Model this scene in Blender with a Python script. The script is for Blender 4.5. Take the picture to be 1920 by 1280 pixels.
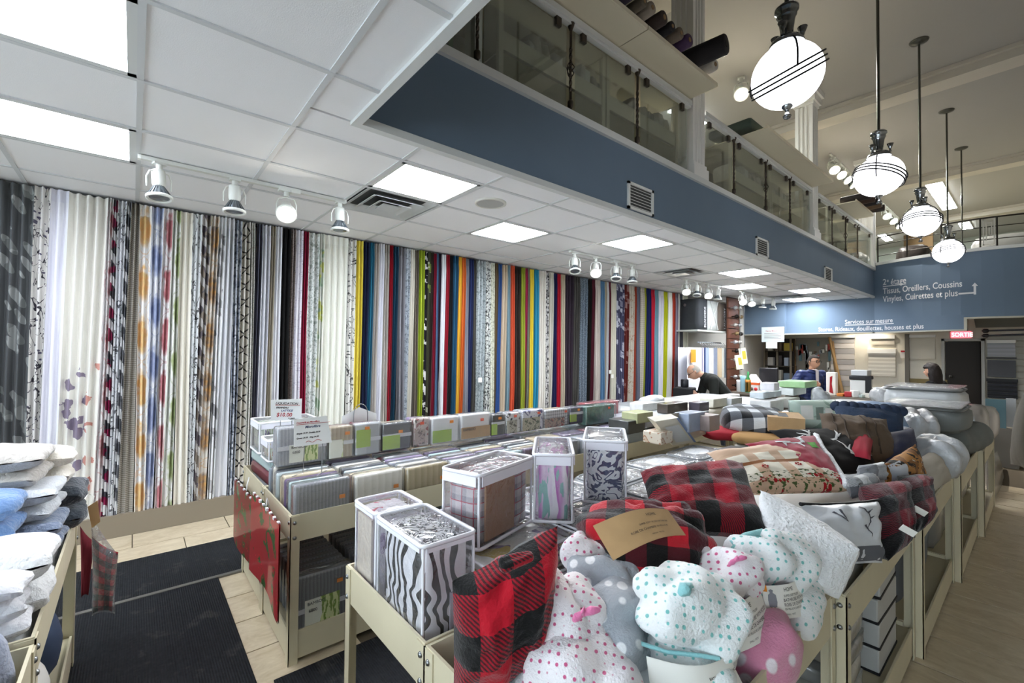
import bpy, bmesh, math, random
from math import sin, cos, pi, radians, sqrt, hypot, floor
from mathutils import Vector, Matrix, Euler, noise
for o in list(bpy.data.objects): bpy.data.objects.remove(o, do_unlink=True)
S = bpy.context.scene
C = S.collection
# ------------------------------------------------------------- camera
CAMH = 1.47
FPX = 840.0
_vx, _vy = (250, 650), (1955, 665)
dy = Vector((_vy[0]-960, 640-_vy[1], -FPX)).normalized()
dx = -Vector((_vx[0]-960, 640-_vx[1], -FPX)).normalized()
dx = (dx - dy*dx.dot(dy)).normalized()
dz = dx.cross(dy)
R3 = Matrix((dx, dy, dz))            # camera space -> world
cd = bpy.data.cameras.new('camera'); cam = bpy.data.objects.new('camera', cd); C.objects.link(cam)
cd.sensor_width = 36; cd.lens = FPX/1920*36; cd.clip_start = .02; cd.clip_end = 200
cam.matrix_world = Matrix.Translation((0, 0, CAMH)) @ R3.to_4x4()
S.camera = cam
# ------------------------------------------------------------- world, exposure
W = bpy.data.worlds.new('world'); S.world = W; W.use_nodes = True
W.node_tree.nodes['Background'].inputs[0].default_value = (.80, .88, 1, 1)
W.node_tree.nodes['Background'].inputs[1].default_value = 3.6
S.view_settings.view_transform = 'Standard'; S.view_settings.look = 'None'
S.view_settings.gamma = 1; S.view_settings.use_curve_mapping = False
S.view_settings.exposure = 1.2
PANEL_E = 21.0      # square recessed ceiling panels
TROFFER_E = 7.5     # long fluorescent troffers
GLOBE_E = 2.6       # pendant globes
SPOT_W = 14.0       # track heads that are switched on
# ------------------------------------------------------------- pixel -> place
def at(px, py, ax, val):
    d = R3 @ Vector((px-960, 640-py, -FPX))
    v = val-(CAMH if ax == 2 else 0)
    p = d*(v/d[ax]); p.z += CAMH
    return p
# ------------------------------------------------------------- node helpers
class NT:
    def __init__(s, name):
        s.m = bpy.data.materials.new(name); s.m.use_nodes = True
        s.t = s.m.node_tree; s.n = s.t.nodes; s.l = s.t.links
        s.b = s.n['Principled BSDF']; s.out = s.n['Material Output']
    def _in(s, sock, v):
        if isinstance(v, bpy.types.NodeSocket): s.l.new(v, sock)
        elif isinstance(v, (tuple, list)) and len(v) == 3 and sock.type == 'RGBA': sock.default_value = (*v, 1)
        elif isinstance(v, (int, float)) and sock.type in ('VECTOR',): sock.default_value = (v, v, v)
        else: sock.default_value = v
    def coord(s, w='UV'):
        for n in s.n:
            if n.type == 'TEX_COORD': return n.outputs[w]
        return s.n.new('ShaderNodeTexCoord').outputs[w]
    def math(s, op, a, b=0, c=0):
        n = s.n.new('ShaderNodeMath'); n.operation = op
        for i, v in enumerate((a, b, c)): s._in(n.inputs[i], v)
        return n.outputs[0]
    def sep(s, v):
        n = s.n.new('ShaderNodeSeparateXYZ'); s._in(n.inputs[0], v); return n.outputs
    def comb(s, x, y, z=0):
        n = s.n.new('ShaderNodeCombineXYZ')
        for i, v in enumerate((x, y, z)): s._in(n.inputs[i], v)
        return n.outputs[0]
    def mapv(s, v, scale=(1, 1, 1), rot=(0, 0, 0), loc=(0, 0, 0)):
        n = s.n.new('ShaderNodeMapping'); s._in(n.inputs['Vector'], v)
        n.inputs['Scale'].default_value = scale; n.inputs['Rotation'].default_value = rot; n.inputs['Location'].default_value = loc
        return n.outputs[0]
    def noise(s, v, scale, detail=2, rough=.5, dist=0):
        n = s.n.new('ShaderNodeTexNoise'); s._in(n.inputs['Vector'], v); n.inputs['Scale'].default_value = scale
        n.inputs['Detail'].default_value = detail; n.inputs['Roughness'].default_value = rough; n.inputs['Distortion'].default_value = dist
        return n.outputs[0]
    def vor(s, v, scale, rnd=1, feat='F1', out=0):
        n = s.n.new('ShaderNodeTexVoronoi'); n.feature = feat; s._in(n.inputs['Vector'], v); n.inputs['Scale'].default_value = scale
        n.inputs['Randomness'].default_value = rnd
        return n.outputs[out]
    def wave(s, v, scale, dist=0, dscale=1, direction='X', prof='SIN'):
        n = s.n.new('ShaderNodeTexWave'); s._in(n.inputs['Vector'], v); n.inputs['Scale'].default_value = scale
        n.inputs['Distortion'].default_value = dist; n.inputs['Detail Scale'].default_value = dscale; n.bands_direction = direction; n.wave_profile = prof
        return n.outputs[1]
    def mix(s, f, a, b):
        n = s.n.new('ShaderNodeMix'); n.data_type = 'RGBA'
        s._in(n.inputs[0], f); s._in(n.inputs[6], a); s._in(n.inputs[7], b)
        return n.outputs[2]
    def lt(s, a, b): return s.math('LESS_THAN', a, b)
    def gt(s, a, b): return s.math('GREATER_THAN', a, b)
    def step(s, a, lo, hi):
        n = s.n.new('ShaderNodeMapRange'); s._in(n.inputs[0], a); n.inputs[1].default_value = lo; n.inputs[2].default_value = hi
        return n.outputs[0]
    def bump(s, h, strength=.3, dist=.01):
        n = s.n.new('ShaderNodeBump'); n.inputs['Strength'].default_value = strength; n.inputs['Distance'].default_value = dist
        s.l.new(h, n.inputs['Height']); s.l.new(n.outputs[0], s.b.inputs['Normal'])
    def fin(s, col=None, rough=.7, metal=0, spec=.4, coat=0, sheen=0):
        if col is not None: s._in(s.b.inputs['Base Color'], col)
        s._in(s.b.inputs['Roughness'], rough); s.b.inputs['Metallic'].default_value = metal
        s.b.inputs['Specular IOR Level'].default_value = spec
        s.b.inputs['Coat Weight'].default_value = coat; s.b.inputs['Coat Roughness'].default_value = .08
        s.b.inputs['Sheen Weight'].default_value = sheen
        return s.m
MATS = {}
def srgb(h):
    if isinstance(h, tuple): return h
    h = h.lstrip('#'); out = []
    for i in (0, 2, 4):
        c = int(h[i:i+2], 16)/255
        out.append(c/12.92 if c <= .04045 else ((c+.055)/1.055)**2.4)
    return tuple(out)
def plain(hexc, rough=.7, metal=0, spec=.4, coat=0, sheen=0, bump=0, bscale=80, var=0):
    k = ('p', hexc, rough, metal, spec, coat, sheen, bump, bscale, var)
    if k in MATS: return MATS[k]
    t = NT('plain_'+str(hexc).strip('#')); c = srgb(hexc)
    col = c
    if var:
        nz = t.noise(t.coord('Object'), bscale*.25, 3)
        col = t.mix(t.step(nz, .35, .65), tuple(x*(1-var) for x in c), tuple(min(1, x*(1+var)) for x in c))
    if bump: t.bump(t.noise(t.coord('Object'), bscale, 3), bump, .01)
    MATS[k] = t.fin(col, rough, metal, spec, coat, sheen); return MATS[k]
def emis(hexc, strength, name='glow'):
    k = ('e', hexc, strength)
    if k in MATS: return MATS[k]
    t = NT(name); c = srgb(hexc)
    t.b.inputs['Base Color'].default_value = (*c, 1); t.b.inputs['Emission Color'].default_value = (*c, 1)
    t.b.inputs['Emission Strength'].default_value = strength; t.b.inputs['Roughness'].default_value = .5
    MATS[k] = t.m; return t.m
def clear(tint=(1, 1, 1), gloss=.12, rough=.08, haze=.06, hazecol=(.9, .9, .92), crinkle=0, key=''):
    k = ('c', tint, gloss, rough, haze, crinkle, hazecol)
    if k in MATS: return MATS[k]
    t = NT('clear_film'); t.n.remove(t.b)
    tr = t.n.new('ShaderNodeBsdfTransparent'); tr.inputs[0].default_value = (*tint, 1)
    gl = t.n.new('ShaderNodeBsdfGlossy'); gl.inputs['Roughness'].default_value = rough
    df = t.n.new('ShaderNodeBsdfDiffuse'); df.inputs[0].default_value = (*hazecol, 1)
    fr = t.n.new('ShaderNodeFresnel'); fr.inputs[0].default_value = 1.45
    if crinkle:
        bn = t.n.new('ShaderNodeBump'); bn.inputs['Strength'].default_value = crinkle; bn.inputs['Distance'].default_value = .02
        nz = t.noise(t.coord('Object'), 16, 3, .55, .6); t.l.new(nz, bn.inputs['Height'])
        t.l.new(bn.outputs[0], gl.inputs['Normal']); t.l.new(bn.outputs[0], fr.inputs['Normal'])
    m0 = t.n.new('ShaderNodeMixShader'); m0.inputs[0].default_value = haze
    t.l.new(tr.outputs[0], m0.inputs[1]); t.l.new(df.outputs[0], m0.inputs[2])
    m1 = t.n.new('ShaderNodeMixShader')
    f = t.math('MULTIPLY_ADD', fr.outputs[0], .9, gloss*.35)
    f = t.math('MINIMUM', f, .6)
    t.l.new(f, m1.inputs[0]); t.l.new(m0.outputs[0], m1.inputs[1]); t.l.new(gl.outputs[0], m1.inputs[2])
    t.l.new(m1.outputs[0], t.out.inputs[0])
    MATS[k] = t.m; return t.m
# ------------------------------------------------------------- object helpers
def tag(o, label=None, cat=None, group=None, kind=None):
    if label: o['label'] = label
    if cat: o['category'] = cat
    if group: o['group'] = group
    if kind: o['kind'] = kind
    return o
def thing(name, label, cat, loc=(0, 0, 0), rz=0, group=None):
    o = bpy.data.objects.new(name, None); C.objects.link(o); o.empty_display_size = .05
    o.location = loc; o.rotation_euler = (0, 0, rz)
    return tag(o, label, cat, group)
def link(name, me, mat=None, parent=None, loc=None, rot=None):
    o = bpy.data.objects.new(name, me); C.objects.link(o)
    if mat is not None and len(me.materials) == 0: me.materials.append(mat)
    if parent is not None: o.parent = parent
    if loc is not None: o.location = loc
    if rot is not None: o.rotation_euler = rot
    return o
class MB:
    """collects shapes into one mesh"""
    def __init__(s): s.v = []; s.f = []; s.uv = {}; s.sm = set(); s.mi = {}
    def add(s, vs, fs, smooth=False, uvs=None, mi=0):
        o = len(s.v); s.v.extend([tuple(x) for x in vs])
        for i, f in enumerate(fs):
            k = len(s.f); s.f.append([o+j for j in f])
            if smooth: s.sm.add(k)
            if mi: s.mi[k] = mi
            if uvs is not None: s.uv[k] = [uvs[j] for j in f]
        return s
    def box(s, lo, hi, M=None, mi=0):
        x0, y0, z0 = lo; x1, y1, z1 = hi
        vs = [Vector(p) for p in ((x0, y0, z0), (x1, y0, z0), (x1, y1, z0), (x0, y1, z0), (x0, y0, z1), (x1, y0, z1), (x1, y1, z1), (x0, y1, z1))]
        if M is not None: vs = [M @ v for v in vs]
        return s.add(vs, [(3, 2, 1, 0), (4, 5, 6, 7), (0, 1, 5, 4), (1, 2, 6, 5), (2, 3, 7, 6), (3, 0, 4, 7)], mi=mi)
    def tube(s, pts, r, n=8, cap=True, closed=False, mi=0):
        pts = [Vector(p) for p in pts]; m = len(pts); rr = r if isinstance(r, (list, tuple)) else [r]*m
        vs = []; up = None
        for i, p in enumerate(pts):
            a = pts[i-1] if (i > 0 or closed) else p; b = pts[(i+1) % m] if (i < m-1 or closed) else p
            t = (b-a).normalized()
            if up is None: up = Vector((0, 0, 1)) if abs(t.z) < .9 else Vector((1, 0, 0))
            x = t.cross(up).normalized(); y = x.cross(t).normalized(); up = y
            for k in range(n):
                q = 2*pi*k/n; vs.append(p+(x*cos(q)+y*sin(q))*rr[i])
        fs = []
        for i in range(m if closed else m-1):
            j = (i+1) % m
            for k in range(n): fs.append((i*n+k, i*n+(k+1) % n, j*n+(k+1) % n, j*n+k))
        s.add(vs, fs, True, mi=mi)
        if cap and not closed:
            s.add(vs[:n], [tuple(range(n))[::-1]], mi=mi); s.add(vs[-n:], [tuple(range(n))], mi=mi)
        return s
    def lathe(s, prof, n=24, M=None, smooth=True, mi=0):
        vs = []; m = len(prof)
        for r, z in prof:
            for k in range(n):
                q = 2*pi*k/n; v = Vector((r*cos(q), r*sin(q), z)); vs.append(M @ v if M is not None else v)
        fs = [(i*n+k, i*n+(k+1) % n, (i+1)*n+(k+1) % n, (i+1)*n+k) for i in range(m-1) for k in range(n)]
        s.add(vs, fs, smooth, mi=mi)
        s.add(vs[:n], [tuple(range(n))[::-1]], mi=mi); s.add(vs[-n:], [tuple(range(n))], mi=mi)
        return s
    def grid(s, nu, nv, fn, smooth=True, uvfn=None, closeu=False, mi=0):
        vs = []; uvs = []
        for j in range(nv+1):
            for i in range(nu+1):
                u, v = i/nu, j/nv; vs.append(fn(u, v)); uvs.append(uvfn(u, v) if uvfn else (u, v))
        w = nu+1
        fs = [(j*w+i, j*w+i+1, (j+1)*w+i+1, (j+1)*w+i) for j in range(nv) for i in range(nu)]
        return s.add(vs, fs, smooth, uvs, mi)
    def mesh(s, name='mesh'):
        me = bpy.data.meshes.new(name); me.from_pydata(s.v, [], s.f)
        if s.uv:
            ul = me.uv_layers.new(name='UVMap')
            for p in me.polygons:
                u = s.uv.get(p.index)
                if u:
                    for li, q in zip(p.loop_indices, u): ul.data[li].uv = q
        for k in s.sm: me.polygons[k].use_smooth = True
        for k, i in s.mi.items(): me.polygons[k].material_index = i
        return me
    def build(s, name, mat, parent=None, loc=None, rot=None):
        me = s.mesh(name)
        if isinstance(mat, (list, tuple)):
            for m in mat: me.materials.append(m)
            mat = None
        return link(name, me, mat, parent, loc, rot)
_rb = {}
def rbox_mesh(w, d, h, r=.01, seg=2, puff=0, key=None):
    """rounded box, base centred on origin, z from 0 to h, uv in metres"""
    k = (round(w, 4), round(d, 4), round(h, 4), r, seg, puff, key)
    if k in _rb: return _rb[k]
    bm = bmesh.new(); bmesh.ops.create_cube(bm, size=1)
    for v in bm.verts: v.co = Vector((v.co.x*w, v.co.y*d, (v.co.z+.5)*h))
    r = min(r, w*.45, d*.45, h*.45)
    if puff: bmesh.ops.subdivide_edges(bm, edges=bm.edges[:], cuts=4, use_grid_fill=True)
    if r > 0 and not puff:
        bmesh.ops.bevel(bm, geom=bm.edges[:], offset=r, segments=seg, affect='EDGES', profile=.5)
    if puff:
        for v in bm.verts:
            x, y, z = v.co.x/(w/2), v.co.y/(d/2), v.co.z/(h/2)-1
            q = 1-max(0, 1-x*x)*0
            ax, ay, az = (1-x*x), (1-y*y), (1-z*z)
            v.co.x += x*puff*ay*az; v.co.y += y*puff*ax*az; v.co.z += z*puff*ax*ay
            # soften corners
            e = (abs(x) > .9)+(abs(y) > .9)+(abs(z) > .9)
            if e >= 2:
                v.co.x -= x*r*.5; v.co.y -= y*r*.5; v.co.z -= z*r*.5
    uv = bm.loops.layers.uv.new('UVMap')
    for f in bm.faces:
        n = f.normal; a = max(range(3), key=lambda i: abs(n[i])); f.smooth = True
        for l in f.loops:
            c = l.vert.co
            l[uv].uv = (c.y, c.z) if a == 0 else ((c.x, c.z) if a == 1 else (c.x, c.y))
    me = bpy.data.meshes.new('rbox'); bm.to_mesh(me); bm.free()
    for p in me.polygons: p.use_smooth = bool(puff) or p.area < 1.5*r*max(w, d, h)
    _rb[k] = me; return me
def rbox(name, w, d, h, mat, parent=None, loc=None, rot=None, r=.01, seg=2, puff=0):
    me = rbox_mesh(w, d, h, r, seg, puff, key=id(mat))
    return link(name, me, mat, parent, loc, rot)
def boxobj(name, lo, hi, mat, parent=None, loc=None, rot=None):
    return MB().box(lo, hi).build(name, mat, parent, loc, rot)
def lettering(body, size, mat, parent, M, name='lettering', extrude=.002, align='LEFT', bend=None, bold=0, sx=1, shear=0):
    cu = bpy.data.curves.new(name, 'FONT'); cu.body = body; cu.size = size; cu.extrude = extrude; cu.align_x = align; cu.offset = bold; cu.shear = shear
    cu.resolution_u = 3
    tmp = bpy.data.objects.new('tmp', cu); C.objects.link(tmp)
    me = bpy.data.meshes.new_from_object(tmp); bpy.data.objects.remove(tmp); bpy.data.curves.remove(cu)
    for v in me.vertices:
        v.co.x *= sx
    me.transform(M)
    if bend:
        for v in me.vertices: v.co = bend(v.co)
    return link(name, me, mat, parent)
def frame(x, y, z=None, o=(0, 0, 0)):
    """matrix with local x,y axes"""
    x = Vector(x).normalized(); y = Vector(y); y = (y-x*y.dot(x)).normalized(); z = x.cross(y)
    M = Matrix((x, y, z)).transposed().to_4x4(); M.translation = Vector(o); return M
def copytree(o, parent=None):
    c = o.copy(); C.objects.link(c); c.parent = parent
    for ch in o.children: copytree(ch, c)
    return c
def fbm(p, s=1, o=3):
    return noise.fractal(Vector(p)*s, 1.0, 2.0, o, noise_basis='PERLIN_ORIGINAL')
RND = random.Random(7)
# ============================================================= STRUCTURE
ZC = 2.625          # underside of the low ceiling
XW, XF = -4.78, -2.24   # left wall, fascia face
YB = 11.7           # blue rear band
ZU = 5.53           # ceiling of the tall space
YFE = .87           # where the low front ceiling stops
m_ceil = plain('#f0f1f2', .9, bump=.12, bscale=120)
m_tbar = plain('#cfd2d3', .55)
m_white = plain('#e6e6e3', .5)
m_trim = plain('#d3d6d4', .5)
m_wall = plain('#cfcac0', .85)
m_dark = plain('#15161a', .6)
def _blue():
    t = NT('blue_paint'); n = t.noise(t.coord('Object'), 3, 2)
    return t.fin(t.mix(n, srgb('#637588'), srgb('#697b8e')), .75)
m_blue = _blue()
def _floor_tile():
    t = NT('beige_stone_tile'); p = t.coord('Object'); i = t.n.new('ShaderNodeObjectInfo')
    q = t.n.new('ShaderNodeVectorMath'); q.operation = 'ADD'; t.l.new(p, q.inputs[0])
    sc = t.math('MULTIPLY', i.outputs['Random'], 40); t.l.new(t.comb(sc, sc, sc), q.inputs[1])
    n = t.noise(q.outputs[0], 4, 6, .65, 1.2); n2 = t.noise(q.outputs[0], 22, 4)
    c = t.mix(t.step(n, .3, .7), srgb('#bfae90'), srgb('#ddd0b6')); c = t.mix(t.math('MULTIPLY', n2, .35), c, srgb('#9f8d70'))
    return t.fin(c, .38, spec=.45)
m_tile = _floor_tile()
def _mat_carpet():
    t = NT('ribbed_black_carpet'); p = t.coord('Object'); n = t.noise(p, 60, 3); w = t.wave(p, 30, .4, 1, 'Y')
    big = t.noise(p, 5, 4, .7)
    c = t.mix(n, srgb('#17181b'), srgb('#2e3033')); c = t.mix(t.step(big, .58, .8), c, srgb('#4a4a48'))
    t.bump(w, .5, .01); return t.fin(c, .95, spec=.15)
m_carpet = _mat_carpet()
def struct(name, mb, mat, label=None):
    o = mb.build(name, mat); o['kind'] = 'structure'
    if label: o['label'] = label
    return o
# floor slab (grout colour) with tiles laid on it
FLOOR = struct('floor', MB().box((XW-.2, -3.4, -.12), (2.6, 6.5, -.006)).box((-1.06, 6.5, -.12), (2.6, 8.6, -.006)).box((XW-.2, 6.5, -.42), (2.6, 14.2, -.30)), plain('#5a5040', .9), 'beige stone tiled shop floor')
_tm = rbox_mesh(1, 1, .012, 0, 1); _tm = MB().box((-.5, -.5, -.012), (.5, .5, 0)).mesh('floor_tile'); _tm.materials.append(m_tile)
def lay(x0, x1, y0, y1, tw, tl, along='y', off=.5, gap=.007):
    # running bond; long side of the tile goes along the given axis
    W_, L_ = tw, tl; rows = int(round(((x1-x0) if along == 'y' else (y1-y0))/W_))
    for r in range(rows):
        s0 = -(r % 2)*off*L_; s = s0; ln = (y1-y0) if along == 'y' else (x1-x0)
        while s < ln-1e-3:
            a, b = max(0, s), min(ln, s+L_); s += L_
            if b-a < .03: continue
            o = link('floor_tile', _tm, None, FLOOR)
            if along == 'y': o.location = (x0+(r+.5)*W_, y0+(a+b)/2, 0); o.scale = (W_-gap, b-a-gap, 1)
            else: o.location = (x0+(a+b)/2, y0+(r+.5)*W_, 0); o.scale = (b-a-gap, W_-gap, 1)
lay(-4.62, -1.0, -1.2, .9, .305, .61, 'y')        # left aisle by the curtains
lay(-4.62, -4.0, .9, 2.8, .31, .61, 'y')
lay(-1.06, .7, .9, 7.5, .33, .62, 'x', .35, .013)         # right aisle
struct('wall_left', MB().box((XW-.15, -3.4, -.42), (XW, 22.2, ZU+.1)), m_wall)
boxobj('baseboard_left', (XW, -1.6, 0), (XW+.16, 8.7, .17), plain('#8a7f6e', .6))['kind'] = 'structure'
struct('wall_right', MB().box((2.45, -3.4, -.42), (2.6, 22.2, ZU+.1)), plain('#b9b5ac', .9))
# shop front behind the camera: unseen windows added and sized for fill daylight
struct('wall_front', MB().box((XW, -3.4, 0), (2.45, -3.25, .7)).box((XW, -3.4, 2.55), (2.45, -3.25, ZU)).box((XW, -3.4, .7), (-3.6, -3.25, 2.55)).box((-1.6, -3.4, .7), (-1.3, -3.25, 2.55)).box((2.1, -3.4, .7), (2.45, -3.25, 2.55)), m_wall)
for i, (a, b) in enumerate(((-3.6, -1.6), (-1.3, 2.1))):
    w = struct('window_%d' % (i+1), MB().box((a, -3.37, .7), (a+.06, -3.29, 2.55)).box((b-.06, -3.37, .7), (b, -3.29, 2.55)).box((a, -3.37, .7), (b, -3.29, .76)).box((a, -3.37, 2.49), (b, -3.29, 2.55)), m_white)
    boxobj('fill_pane', (a+.06, -3.335, .76), (b-.06, -3.325, 2.49), clear((.97, 1, .99), .1, .02, .0), w)
# low suspended ceiling ------------------------------------------------
def gy(k): return .61*k + .0039*k*k*(1 if k > 0 else 0)
GX = [-2.52+.6*i for i in range(0, 9)]          # front strip going right
GXL = [-4.3, -3.70, -3.10, -2.52]
CE = struct('ceiling', MB().box((XW, -3.25, ZC+.04), (XF-.03, 13.4, 3.1)).box((XF-.03, -3.25, ZC+.04), (2.45, YFE-.03, 3.1)), plain('#b9bbbc', .9), 'white suspended ceiling of square tiles')
_ct = MB().box((-.5, -.5, 0), (.5, .5, .02)).mesh('ceiling_tile'); _ct.materials.append(m_ceil)
LIGHTS = {}        # cells holding something else than a tile
def cell(x0, x1, y0, y1):
    o = link('ceiling_tile', _ct, None, CE, ((x0+x1)/2, (y0+y1)/2, ZC+.006)); o.scale = (x1-x0-.018, y1-y0-.018, 1)
used = {(2, 2): 'L', (1, 4): 'L', (2, 6): 'L', (2, 10): 'L', (1, 12): 'L', (2, 14): 'L', (1, 16): 'L', (1, 2): 'D', (1, 9): 'D', (1, 15): 'D', (1, -2): 'L2', (1, -1): 'x', (3, -2): 'L2', (3, -1): 'x'}
xs = [XW, -4.3, -3.70, -3.10, -2.52, XF]        # column index -1..3 ; index 0 = -4.3..-3.7
KY = list(range(-5, 18))
tb = MB()
tw = .024
for k in KY:
    y0, y1 = gy(k), gy(k+1)
    front = k < 1
    cols = [(-1, XW, -4.3), (0, -4.3, -3.7), (1, -3.7, -3.1), (2, -3.1, -2.52)]
    if front:
        cols += [(3+i, -2.52+.6*i, -2.52+.6*(i+1)) for i in range(0, 8)]
    else: cols += [(3, -2.52, XF-.03)]
    for (ci, x0, x1) in cols:
        if (ci, k) in used: continue
        cell(x0, min(x1, 2.45), y0, y1)
    if k == 1:      # strip between last full row and the edge of the front ceiling
        for i in range(8): cell(XF-.03 if i == 0 else -2.52+.6*i, -2.52+.6*(i+1), y0, YFE-.03)
    xr = 2.45 if k <= 1 else XF
    tb.box((XW, y0-tw/2, ZC), (xr, y0+tw/2, ZC+.012))
for x in (-4.3, -3.7, -3.1, -2.52): tb.box((x-tw/2, -3.05, ZC-.001), (x+tw/2, gy(18), ZC+.011))
for i in range(1, 8): tb.box((-2.52+.6*i-tw/2, -3.05, ZC-.001), (-2.52+.6*i+tw/2, YFE, ZC+.011))
o = tb.build('grid_rail', m_tbar, CE)
tr = struct('trim_1', MB().box((XF-.035, YFE-.0, ZC-.012), (XF+.012, YB, ZC+.03)).box((XF-.035, YFE-.045, ZC-.012), (2.45, YFE+.0, ZC+.03)), m_trim)
# mezzanine slab, blue fascia, white cap
FZ = 3.18
struct('wall_mezzanine', MB().box((XF-.03, YFE, ZC+.03), (XF, YB, FZ)).box((XF, YFE-.03, ZC+.04), (2.45, YFE, FZ)), m_blue, 'slate blue fascia of the mezzanine')
struct('floor_mezzanine', MB().box((XW, -3.25, 3.1), (XF-.03, 13.4, FZ)).box((XF-.03, -3.25, 3.1), (2.45, YFE-.03, FZ)), plain('#77715f', .8))
struct('trim_2', MB().box((XF-.09, YFE, FZ), (XF+.03, YB, FZ+.055)).box((XF+.03, YFE-.09, FZ), (2.45, YFE+.03, FZ+.055)), m_trim)
# tall ceiling with shallow beams
up = MB().box((XW, -3.25, ZU), (2.45, 22.2, ZU+.1))
m_up = plain('#a3a19d', .9)
struct('ceiling_upper', up, m_up, 'warm grey plaster ceiling above the open hall')
for i, y in enumerate((4.3, 8.75, 13.6, 18.2)):
    struct('trim_%d' % (3+i), MB().box((XW, y, ZU-.16), (2.45, y+.34, ZU)).box((XW, y-.06, ZU-.05), (2.45, y+.40, ZU)), plain('#c2bdb3', .85))
struct('wall_back_upper', MB().box((XW, 22.1, FZ), (2.45, 22.2, ZU)), plain('#a9b0a8', .9))
# rear blue band with a shallow bow --------------------------------------
def bow(x):
    if x < XF: return YB
    return YB-.42*sin(min(1, (x-XF)/2.7)*pi)
def bandwall(name, x0, x1, z0, z1, th=.12, n=18, mat=None, dy=0):
    mb = MB(); vs = []
    for i in range(n+1):
        x = x0+(x1-x0)*i/n; y = bow(x)+dy
        vs += [(x, y, z0), (x, y, z1), (x, y+th, z1), (x, y+th, z0)]
    fs = []
    for i in range(n):
        a, b = 4*i, 4*i+4
        fs += [(a, b, b+1, a+1), (a+1, b+1, b+2, a+2), (a+2, b+2, b+3, a+3), (a+3, b+3, b, a)]
    fs += [(0, 1, 2, 3), (4*n+3, 4*n+2, 4*n+1, 4*n)]
    mb.add(vs, fs); return mb
wb = bandwall('w', XF, 2.45, ZC-.5, FZ+.1)
mbb = MB().box((XW, YB, 1.91), (XF, YB+.12, ZC+.04)).box((XW, YB-.14, 1.91), (-3.86, YB, ZC+.0))
mbb.add(*[(wb.v), wb.f])
b2 = bandwall('w', XF, -.9, 1.91, ZC-.45); mbb.add(b2.v, b2.f)
struct('wall_back_band', mbb, m_blue, 'blue rear wall with white lettering')
bt = bandwall('t', XF, 2.45, FZ+.1, FZ+.155, .16, dy=-.03)
struct('trim_7', bt, m_trim)
t8 = MB().box((XW, YB-.145, 1.885), (XF, YB+.12, 1.91)); q = bandwall('t', XF, -.86, 1.885, 1.91, .13, dy=-.005); t8.add(q.v, q.f)
q = bandwall('t', -.9, -.86, 1.885, ZC-.5, .13, n=2, dy=-.006); t8.add(q.v, q.f); q = bandwall('t', -.9, 2.45, ZC-.53, ZC-.5, .13, dy=-.006); t8.add(q.v, q.f)
struct('trim_8', t8, plain('#b9b6a8', .6))
struct('ceiling_rear', MB().box((XW, YB+.12, 2.3), (2.45, 13.4, 2.36)), plain('#c9c6bd', .9))
struct('wall_back', MB().box((XW, 13.2, -.42), (-1.30, 13.3, 2.32)).box((-.80, 13.2, -.42), (2.45, 13.3, 2.32)).box((-1.30, 13.2, 1.74), (-.80, 13.3, 2.32)), plain('#e3dbc8', .8), 'cream rear wall hung with sample blinds')
# ============================================================= LIGHT FITTINGS
m_panel = emis('#f0f6ff', PANEL_E, 'panel_glow')
NTH = ['nearest the fascia corner', 'beside the first round speaker', 'above the second spotlight track', 'halfway along the fascia', 'above the third spotlight track', 'second furthest back along the fascia', 'furthest back over the counter']
m_troffer = emis('#f0f5ff', TROFFER_E, 'troffer_glow')
def panel(x0, x1, y0, y1, label, glow=m_panel):
    t = thing('ceiling_light', label, 'light', ((x0+x1)/2, (y0+y1)/2, ZC), 0, 'recessed ceiling light panels')
    w, d = (x1-x0)/2-.012, (y1-y0)/2-.012
    boxobj('diffuser', (-w+.03, -d+.03, .012), (w-.03, d-.03, .024), glow, t)
    f = MB()
    for s in (-1, 1):
        f.box((-w, s*d-(.03 if s > 0 else 0), .001), (w, s*d+(.03 if s < 0 else 0), .026))
        f.box((s*w-(.03 if s > 0 else 0), -d, .001), (s*w+(.03 if s < 0 else 0), d, .026))
    f.build('frame', m_trim, t)
    return t
i = 0
for (ci, k) in [(2, 2), (1, 4), (2, 6), (2, 10), (1, 12), (2, 14), (1, 16)]:
    x0, x1 = xs[ci+1], xs[ci+2]
    panel(x0, x1, gy(k), gy(k+1), 'square recessed ceiling light '+NTH[i]); i += 1
panel(-3.7, -3.1, gy(-2), 0, 'long ceiling light beside the end of the first spotlight track', m_troffer)
panel(-2.52, -1.92, gy(-2), 0, 'large long ceiling light in the top left corner of the picture', m_troffer)
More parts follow.
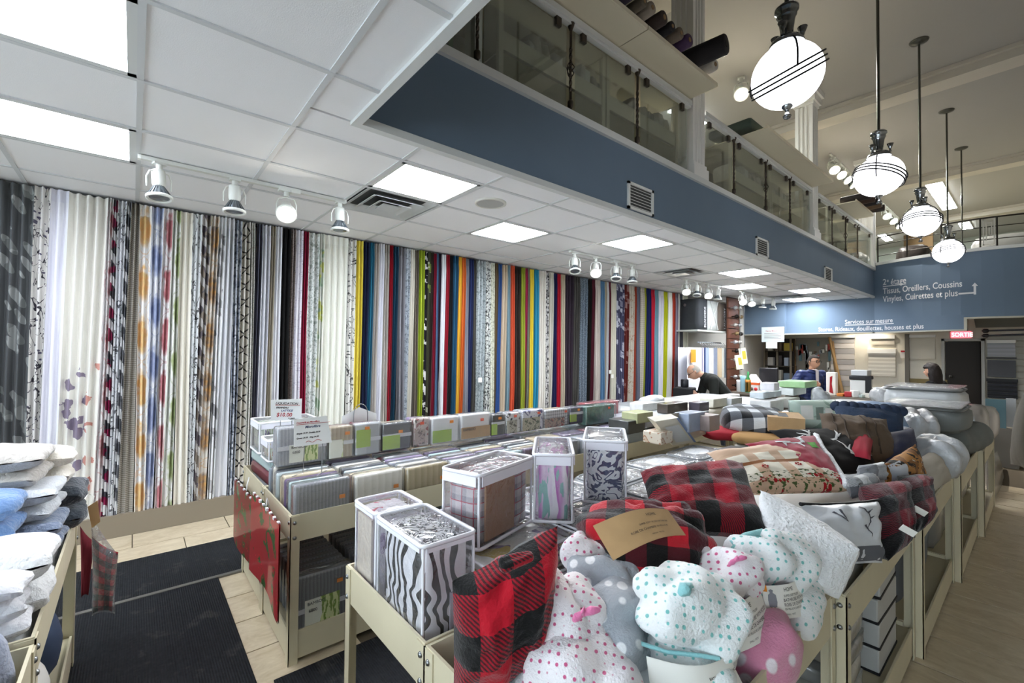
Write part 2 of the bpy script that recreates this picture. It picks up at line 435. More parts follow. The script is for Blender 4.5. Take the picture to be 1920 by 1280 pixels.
# supply diffusers
m_dif = plain('#c4c8c8', .45); m_difd = plain('#4a4c4b', .8)
for (ci, k, lab) in [(1, 2, 'square ceiling air diffuser beside the first spotlight track'), (1, 9, 'square ceiling air diffuser past the second spotlight track'), (1, 15, 'square ceiling air diffuser furthest back near the counter')]:
    x0, x1 = xs[ci+1], xs[ci+2]; y0, y1 = gy(k), gy(k+1); cx, cy = (x0+x1)/2, (y0+y1)/2; w = .28
    t = thing('air_diffuser', lab, 'vent', (cx, cy, ZC), 0, 'ceiling air diffusers')
    boxobj('duct', (-w, -w, .03), (w, w, .035), m_difd, t)
    for j, (a, z) in enumerate(((.285, .0), (.21, -.012), (.135, -.022))):
        mb = MB(); b = a-.055; zi = z+.03
        for q in range(4):
            M = Matrix.Rotation(q*pi/2, 4, 'Z')
            vs = [M @ Vector(p) for p in ((-a, -a, z), (a, -a, z), (b, -b, zi), (-b, -b, zi), (-a, -a, z+.004), (a, -a, z+.004), (b, -b, zi+.004), (-b, -b, zi+.004))]
            mb.add(vs, [(3, 2, 1, 0), (4, 5, 6, 7), (0, 1, 5, 4), (2, 3, 7, 6), (1, 2, 6, 5), (3, 0, 4, 7)])
        mb.build('vane', m_dif, t)
    boxobj('centre_plate', (-.075, -.075, -.02), (.075, .075, -.012), m_dif, t)
# round speakers
for (x, y, lab) in [(-2.80, 2.13, 'round flush ceiling speaker nearest the camera'), (-2.81, 8.33, 'round flush ceiling speaker further back')]:
    t = thing('ceiling_speaker', lab, 'speaker', (x, y, ZC), 0, 'flush ceiling speakers')
    MB().lathe([(.125, .006), (.125, -.004), (.105, -.007), (.105, .006)], 32).build('rim', plain('#d9d8cf', .5), t)
    MB().lathe([(.104, .006), (.104, -.003)], 32).build('grille', plain('#b1b2ae', .7, bump=.4, bscale=300), t)
# supply grilles on the fascia
for j, (px, py, lab) in enumerate([(1200, 374, 'largest white slatted air grille on the blue fascia'), (1428, 465, 'middle white slatted air grille on the blue fascia'), (1552, 515, 'smallest furthest white air grille on the blue fascia')]):
    p = at(px, py, 0, XF)
    t = thing('wall_grille', lab, 'vent', (XF, p.y, p.z), 0, 'air grilles on the fascia')
    w, h = .19, .115
    boxobj('backing', (.001, -w+.02, -h+.02), (.004, w-.02, h-.02), m_difd, t)
    f = MB()
    for s in (-1, 1):
        f.box((0, -w, s*h-(.022 if s > 0 else 0)), (.016, w, s*h+(.022 if s < 0 else 0))); f.box((0, s*w-(.028 if s > 0 else 0), -h), (.016, s*w+(.028 if s < 0 else 0), h))
    f.build('frame', plain('#dcdedb', .5), t)
    for q in range(7):
        z = -h+.034+q*.026
        MB().box((-.008, -w+.025, -.002), (.010, w-.025, .002)).build('slat', plain('#dcdedb', .5), t, (.006, 0, z), (0, radians(35), 0))
# track lights
m_tk = plain('#dcded8', .4); m_ring = plain('#eceee9', .35); m_refl = plain('#8b9399', .25, metal=.7)
m_bulb = emis('#fff6e6', 30, 'lit_bulb'); m_bulb0 = plain('#6d747a', .2, metal=.4)
def spot_head(name, x, y, z, tilt, yaw, lit, label, mt=m_tk, scale=1, energy=SPOT_W, group='track spotlights'):
    t = thing(name, label, 'spotlight', (x, y, z), yaw, group)
    t.scale = (scale,)*3
    MB().tube([(0, 0, 0), (0, 0, -.045)], .018, 10).box((-.022, -.032, -.012), (.022, .032, 0)).build('stem', mt, t)
    y0 = MB()
    y0.tube([(0, -.062, -.16), (0, -.064, -.10), (0, -.05, -.062), (0, 0, -.05), (0, .05, -.062), (0, .064, -.10), (0, .062, -.16)], .0045, 6)
    y0.build('yoke', mt, t)
    M = Matrix.Translation((0, 0, -.14)) @ Matrix.Rotation(tilt, 4, 'Y')
    MB().lathe([(.0, .095), (.034, .095), (.036, .085), (.036, .01), (.03, -.005), (.028, -.01)], 18, M).build('socket', mt, t)
    n = 20; vs = []; fs = []; mb = MB()
    mb.lathe([(.026, -.008), (.060, -.072), (.058, -.072), (.024, -.008)], n, M)
    for q in range(n):
        a = 2*pi*q/n; c_, s_ = cos(a), sin(a); tx, ty = -s_*.0035, c_*.0035
        pts = []
        for (r0, zz) in ((.030, -.008), (.0665, -.070)):
            pts += [M @ Vector((r0*c_+tx, r0*s_+ty, zz)), M @ Vector((r0*c_-tx, r0*s_-ty, zz))]
        for (r0, zz) in ((.024, -.008), (.058, -.070)):
            pts += [M @ Vector((r0*c_, r0*s_, zz))]
        mb.add(pts, [(0, 1, 3, 2), (0, 2, 5, 4), (1, 4, 5, 3)])
    mb.build('reflector', m_refl, t)
    MB().lathe([(.058, -.068), (.068, -.070), (.069, -.086), (.060, -.088), (.058, -.080)], 24, M).build('rim', m_ring, t)
    MB().lathe([(.0, -.060), (.045, -.066), (.058, -.078), (.045, -.083), (0, -.085)], 18, M).build('bulb', m_bulb if lit else m_bulb0, t)
    if lit:
        ld = bpy.data.lights.new('spot_beam', 'SPOT'); ld.energy = energy; ld.spot_size = radians(75); ld.spot_blend = .6; ld.color = (1, .95, .88); ld.shadow_soft_size = .04
        lo = bpy.data.objects.new('spot_beam', ld); C.objects.link(lo); lo.parent = t
        lo.matrix_local = M @ Matrix.Translation((0, 0, -.10))
    return t
ORD = ['first', 'second', 'third', 'last']
def track(i, x, y0, y1, heads, z=ZC, label=''):
    t = thing('light_track', label, 'track', (x, (y0+y1)/2, z), 0, 'ceiling spotlight tracks')
    L = (y1-y0)/2
    MB().box((-.018, -L, -.022), (.018, L, 0)).build('rail', m_tk, t)
    MB().box((-.026, -.07, -.034), (.026, .07, .0)).build('feed_box', m_ring, t, (0, L*.35, 0))
    MB().box((-.02, L-.012, -.025), (.02, L+.004, 0)).build('end_cap', m_ring, t)
    MB().box((-.02, -L-.004, -.025), (.02, -L+.012, 0)).build('end_cap', m_ring, t)
    for j, (yy, tilt, yaw, lit) in enumerate(heads):
        spot_head('track_spotlight', x, yy, z-.022, tilt, yaw, lit, '%s%s spotlight head on the %s ceiling track' % ('lit ' if lit else 'unlit ', ORD[j], ['nearest', 'second', 'third', 'furthest'][i]))
track(0, -3.50, .0, 1.24, [(.10, -.15, .3, False), (.50, -.05, 0, False), (.82, -.95, -.22, True), (1.20, -.05, 0, False)], label='white spotlight track beside the long ceiling light, left')
track(1, -3.50, 3.82, 5.08, [(3.9, .35, 2.4, False), (4.28, -.75, -.9, True), (4.68, .3, 2.2, False), (5.03, .1, 2.2, False)], label='white spotlight track over the middle of the curtains')
track(2, -3.63, 6.6, 7.8, [(6.66, -.75, -1.0, True), (7.0, .3, 2.0, False), (7.38, -.75, -1.0, True), (7.74, .1, 0, False)], label='white spotlight track third from the camera')
track(3, -3.66, 8.7, 10.35, [(8.8, -.75, -1.0, True), (9.2, -.75, -1.0, True), (9.75, .1, 0, False), (10.3, .1, 0, False)], label='white spotlight track nearest the rear wall')
# pendant globes --------------------------------------------------------
m_chr = plain('#9da1a4', .16, metal=1); m_rod = plain('#55554f', .35, metal=.8); m_wire = plain('#0a0a0d', .5, spec=.15)
m_globe = emis('#f7f8ff', GLOBE_E, 'opal_glass')
def pendant(y, label, tilt, yaw, zc=3.17, ringn=None):
    t = thing('pendant_lamp', label, 'lamp', (-1.0, y, ZU), 0, 'chrome pendant globe lamps')
    D = ZU-zc; r = .192; a = r*.98
    MB().lathe([(0, -.045), (.02, -.045), (.09, -.02), (.10, -.004), (.10, 0)], 28).build('ceiling_canopy', m_rod, t)
    MB().tube([(0, 0, -.03), (0, 0, -D+.44)], .0125, 12).build('rod', m_rod, t)
    z = -D
    MB().lathe([(.014, z+.45), (.05, z+.435), (.066, z+.42), (.066, z+.405), (.054, z+.395), (.056, z+.375), (.050, z+.365), (.044, z+.345), (.034, z+.26), (.034, z+.235), (.075, z+.225), (.095, z+.20), (.098, z+.18)], 28).build('cap', m_chr, t)
    for q in range(3):
        M = Matrix.Rotation(2*pi*q/3+yaw, 4, 'Z') @ Matrix.Translation((.085, 0, z+.215))
        MB().lathe([(.012, 0), (.008, .02), (.014, .04), (.028, .075), (.024, .077), (0, .06)], 14, M).build('thumb_finial', m_chr, t)
    prof = [(r*sin(pi*j/20)*(1.02 if j else 1), -cos(pi*j/20)*r*.97) for j in range(0, 20)] + [(.05, r*.965)]
    prof[0] = (.001, prof[0][1])
    MB().lathe(prof, 40, Matrix.Translation((0, 0, z))).build('globe', m_globe, t)
    MB().lathe([(.002, z-r*.97-.075), (.018, z-r*.97-.075), (.024, z-r*.97-.062), (.010, z-r*.97-.045), (.012, z-r*.97-.025), (.030, z-r*.97-.008), (.030, z-r*.97+.006)], 18).build('finial', m_chr, t)
    RM = Matrix.Translation((0, 0, z)) @ Matrix.Rotation(yaw, 4, 'Z') @ Matrix.Rotation(tilt, 4, 'X')
    if ringn is not None: RM = Matrix.Translation((0, 0, z)) @ Vector(ringn).to_track_quat('Z', 'Y').to_matrix().to_4x4()
    for dzz in (-.028, 0, .028):
        rr = r*1.09
        MB().tube([RM @ Vector((rr*cos(2*pi*q/48), rr*sin(2*pi*q/48), dzz)) for q in range(48)], .0062, 6, closed=True).build('ring', m_wire, t)
    for q in range(3):
        aa = 2*pi*q/3+yaw+.5; pts = []
        for j in range(13):
            ph = radians(22+j*7); pts.append(Vector((1.085*r*sin(ph)*cos(aa), 1.085*r*sin(ph)*sin(aa), z+r*1.085*cos(ph))))
        MB().tube(pts, .0058, 6).build('arm_wire', m_wire, t)
    return t
PL = [(3.04, 'largest opal globe pendant, nearest the camera', .12, .6), (5.44, 'second opal globe pendant from the camera', .38, 2.2), (7.72, 'third opal globe pendant from the camera', .28, 3.3), (10.3, 'smallest opal globe pendant, hanging before the rear balcony', .22, -2.4)]
for i, (y, lab, ti, ya) in enumerate(PL): pendant(y, lab, ti, ya, ringn=(-0.133, -0.517, 0.846) if i == 0 else None)
t = thing('pendant_lamp', 'bare rod and canopy of a further pendant behind the balcony rail', 'lamp', (-1.0, 12.4, ZU), 0, 'chrome pendant globe lamps')
MB().lathe([(0, -.045), (.02, -.045), (.09, -.02), (.10, 0)], 24).build('ceiling_canopy', m_rod, t)
MB().tube([(0, 0, -.03), (0, 0, -2.0)], .0125, 10).build('rod', m_rod, t); MB().lathe([(.0125, -.9), (.02, -.95), (.02, -1.1), (.0125, -1.15)], 12).build('coupling', m_chr, t)
# panels and tracks under the tall ceiling
for j, (x0, x1, y0, y1, lab) in enumerate([(-1.79, -1.48, 14.4, 17.3, 'long twin ceiling light seen behind the pendants'), (-4.04, -3.74, 6.77, 7.67, 'ceiling light above the mezzanine seen beside the first column'), (-3.62, -3.4, 19.4, 20.6, 'ceiling light above the far mezzanine'), (-1.66, -1.4, 19.4, 20.6, 'small ceiling light furthest back over the balcony')]):
    t = thing('ceiling_light', lab, 'light', ((x0+x1)/2, (y0+y1)/2, ZU), 0, 'ceiling lights of the tall hall')
    w, d = (x1-x0)/2, (y1-y0)/2; zz = -.02
    for (ya, yb) in (((-d, -.02), (.02, d)) if j == 0 else ((-d, d),)):
        boxobj('diffuser', (-w+.02, ya+.02, zz-.012), (w-.02, yb-.02, zz), emis('#eef4f4', 45, 'upper_panel_glow'), t)
    boxobj('housing', (-w, -d, zz), (w, d, 0), m_trim, t)
for j, (y, n, step) in enumerate([(10.93, 4, .4), (15.7, 3, .7)]):
    x = -2.75
    t = thing('light_track', 'spotlight track under the tall ceiling, ' + ('nearer' if j == 0 else 'further')+' one', 'track', (x, y+step*(n-1)/2, ZU), 0, 'spotlight tracks of the tall hall')
    MB().box((-.018, -step*n/2, -.03), (.018, step*n/2, 0)).build('rail', m_tk, t)
    for q in range(n):
        spot_head('track_spotlight', x, y+q*step, ZU-.03, -.75, -1.0+.35*q, True, '%s lit spotlight of the %s track by the tall ceiling' % (['first', 'second', 'third', 'fourth'][q], 'nearer' if j == 0 else 'further'), scale=1.5, energy=290, group='spotlights of the tall hall')
spot_head('track_spotlight', -2.84, 6.79, ZU, -.8, -1.15, True, 'lone lit spotlight beside the largest pendant globe', scale=1.5, energy=290, group='spotlights of the tall hall')
# ============================================================= MEZZANINE
m_iron = plain('#4a423a', .45, metal=.6); m_steel = plain('#8d8a80', .35, metal=.7)
m_glass = clear((.93, .97, .95), .10, .02, .03, (.75, .8, .78))
m_bei = plain('#dcd4bc', .6); m_beid = plain('#8f876c', .7)
XR = XF-.03
RT = 3.93
posts = [1.61, 2.47, 3.33, 5.23, 6.15, 7.0, 8.95, 9.75, 10.55, 11.3]
cols_y = [4.36, 8.0]
# fluted pilasters carrying the tall ceiling
for i, y in enumerate(cols_y+[11.75]):
    t = thing('column', ['white fluted column nearest the camera on the mezzanine edge', 'white fluted column further along the mezzanine edge', 'white column at the rear end of the mezzanine'][i], 'column', (XF-.12, y, FZ+.055), 0, 'fluted columns')
    t['kind'] = 'structure'
    H_ = ZU-FZ-.055; a = .12; prof = []
    pts = []
    for s in range(4):
        M = Matrix.Rotation(s*pi/2, 2)
        for (u, v) in ((-a, -a), (-.075, -a), (-.068, -a+.014), (-.045, -a+.014), (-.038, -a), (-.018, -a), (-.011, -a+.014), (.011, -a+.014), (.018, -a), (.038, -a), (.045, -a+.014), (.068, -a+.014), (.075, -a)):
            p = M @ Vector((u, v)); pts.append(p)
    n = len(pts); vs = [(p.x, p.y, .14) for p in pts]+[(p.x, p.y, H_-.22) for p in pts]
    MB().add(vs, [(k, (k+1) % n, n+(k+1) % n, n+k) for k in range(n)]).build('shaft', m_white, t)
    MB().box((-.15, -.15, 0), (.15, .15, .10)).box((-.135, -.135, .10), (.135, .135, .145)).build('base', m_white, t)
    MB().box((-.135, -.135, H_-.24), (.135, .135, H_-.19)).box((-.16, -.16, H_-.19), (.16, .16, H_-.08)).box((-.19, -.19, H_-.08), (.19, .19, H_)).build('capital', m_white, t)
# railings: bays between the columns
bays = [(1.0, 4.22, [1.61, 2.47, 3.33]), (4.5, 7.86, [5.23, 6.15, 7.0]), (8.14, 11.62, [8.95, 9.75, 10.55])]
BN = ['nearest', 'middle', 'far']
for bi, (y0, y1, ps) in enumerate(bays):
    t = thing('glass_railing', '%s glass railing bay with brown iron posts on the mezzanine edge' % BN[bi], 'railing', (XR, (y0+y1)/2, FZ+.055), 0, 'glass railings of the mezzanine')
    oy = (y0+y1)/2; h = RT-FZ-.055
    MB().box((-.035, y0-oy, h), (.035, y1-oy, h+.045)).box((-.02, y0-oy, h-.02), (.02, y1-oy, h)).build('top_rail', m_trim, t)
    for p in ps:
        pb = MB(); yy = p-oy; nseg = 40
        vs = []
        for k in range(nseg+1):
            z = h*k/nseg; tw_ = k*.55 if .25 < k/nseg < .75 else (k*.55 if k/nseg >= .75 else .25*nseg*.55)
            tw_ = max(.25*nseg, min(.75*nseg, k))*.55
            for q in range(4):
                a = tw_+q*pi/2+pi/4; vs.append((.0125*cos(a), yy+.0125*sin(a), z))
        fs = [(k*4+q, k*4+(q+1) % 4, (k+1)*4+(q+1) % 4, (k+1)*4+q) for k in range(nseg) for q in range(4)]
        pb.add(vs, fs)
        pb.build('post', m_iron, t)
        MB().lathe([(.012, -.03), (.022, -.018), (.022, .018), (.012, .03)], 10, Matrix.Translation((0, yy, h*.12))).build('collar', m_iron, t)
        MB().lathe([(.012, h-.05), (.024, h-.02), (.03, h)], 10, Matrix.Translation((0, yy, 0))).build('cap', m_iron, t)
        if p == ps[1]:
            for q in range(4):
                pts = [(.03*sin(pi*j/10)*cos(q*pi/2+j*.35), yy+.03*sin(pi*j/10)*sin(q*pi/2+j*.35), h*.5+.14*(j/10-.5)) for j in range(11)]
                MB().tube(pts, .004, 5).build('basket_wire', m_iron, t)
    ed = [y0]+ps+[y1]
    for a, b in zip(ed[:-1], ed[1:]):
        g = MB().box((-.004, a-oy+.05, .03), (.004, b-oy-.05, h-.05)).build('glass_pane', m_glass, t)
        for yy in (a+.14, b-.14):
            MB().box((-.014, yy-oy-.025, h-.085), (.014, yy-oy+.025, h-.02)).build('clip', m_iron, g)
# steel display counters behind the railing: body, overhanging top shelf
def counter(y0, y1, label, panels, x0=XR-.75, x1=-1.97, zt=3.99):
    t = thing('steel_shelf_unit', label, 'shelf', (XR-.2, (y0+y1)/2, FZ), 0, 'beige steel shelf units on the mezzanine')
    ox, oy = XR-.2, (y0+y1)/2; H_ = zt-FZ
    n = max(1, round((y1-y0)/1.2)); L = (y1-y0)/n
    for k in range(n):
        MB().box((x0-ox, y0-oy+k*L+.004, H_), (x1-ox-.013, y0-oy+(k+1)*L-.004, H_+.012)).box((x1-ox-.012, y0-oy+k*L+.004, H_), (x1-ox, y0-oy+(k+1)*L-.004, H_+.035)).build('top_shelf', m_bei, t)
        xb = XR-.11-ox
        MB().box((xb-.012, y0-oy+k*L+.04, .0), (xb, y0-oy+(k+1)*L-.04, .34)).build('lower_panel', m_beid, t)
        MB().box((xb-.012, y0-oy+k*L+.04, .36), (xb+.004, y0-oy+(k+1)*L-.04, .49)).build('shelf_lip', m_bei, t)
        MB().box((x0-ox, y0-oy+k*L+.04, .36), (xb, y0-oy+(k+1)*L-.04, .372)).build('mid_shelf', m_bei, t)
        for yy in (y0+k*L+.02, y0+(k+1)*L-.04):
            MB().box((xb-.02, yy-oy-.02, 0), (xb+.012, yy-oy+.02, H_)).build('upright', m_bei, t)
    MB().box((x0-ox, y0-oy, 0), (x0-ox+.02, y1-oy, H_)).build('back_panel', m_beid, t)
    return t
counter(1.86, 4.2, 'beige steel shelf unit with overhanging top behind the nearest railing', 2)
counter(5.38, 7.86, 'beige steel shelf unit behind the middle railing bay', 2)
counter(9.1, 10.35, 'beige steel shelf unit behind the far railing bay', 1)
# bolts of cloth on top, cloth on the middle shelf
ROLLC = ['#2c2622', '#4a3a44', '#2a2030', '#5b5346', '#8c8275', '#3a2f2a', '#1d1b1e', '#6e6255', '#463050', '#2f2a33', '#7d7266', '#25211f', '#54403a']
def bolt(x, y, z, r, ln, col, label, rz=0, grp='fabric bolts on the mezzanine', core=True):
    t = thing('fabric_bolt', label, 'fabric roll', (x, y, z), rz, grp)
    m = plain(col, .75, bump=.3, bscale=40)
    n = 20; mb = MB(); M = Matrix.Translation((0, 0, r)) @ Matrix.Rotation(pi/2, 4, 'Y')
    mb.lathe([(r*.35, -ln/2), (r*.9, -ln/2), (r, -ln/2+.01), (r*1.02, 0), (r, ln/2-.01), (r*.9, ln/2), (r*.35, ln/2)], n, M)
    mb.build('cloth', m, t)
    MB().lathe([(r*.36, -ln/2-.004), (r*.36, ln/2+.004)], 12, M).build('cardboard_core', plain('#1a1613' if r > .06 else '#8a6f50', .8), t)
    return t
yy = 2.45
CN = ['dark umber', 'plum', 'aubergine', 'drab', 'stone', 'cocoa', 'black', 'taupe', 'violet', 'charcoal']
for k in range(9):
    r = .042+.012*((k*7) % 3)/2
    bolt(-2.07, yy, 4.037, r, .36, ROLLC[k], '%s fabric bolt, number %s from the left on the nearest overhanging shelf' % (CN[k], ['one', 'two', 'three', 'four', 'five', 'six', 'seven', 'eight', 'nine'][k]), rz=.05*sin(k*3))
    yy += .115+.02*((k*5) % 3)
bolt(-1.98, 3.82, 4.037, .085, .50, '#1c191b', 'thick black fabric bolt sticking out at the end of the nearest overhanging shelf', .12)
bolt(-2.08, 4.02, 4.037, .055, .36, '#b9b4aa', 'pale crumpled fabric bolt beside the thick black bolt', -.1)
for k, (y, col, lab) in enumerate([(5.5, '#37453d', 'dark green flat fabric pack lying on the middle overhanging shelf'), (6.3, '#b3a99a', 'pale fabric pack lying on the middle overhanging shelf')]):
    o = rbox('fabric_pack', .5, .45, .10, plain(col, .7), None, (-2.35, y, 4.037), (0, 0, .05*k), .03); tag(o, lab, 'fabric')
for k in range(5):
    bolt(-2.02, 9.3+k*.24, 4.037, .06+.012*(k % 2), .42, ['#2b2320', '#3d2c22', '#1d1a1b', '#5d4a35', '#2b2622'][k], '%s dark fabric bolt on the far overhanging shelf' % ['first', 'second', 'third', 'fourth', 'fifth'][k], .15*sin(k*2.0))
# pieces lying along the middle shelf behind the glass
RCN = ['oatmeal', 'sand', 'khaki', 'off white', 'grey', 'stone', 'ivory', 'taupe', 'dark grey', 'beige', 'cream', 'charcoal']; NUM = ['one', 'two', 'three', 'four', 'five', 'six', 'seven', 'eight', 'nine', 'ten', 'eleven', 'twelve', 'thirteen', 'fourteen', 'fifteen', 'sixteen', 'seventeen', 'eighteen', 'nineteen', 'twenty', 'twenty-one', 'twenty-two', 'twenty-three', 'twenty-four', 'twenty-five']
cl = ['#d9d5cb', '#c9c2b4', '#bcb49f', '#dedad2', '#a9a9a6', '#cfcac0', '#e2dfd8', '#b5ada0', '#8b8884', '#cdc7bd', '#d6d0c4', '#77736c']
k = 0
for (ya, yb) in ((2.2, 3.05), (3.55, 4.15), (5.6, 7.7), (9.2, 10.2)):
    y = ya; j_ = 0
    while y < yb:
        w = .07+.05*((k*13) % 5)/4; hh = .21+.07*((k*7) % 4)/3
        o = rbox('folded_remnant', .26, w, hh, plain(cl[k % 12], .8, bump=.4, bscale=30), None, (XR-.27, y, FZ+.373), (radians(12*sin(k)), 0, .1*sin(k*2)), .02, puff=.008)
        tag(o, '%s remnant, number %s %s behind the %s railing' % (RCN[k % 12], NUM[j_], 'of the near row' if ya < 3 else 'of the row by the column' if ya < 4 else 'of the row', 'nearest' if ya < 4 else 'middle' if ya < 8 else 'far'), 'fabric', 'folded remnants behind the %s railing' % ('nearest' if ya < 4 else 'middle' if ya < 8 else 'far')); y += w+.012; k += 1; j_ += 1
# hanging fabric lengths at the near end (green leaf prints)
def leafprint(name, c0, c1, c2):
    t = NT(name); v = t.mapv(t.coord('Object'), (9, 9, 5)); n = t.noise(v, 1.3, 3, .5, 1.5)
    c = t.mix(t.gt(n, .5), srgb(c0), srgb(c1)); c = t.mix(t.gt(t.noise(v, 2.4, 2, .5, 2), .62), c, srgb(c2)); return t.fin(c, .8)
for j, (y, c0, c1, c2, lab) in enumerate([(1.18, '#7b6d50', '#3d3a30', '#a39b80', 'brown patterned fabric length hanging at the near mezzanine end'), (1.34, '#24262a', '#3a3f46', '#83868c', 'black swirl patterned fabric length hanging at the near mezzanine end'), (1.50, '#2f4a33', '#6a9a55', '#c3d3a8', 'green leaf print fabric length hanging at the near mezzanine end')]):
    mb = MB(); mb.grid(24, 8, lambda u, v: (XR-.22+.03*sin(u*19), y-.08+.15*u, FZ+.06+1.5*v)); mb.grid(24, 8, lambda u, v: (XR-.235+.03*sin(u*19), y-.08+.15*(1-u), FZ+.06+1.5*v))
    o = mb.build('fabric_length', leafprint('leaf_print', c0, c1, c2)); tag(o, lab, 'fabric', 'fabric lengths on the mezzanine')
o = MB().box((-.06, -.03, 0), (.06, .03, 1.9)).build('partition_post', m_white, None, (XR-.2, 1.72, FZ)); tag(o, 'pale partition post behind the nearest railing', 'post')
# balcony rail above the lettering
m_bal = plain('#33302c', .4, metal=.5)
t = thing('balcony_railing', 'dark metal balcony railing with a key pattern panel above the blue lettering wall', 'railing', (XF, YB, FZ+.155))
x = XF+.05
def bp(x, z): return Vector((x-XF, bow(x)+.05-YB, z))
ptsx = [XF+.06+i*.15 for i in range(19)]
for z in (.14, .36, .52):
    MB().tube([bp(q, z) for q in ptsx], .014 if z > .4 else .008, 8).build('rail', m_bal, t)
for q in [XF+.06, XF+.55, XF+1.05, XF+1.55, XF+1.75, XF+2.2]:
    MB().tube([bp(q, 0), bp(q, .53)], .014, 6).build('post', m_bal, t)
xa = XF+1.58
kb = MB()
for (u0, w0, u1, w1) in ((.0, .04, .15, .06), (.0, .04, .018, .5), (.13, .04, .15, .5), (.0, .48, .15, .5), (.035, .12, .05, .42), (.035, .42, .115, .44), (.1, .2, .115, .44), (.07, .2, .115, .22), (.07, .2, .085, .34)):
    a, b = bp(xa+u0, w0), bp(xa+u1, w1); kb.box((a.x, a.y-.012, a.z), (b.x, a.y+.012, b.z))
kb.build('key_panel', plain('#b9b6ae', .4, metal=.4), t)
# things standing up on the balcony
for j, (x, y, w, h, d, c, lab) in enumerate([(-.45, 13.1, .9, .62, .5, '#8d8f8c', 'grey plastic wrapped bedding bale behind the balcony railing'), (-1.75, 12.6, .5, .55, .4, '#2e2a28', 'dark bundle behind the balcony railing')]):
    o = rbox('bedding_bale' if j == 0 else 'bundle', w, d, h, plain(c, .3, coat=.6, bump=.6, bscale=9), None, (x, y, FZ), (0, 0, .1), .06, puff=.04); tag(o, lab, 'bale' if j == 0 else 'bundle')
o = MB().box((-.02, -.25, 0), (.02, .25, .95)).build('display_board', plain('#6d5a3d', .8), None, (-1.75, 13.2, FZ), (0, 0, 1.4)); tag(o, 'brown display board standing behind the smallest globe', 'board')
struct('floor_balcony', MB().box((XF-.03, YB+.1, 3.1), (2.45, 22.1, FZ)).box((XW, 13.4, 3.1), (XF-.03, 22.1, FZ)), plain('#77715f', .8))
o = MB().box((-.05, -.05, 0), (.05, .05, 1.4)).build('display_stand', plain('#2b2420', .6), None, (-.2, 14.2, FZ), (0, .35, 0)); tag(o, 'dark leaning display stand at the right edge of the balcony', 'stand')
for k in range(4):
    o = rbox('fabric_rack_bundle', .5, .3, .62, plain(['#9aa7a2', '#c5d2cc', '#5c6b66', '#b4bcb6'][k], .7, bump=.4), None, (-3.2+.1*k, 10.7+.42*k, FZ), (0, 0, .2), .04); tag(o, '%s cloth bundle standing behind the far railing' % ['sage grey', 'pale mint', 'dark green grey', 'light grey'][k], 'fabric', 'bundles behind the far railing')
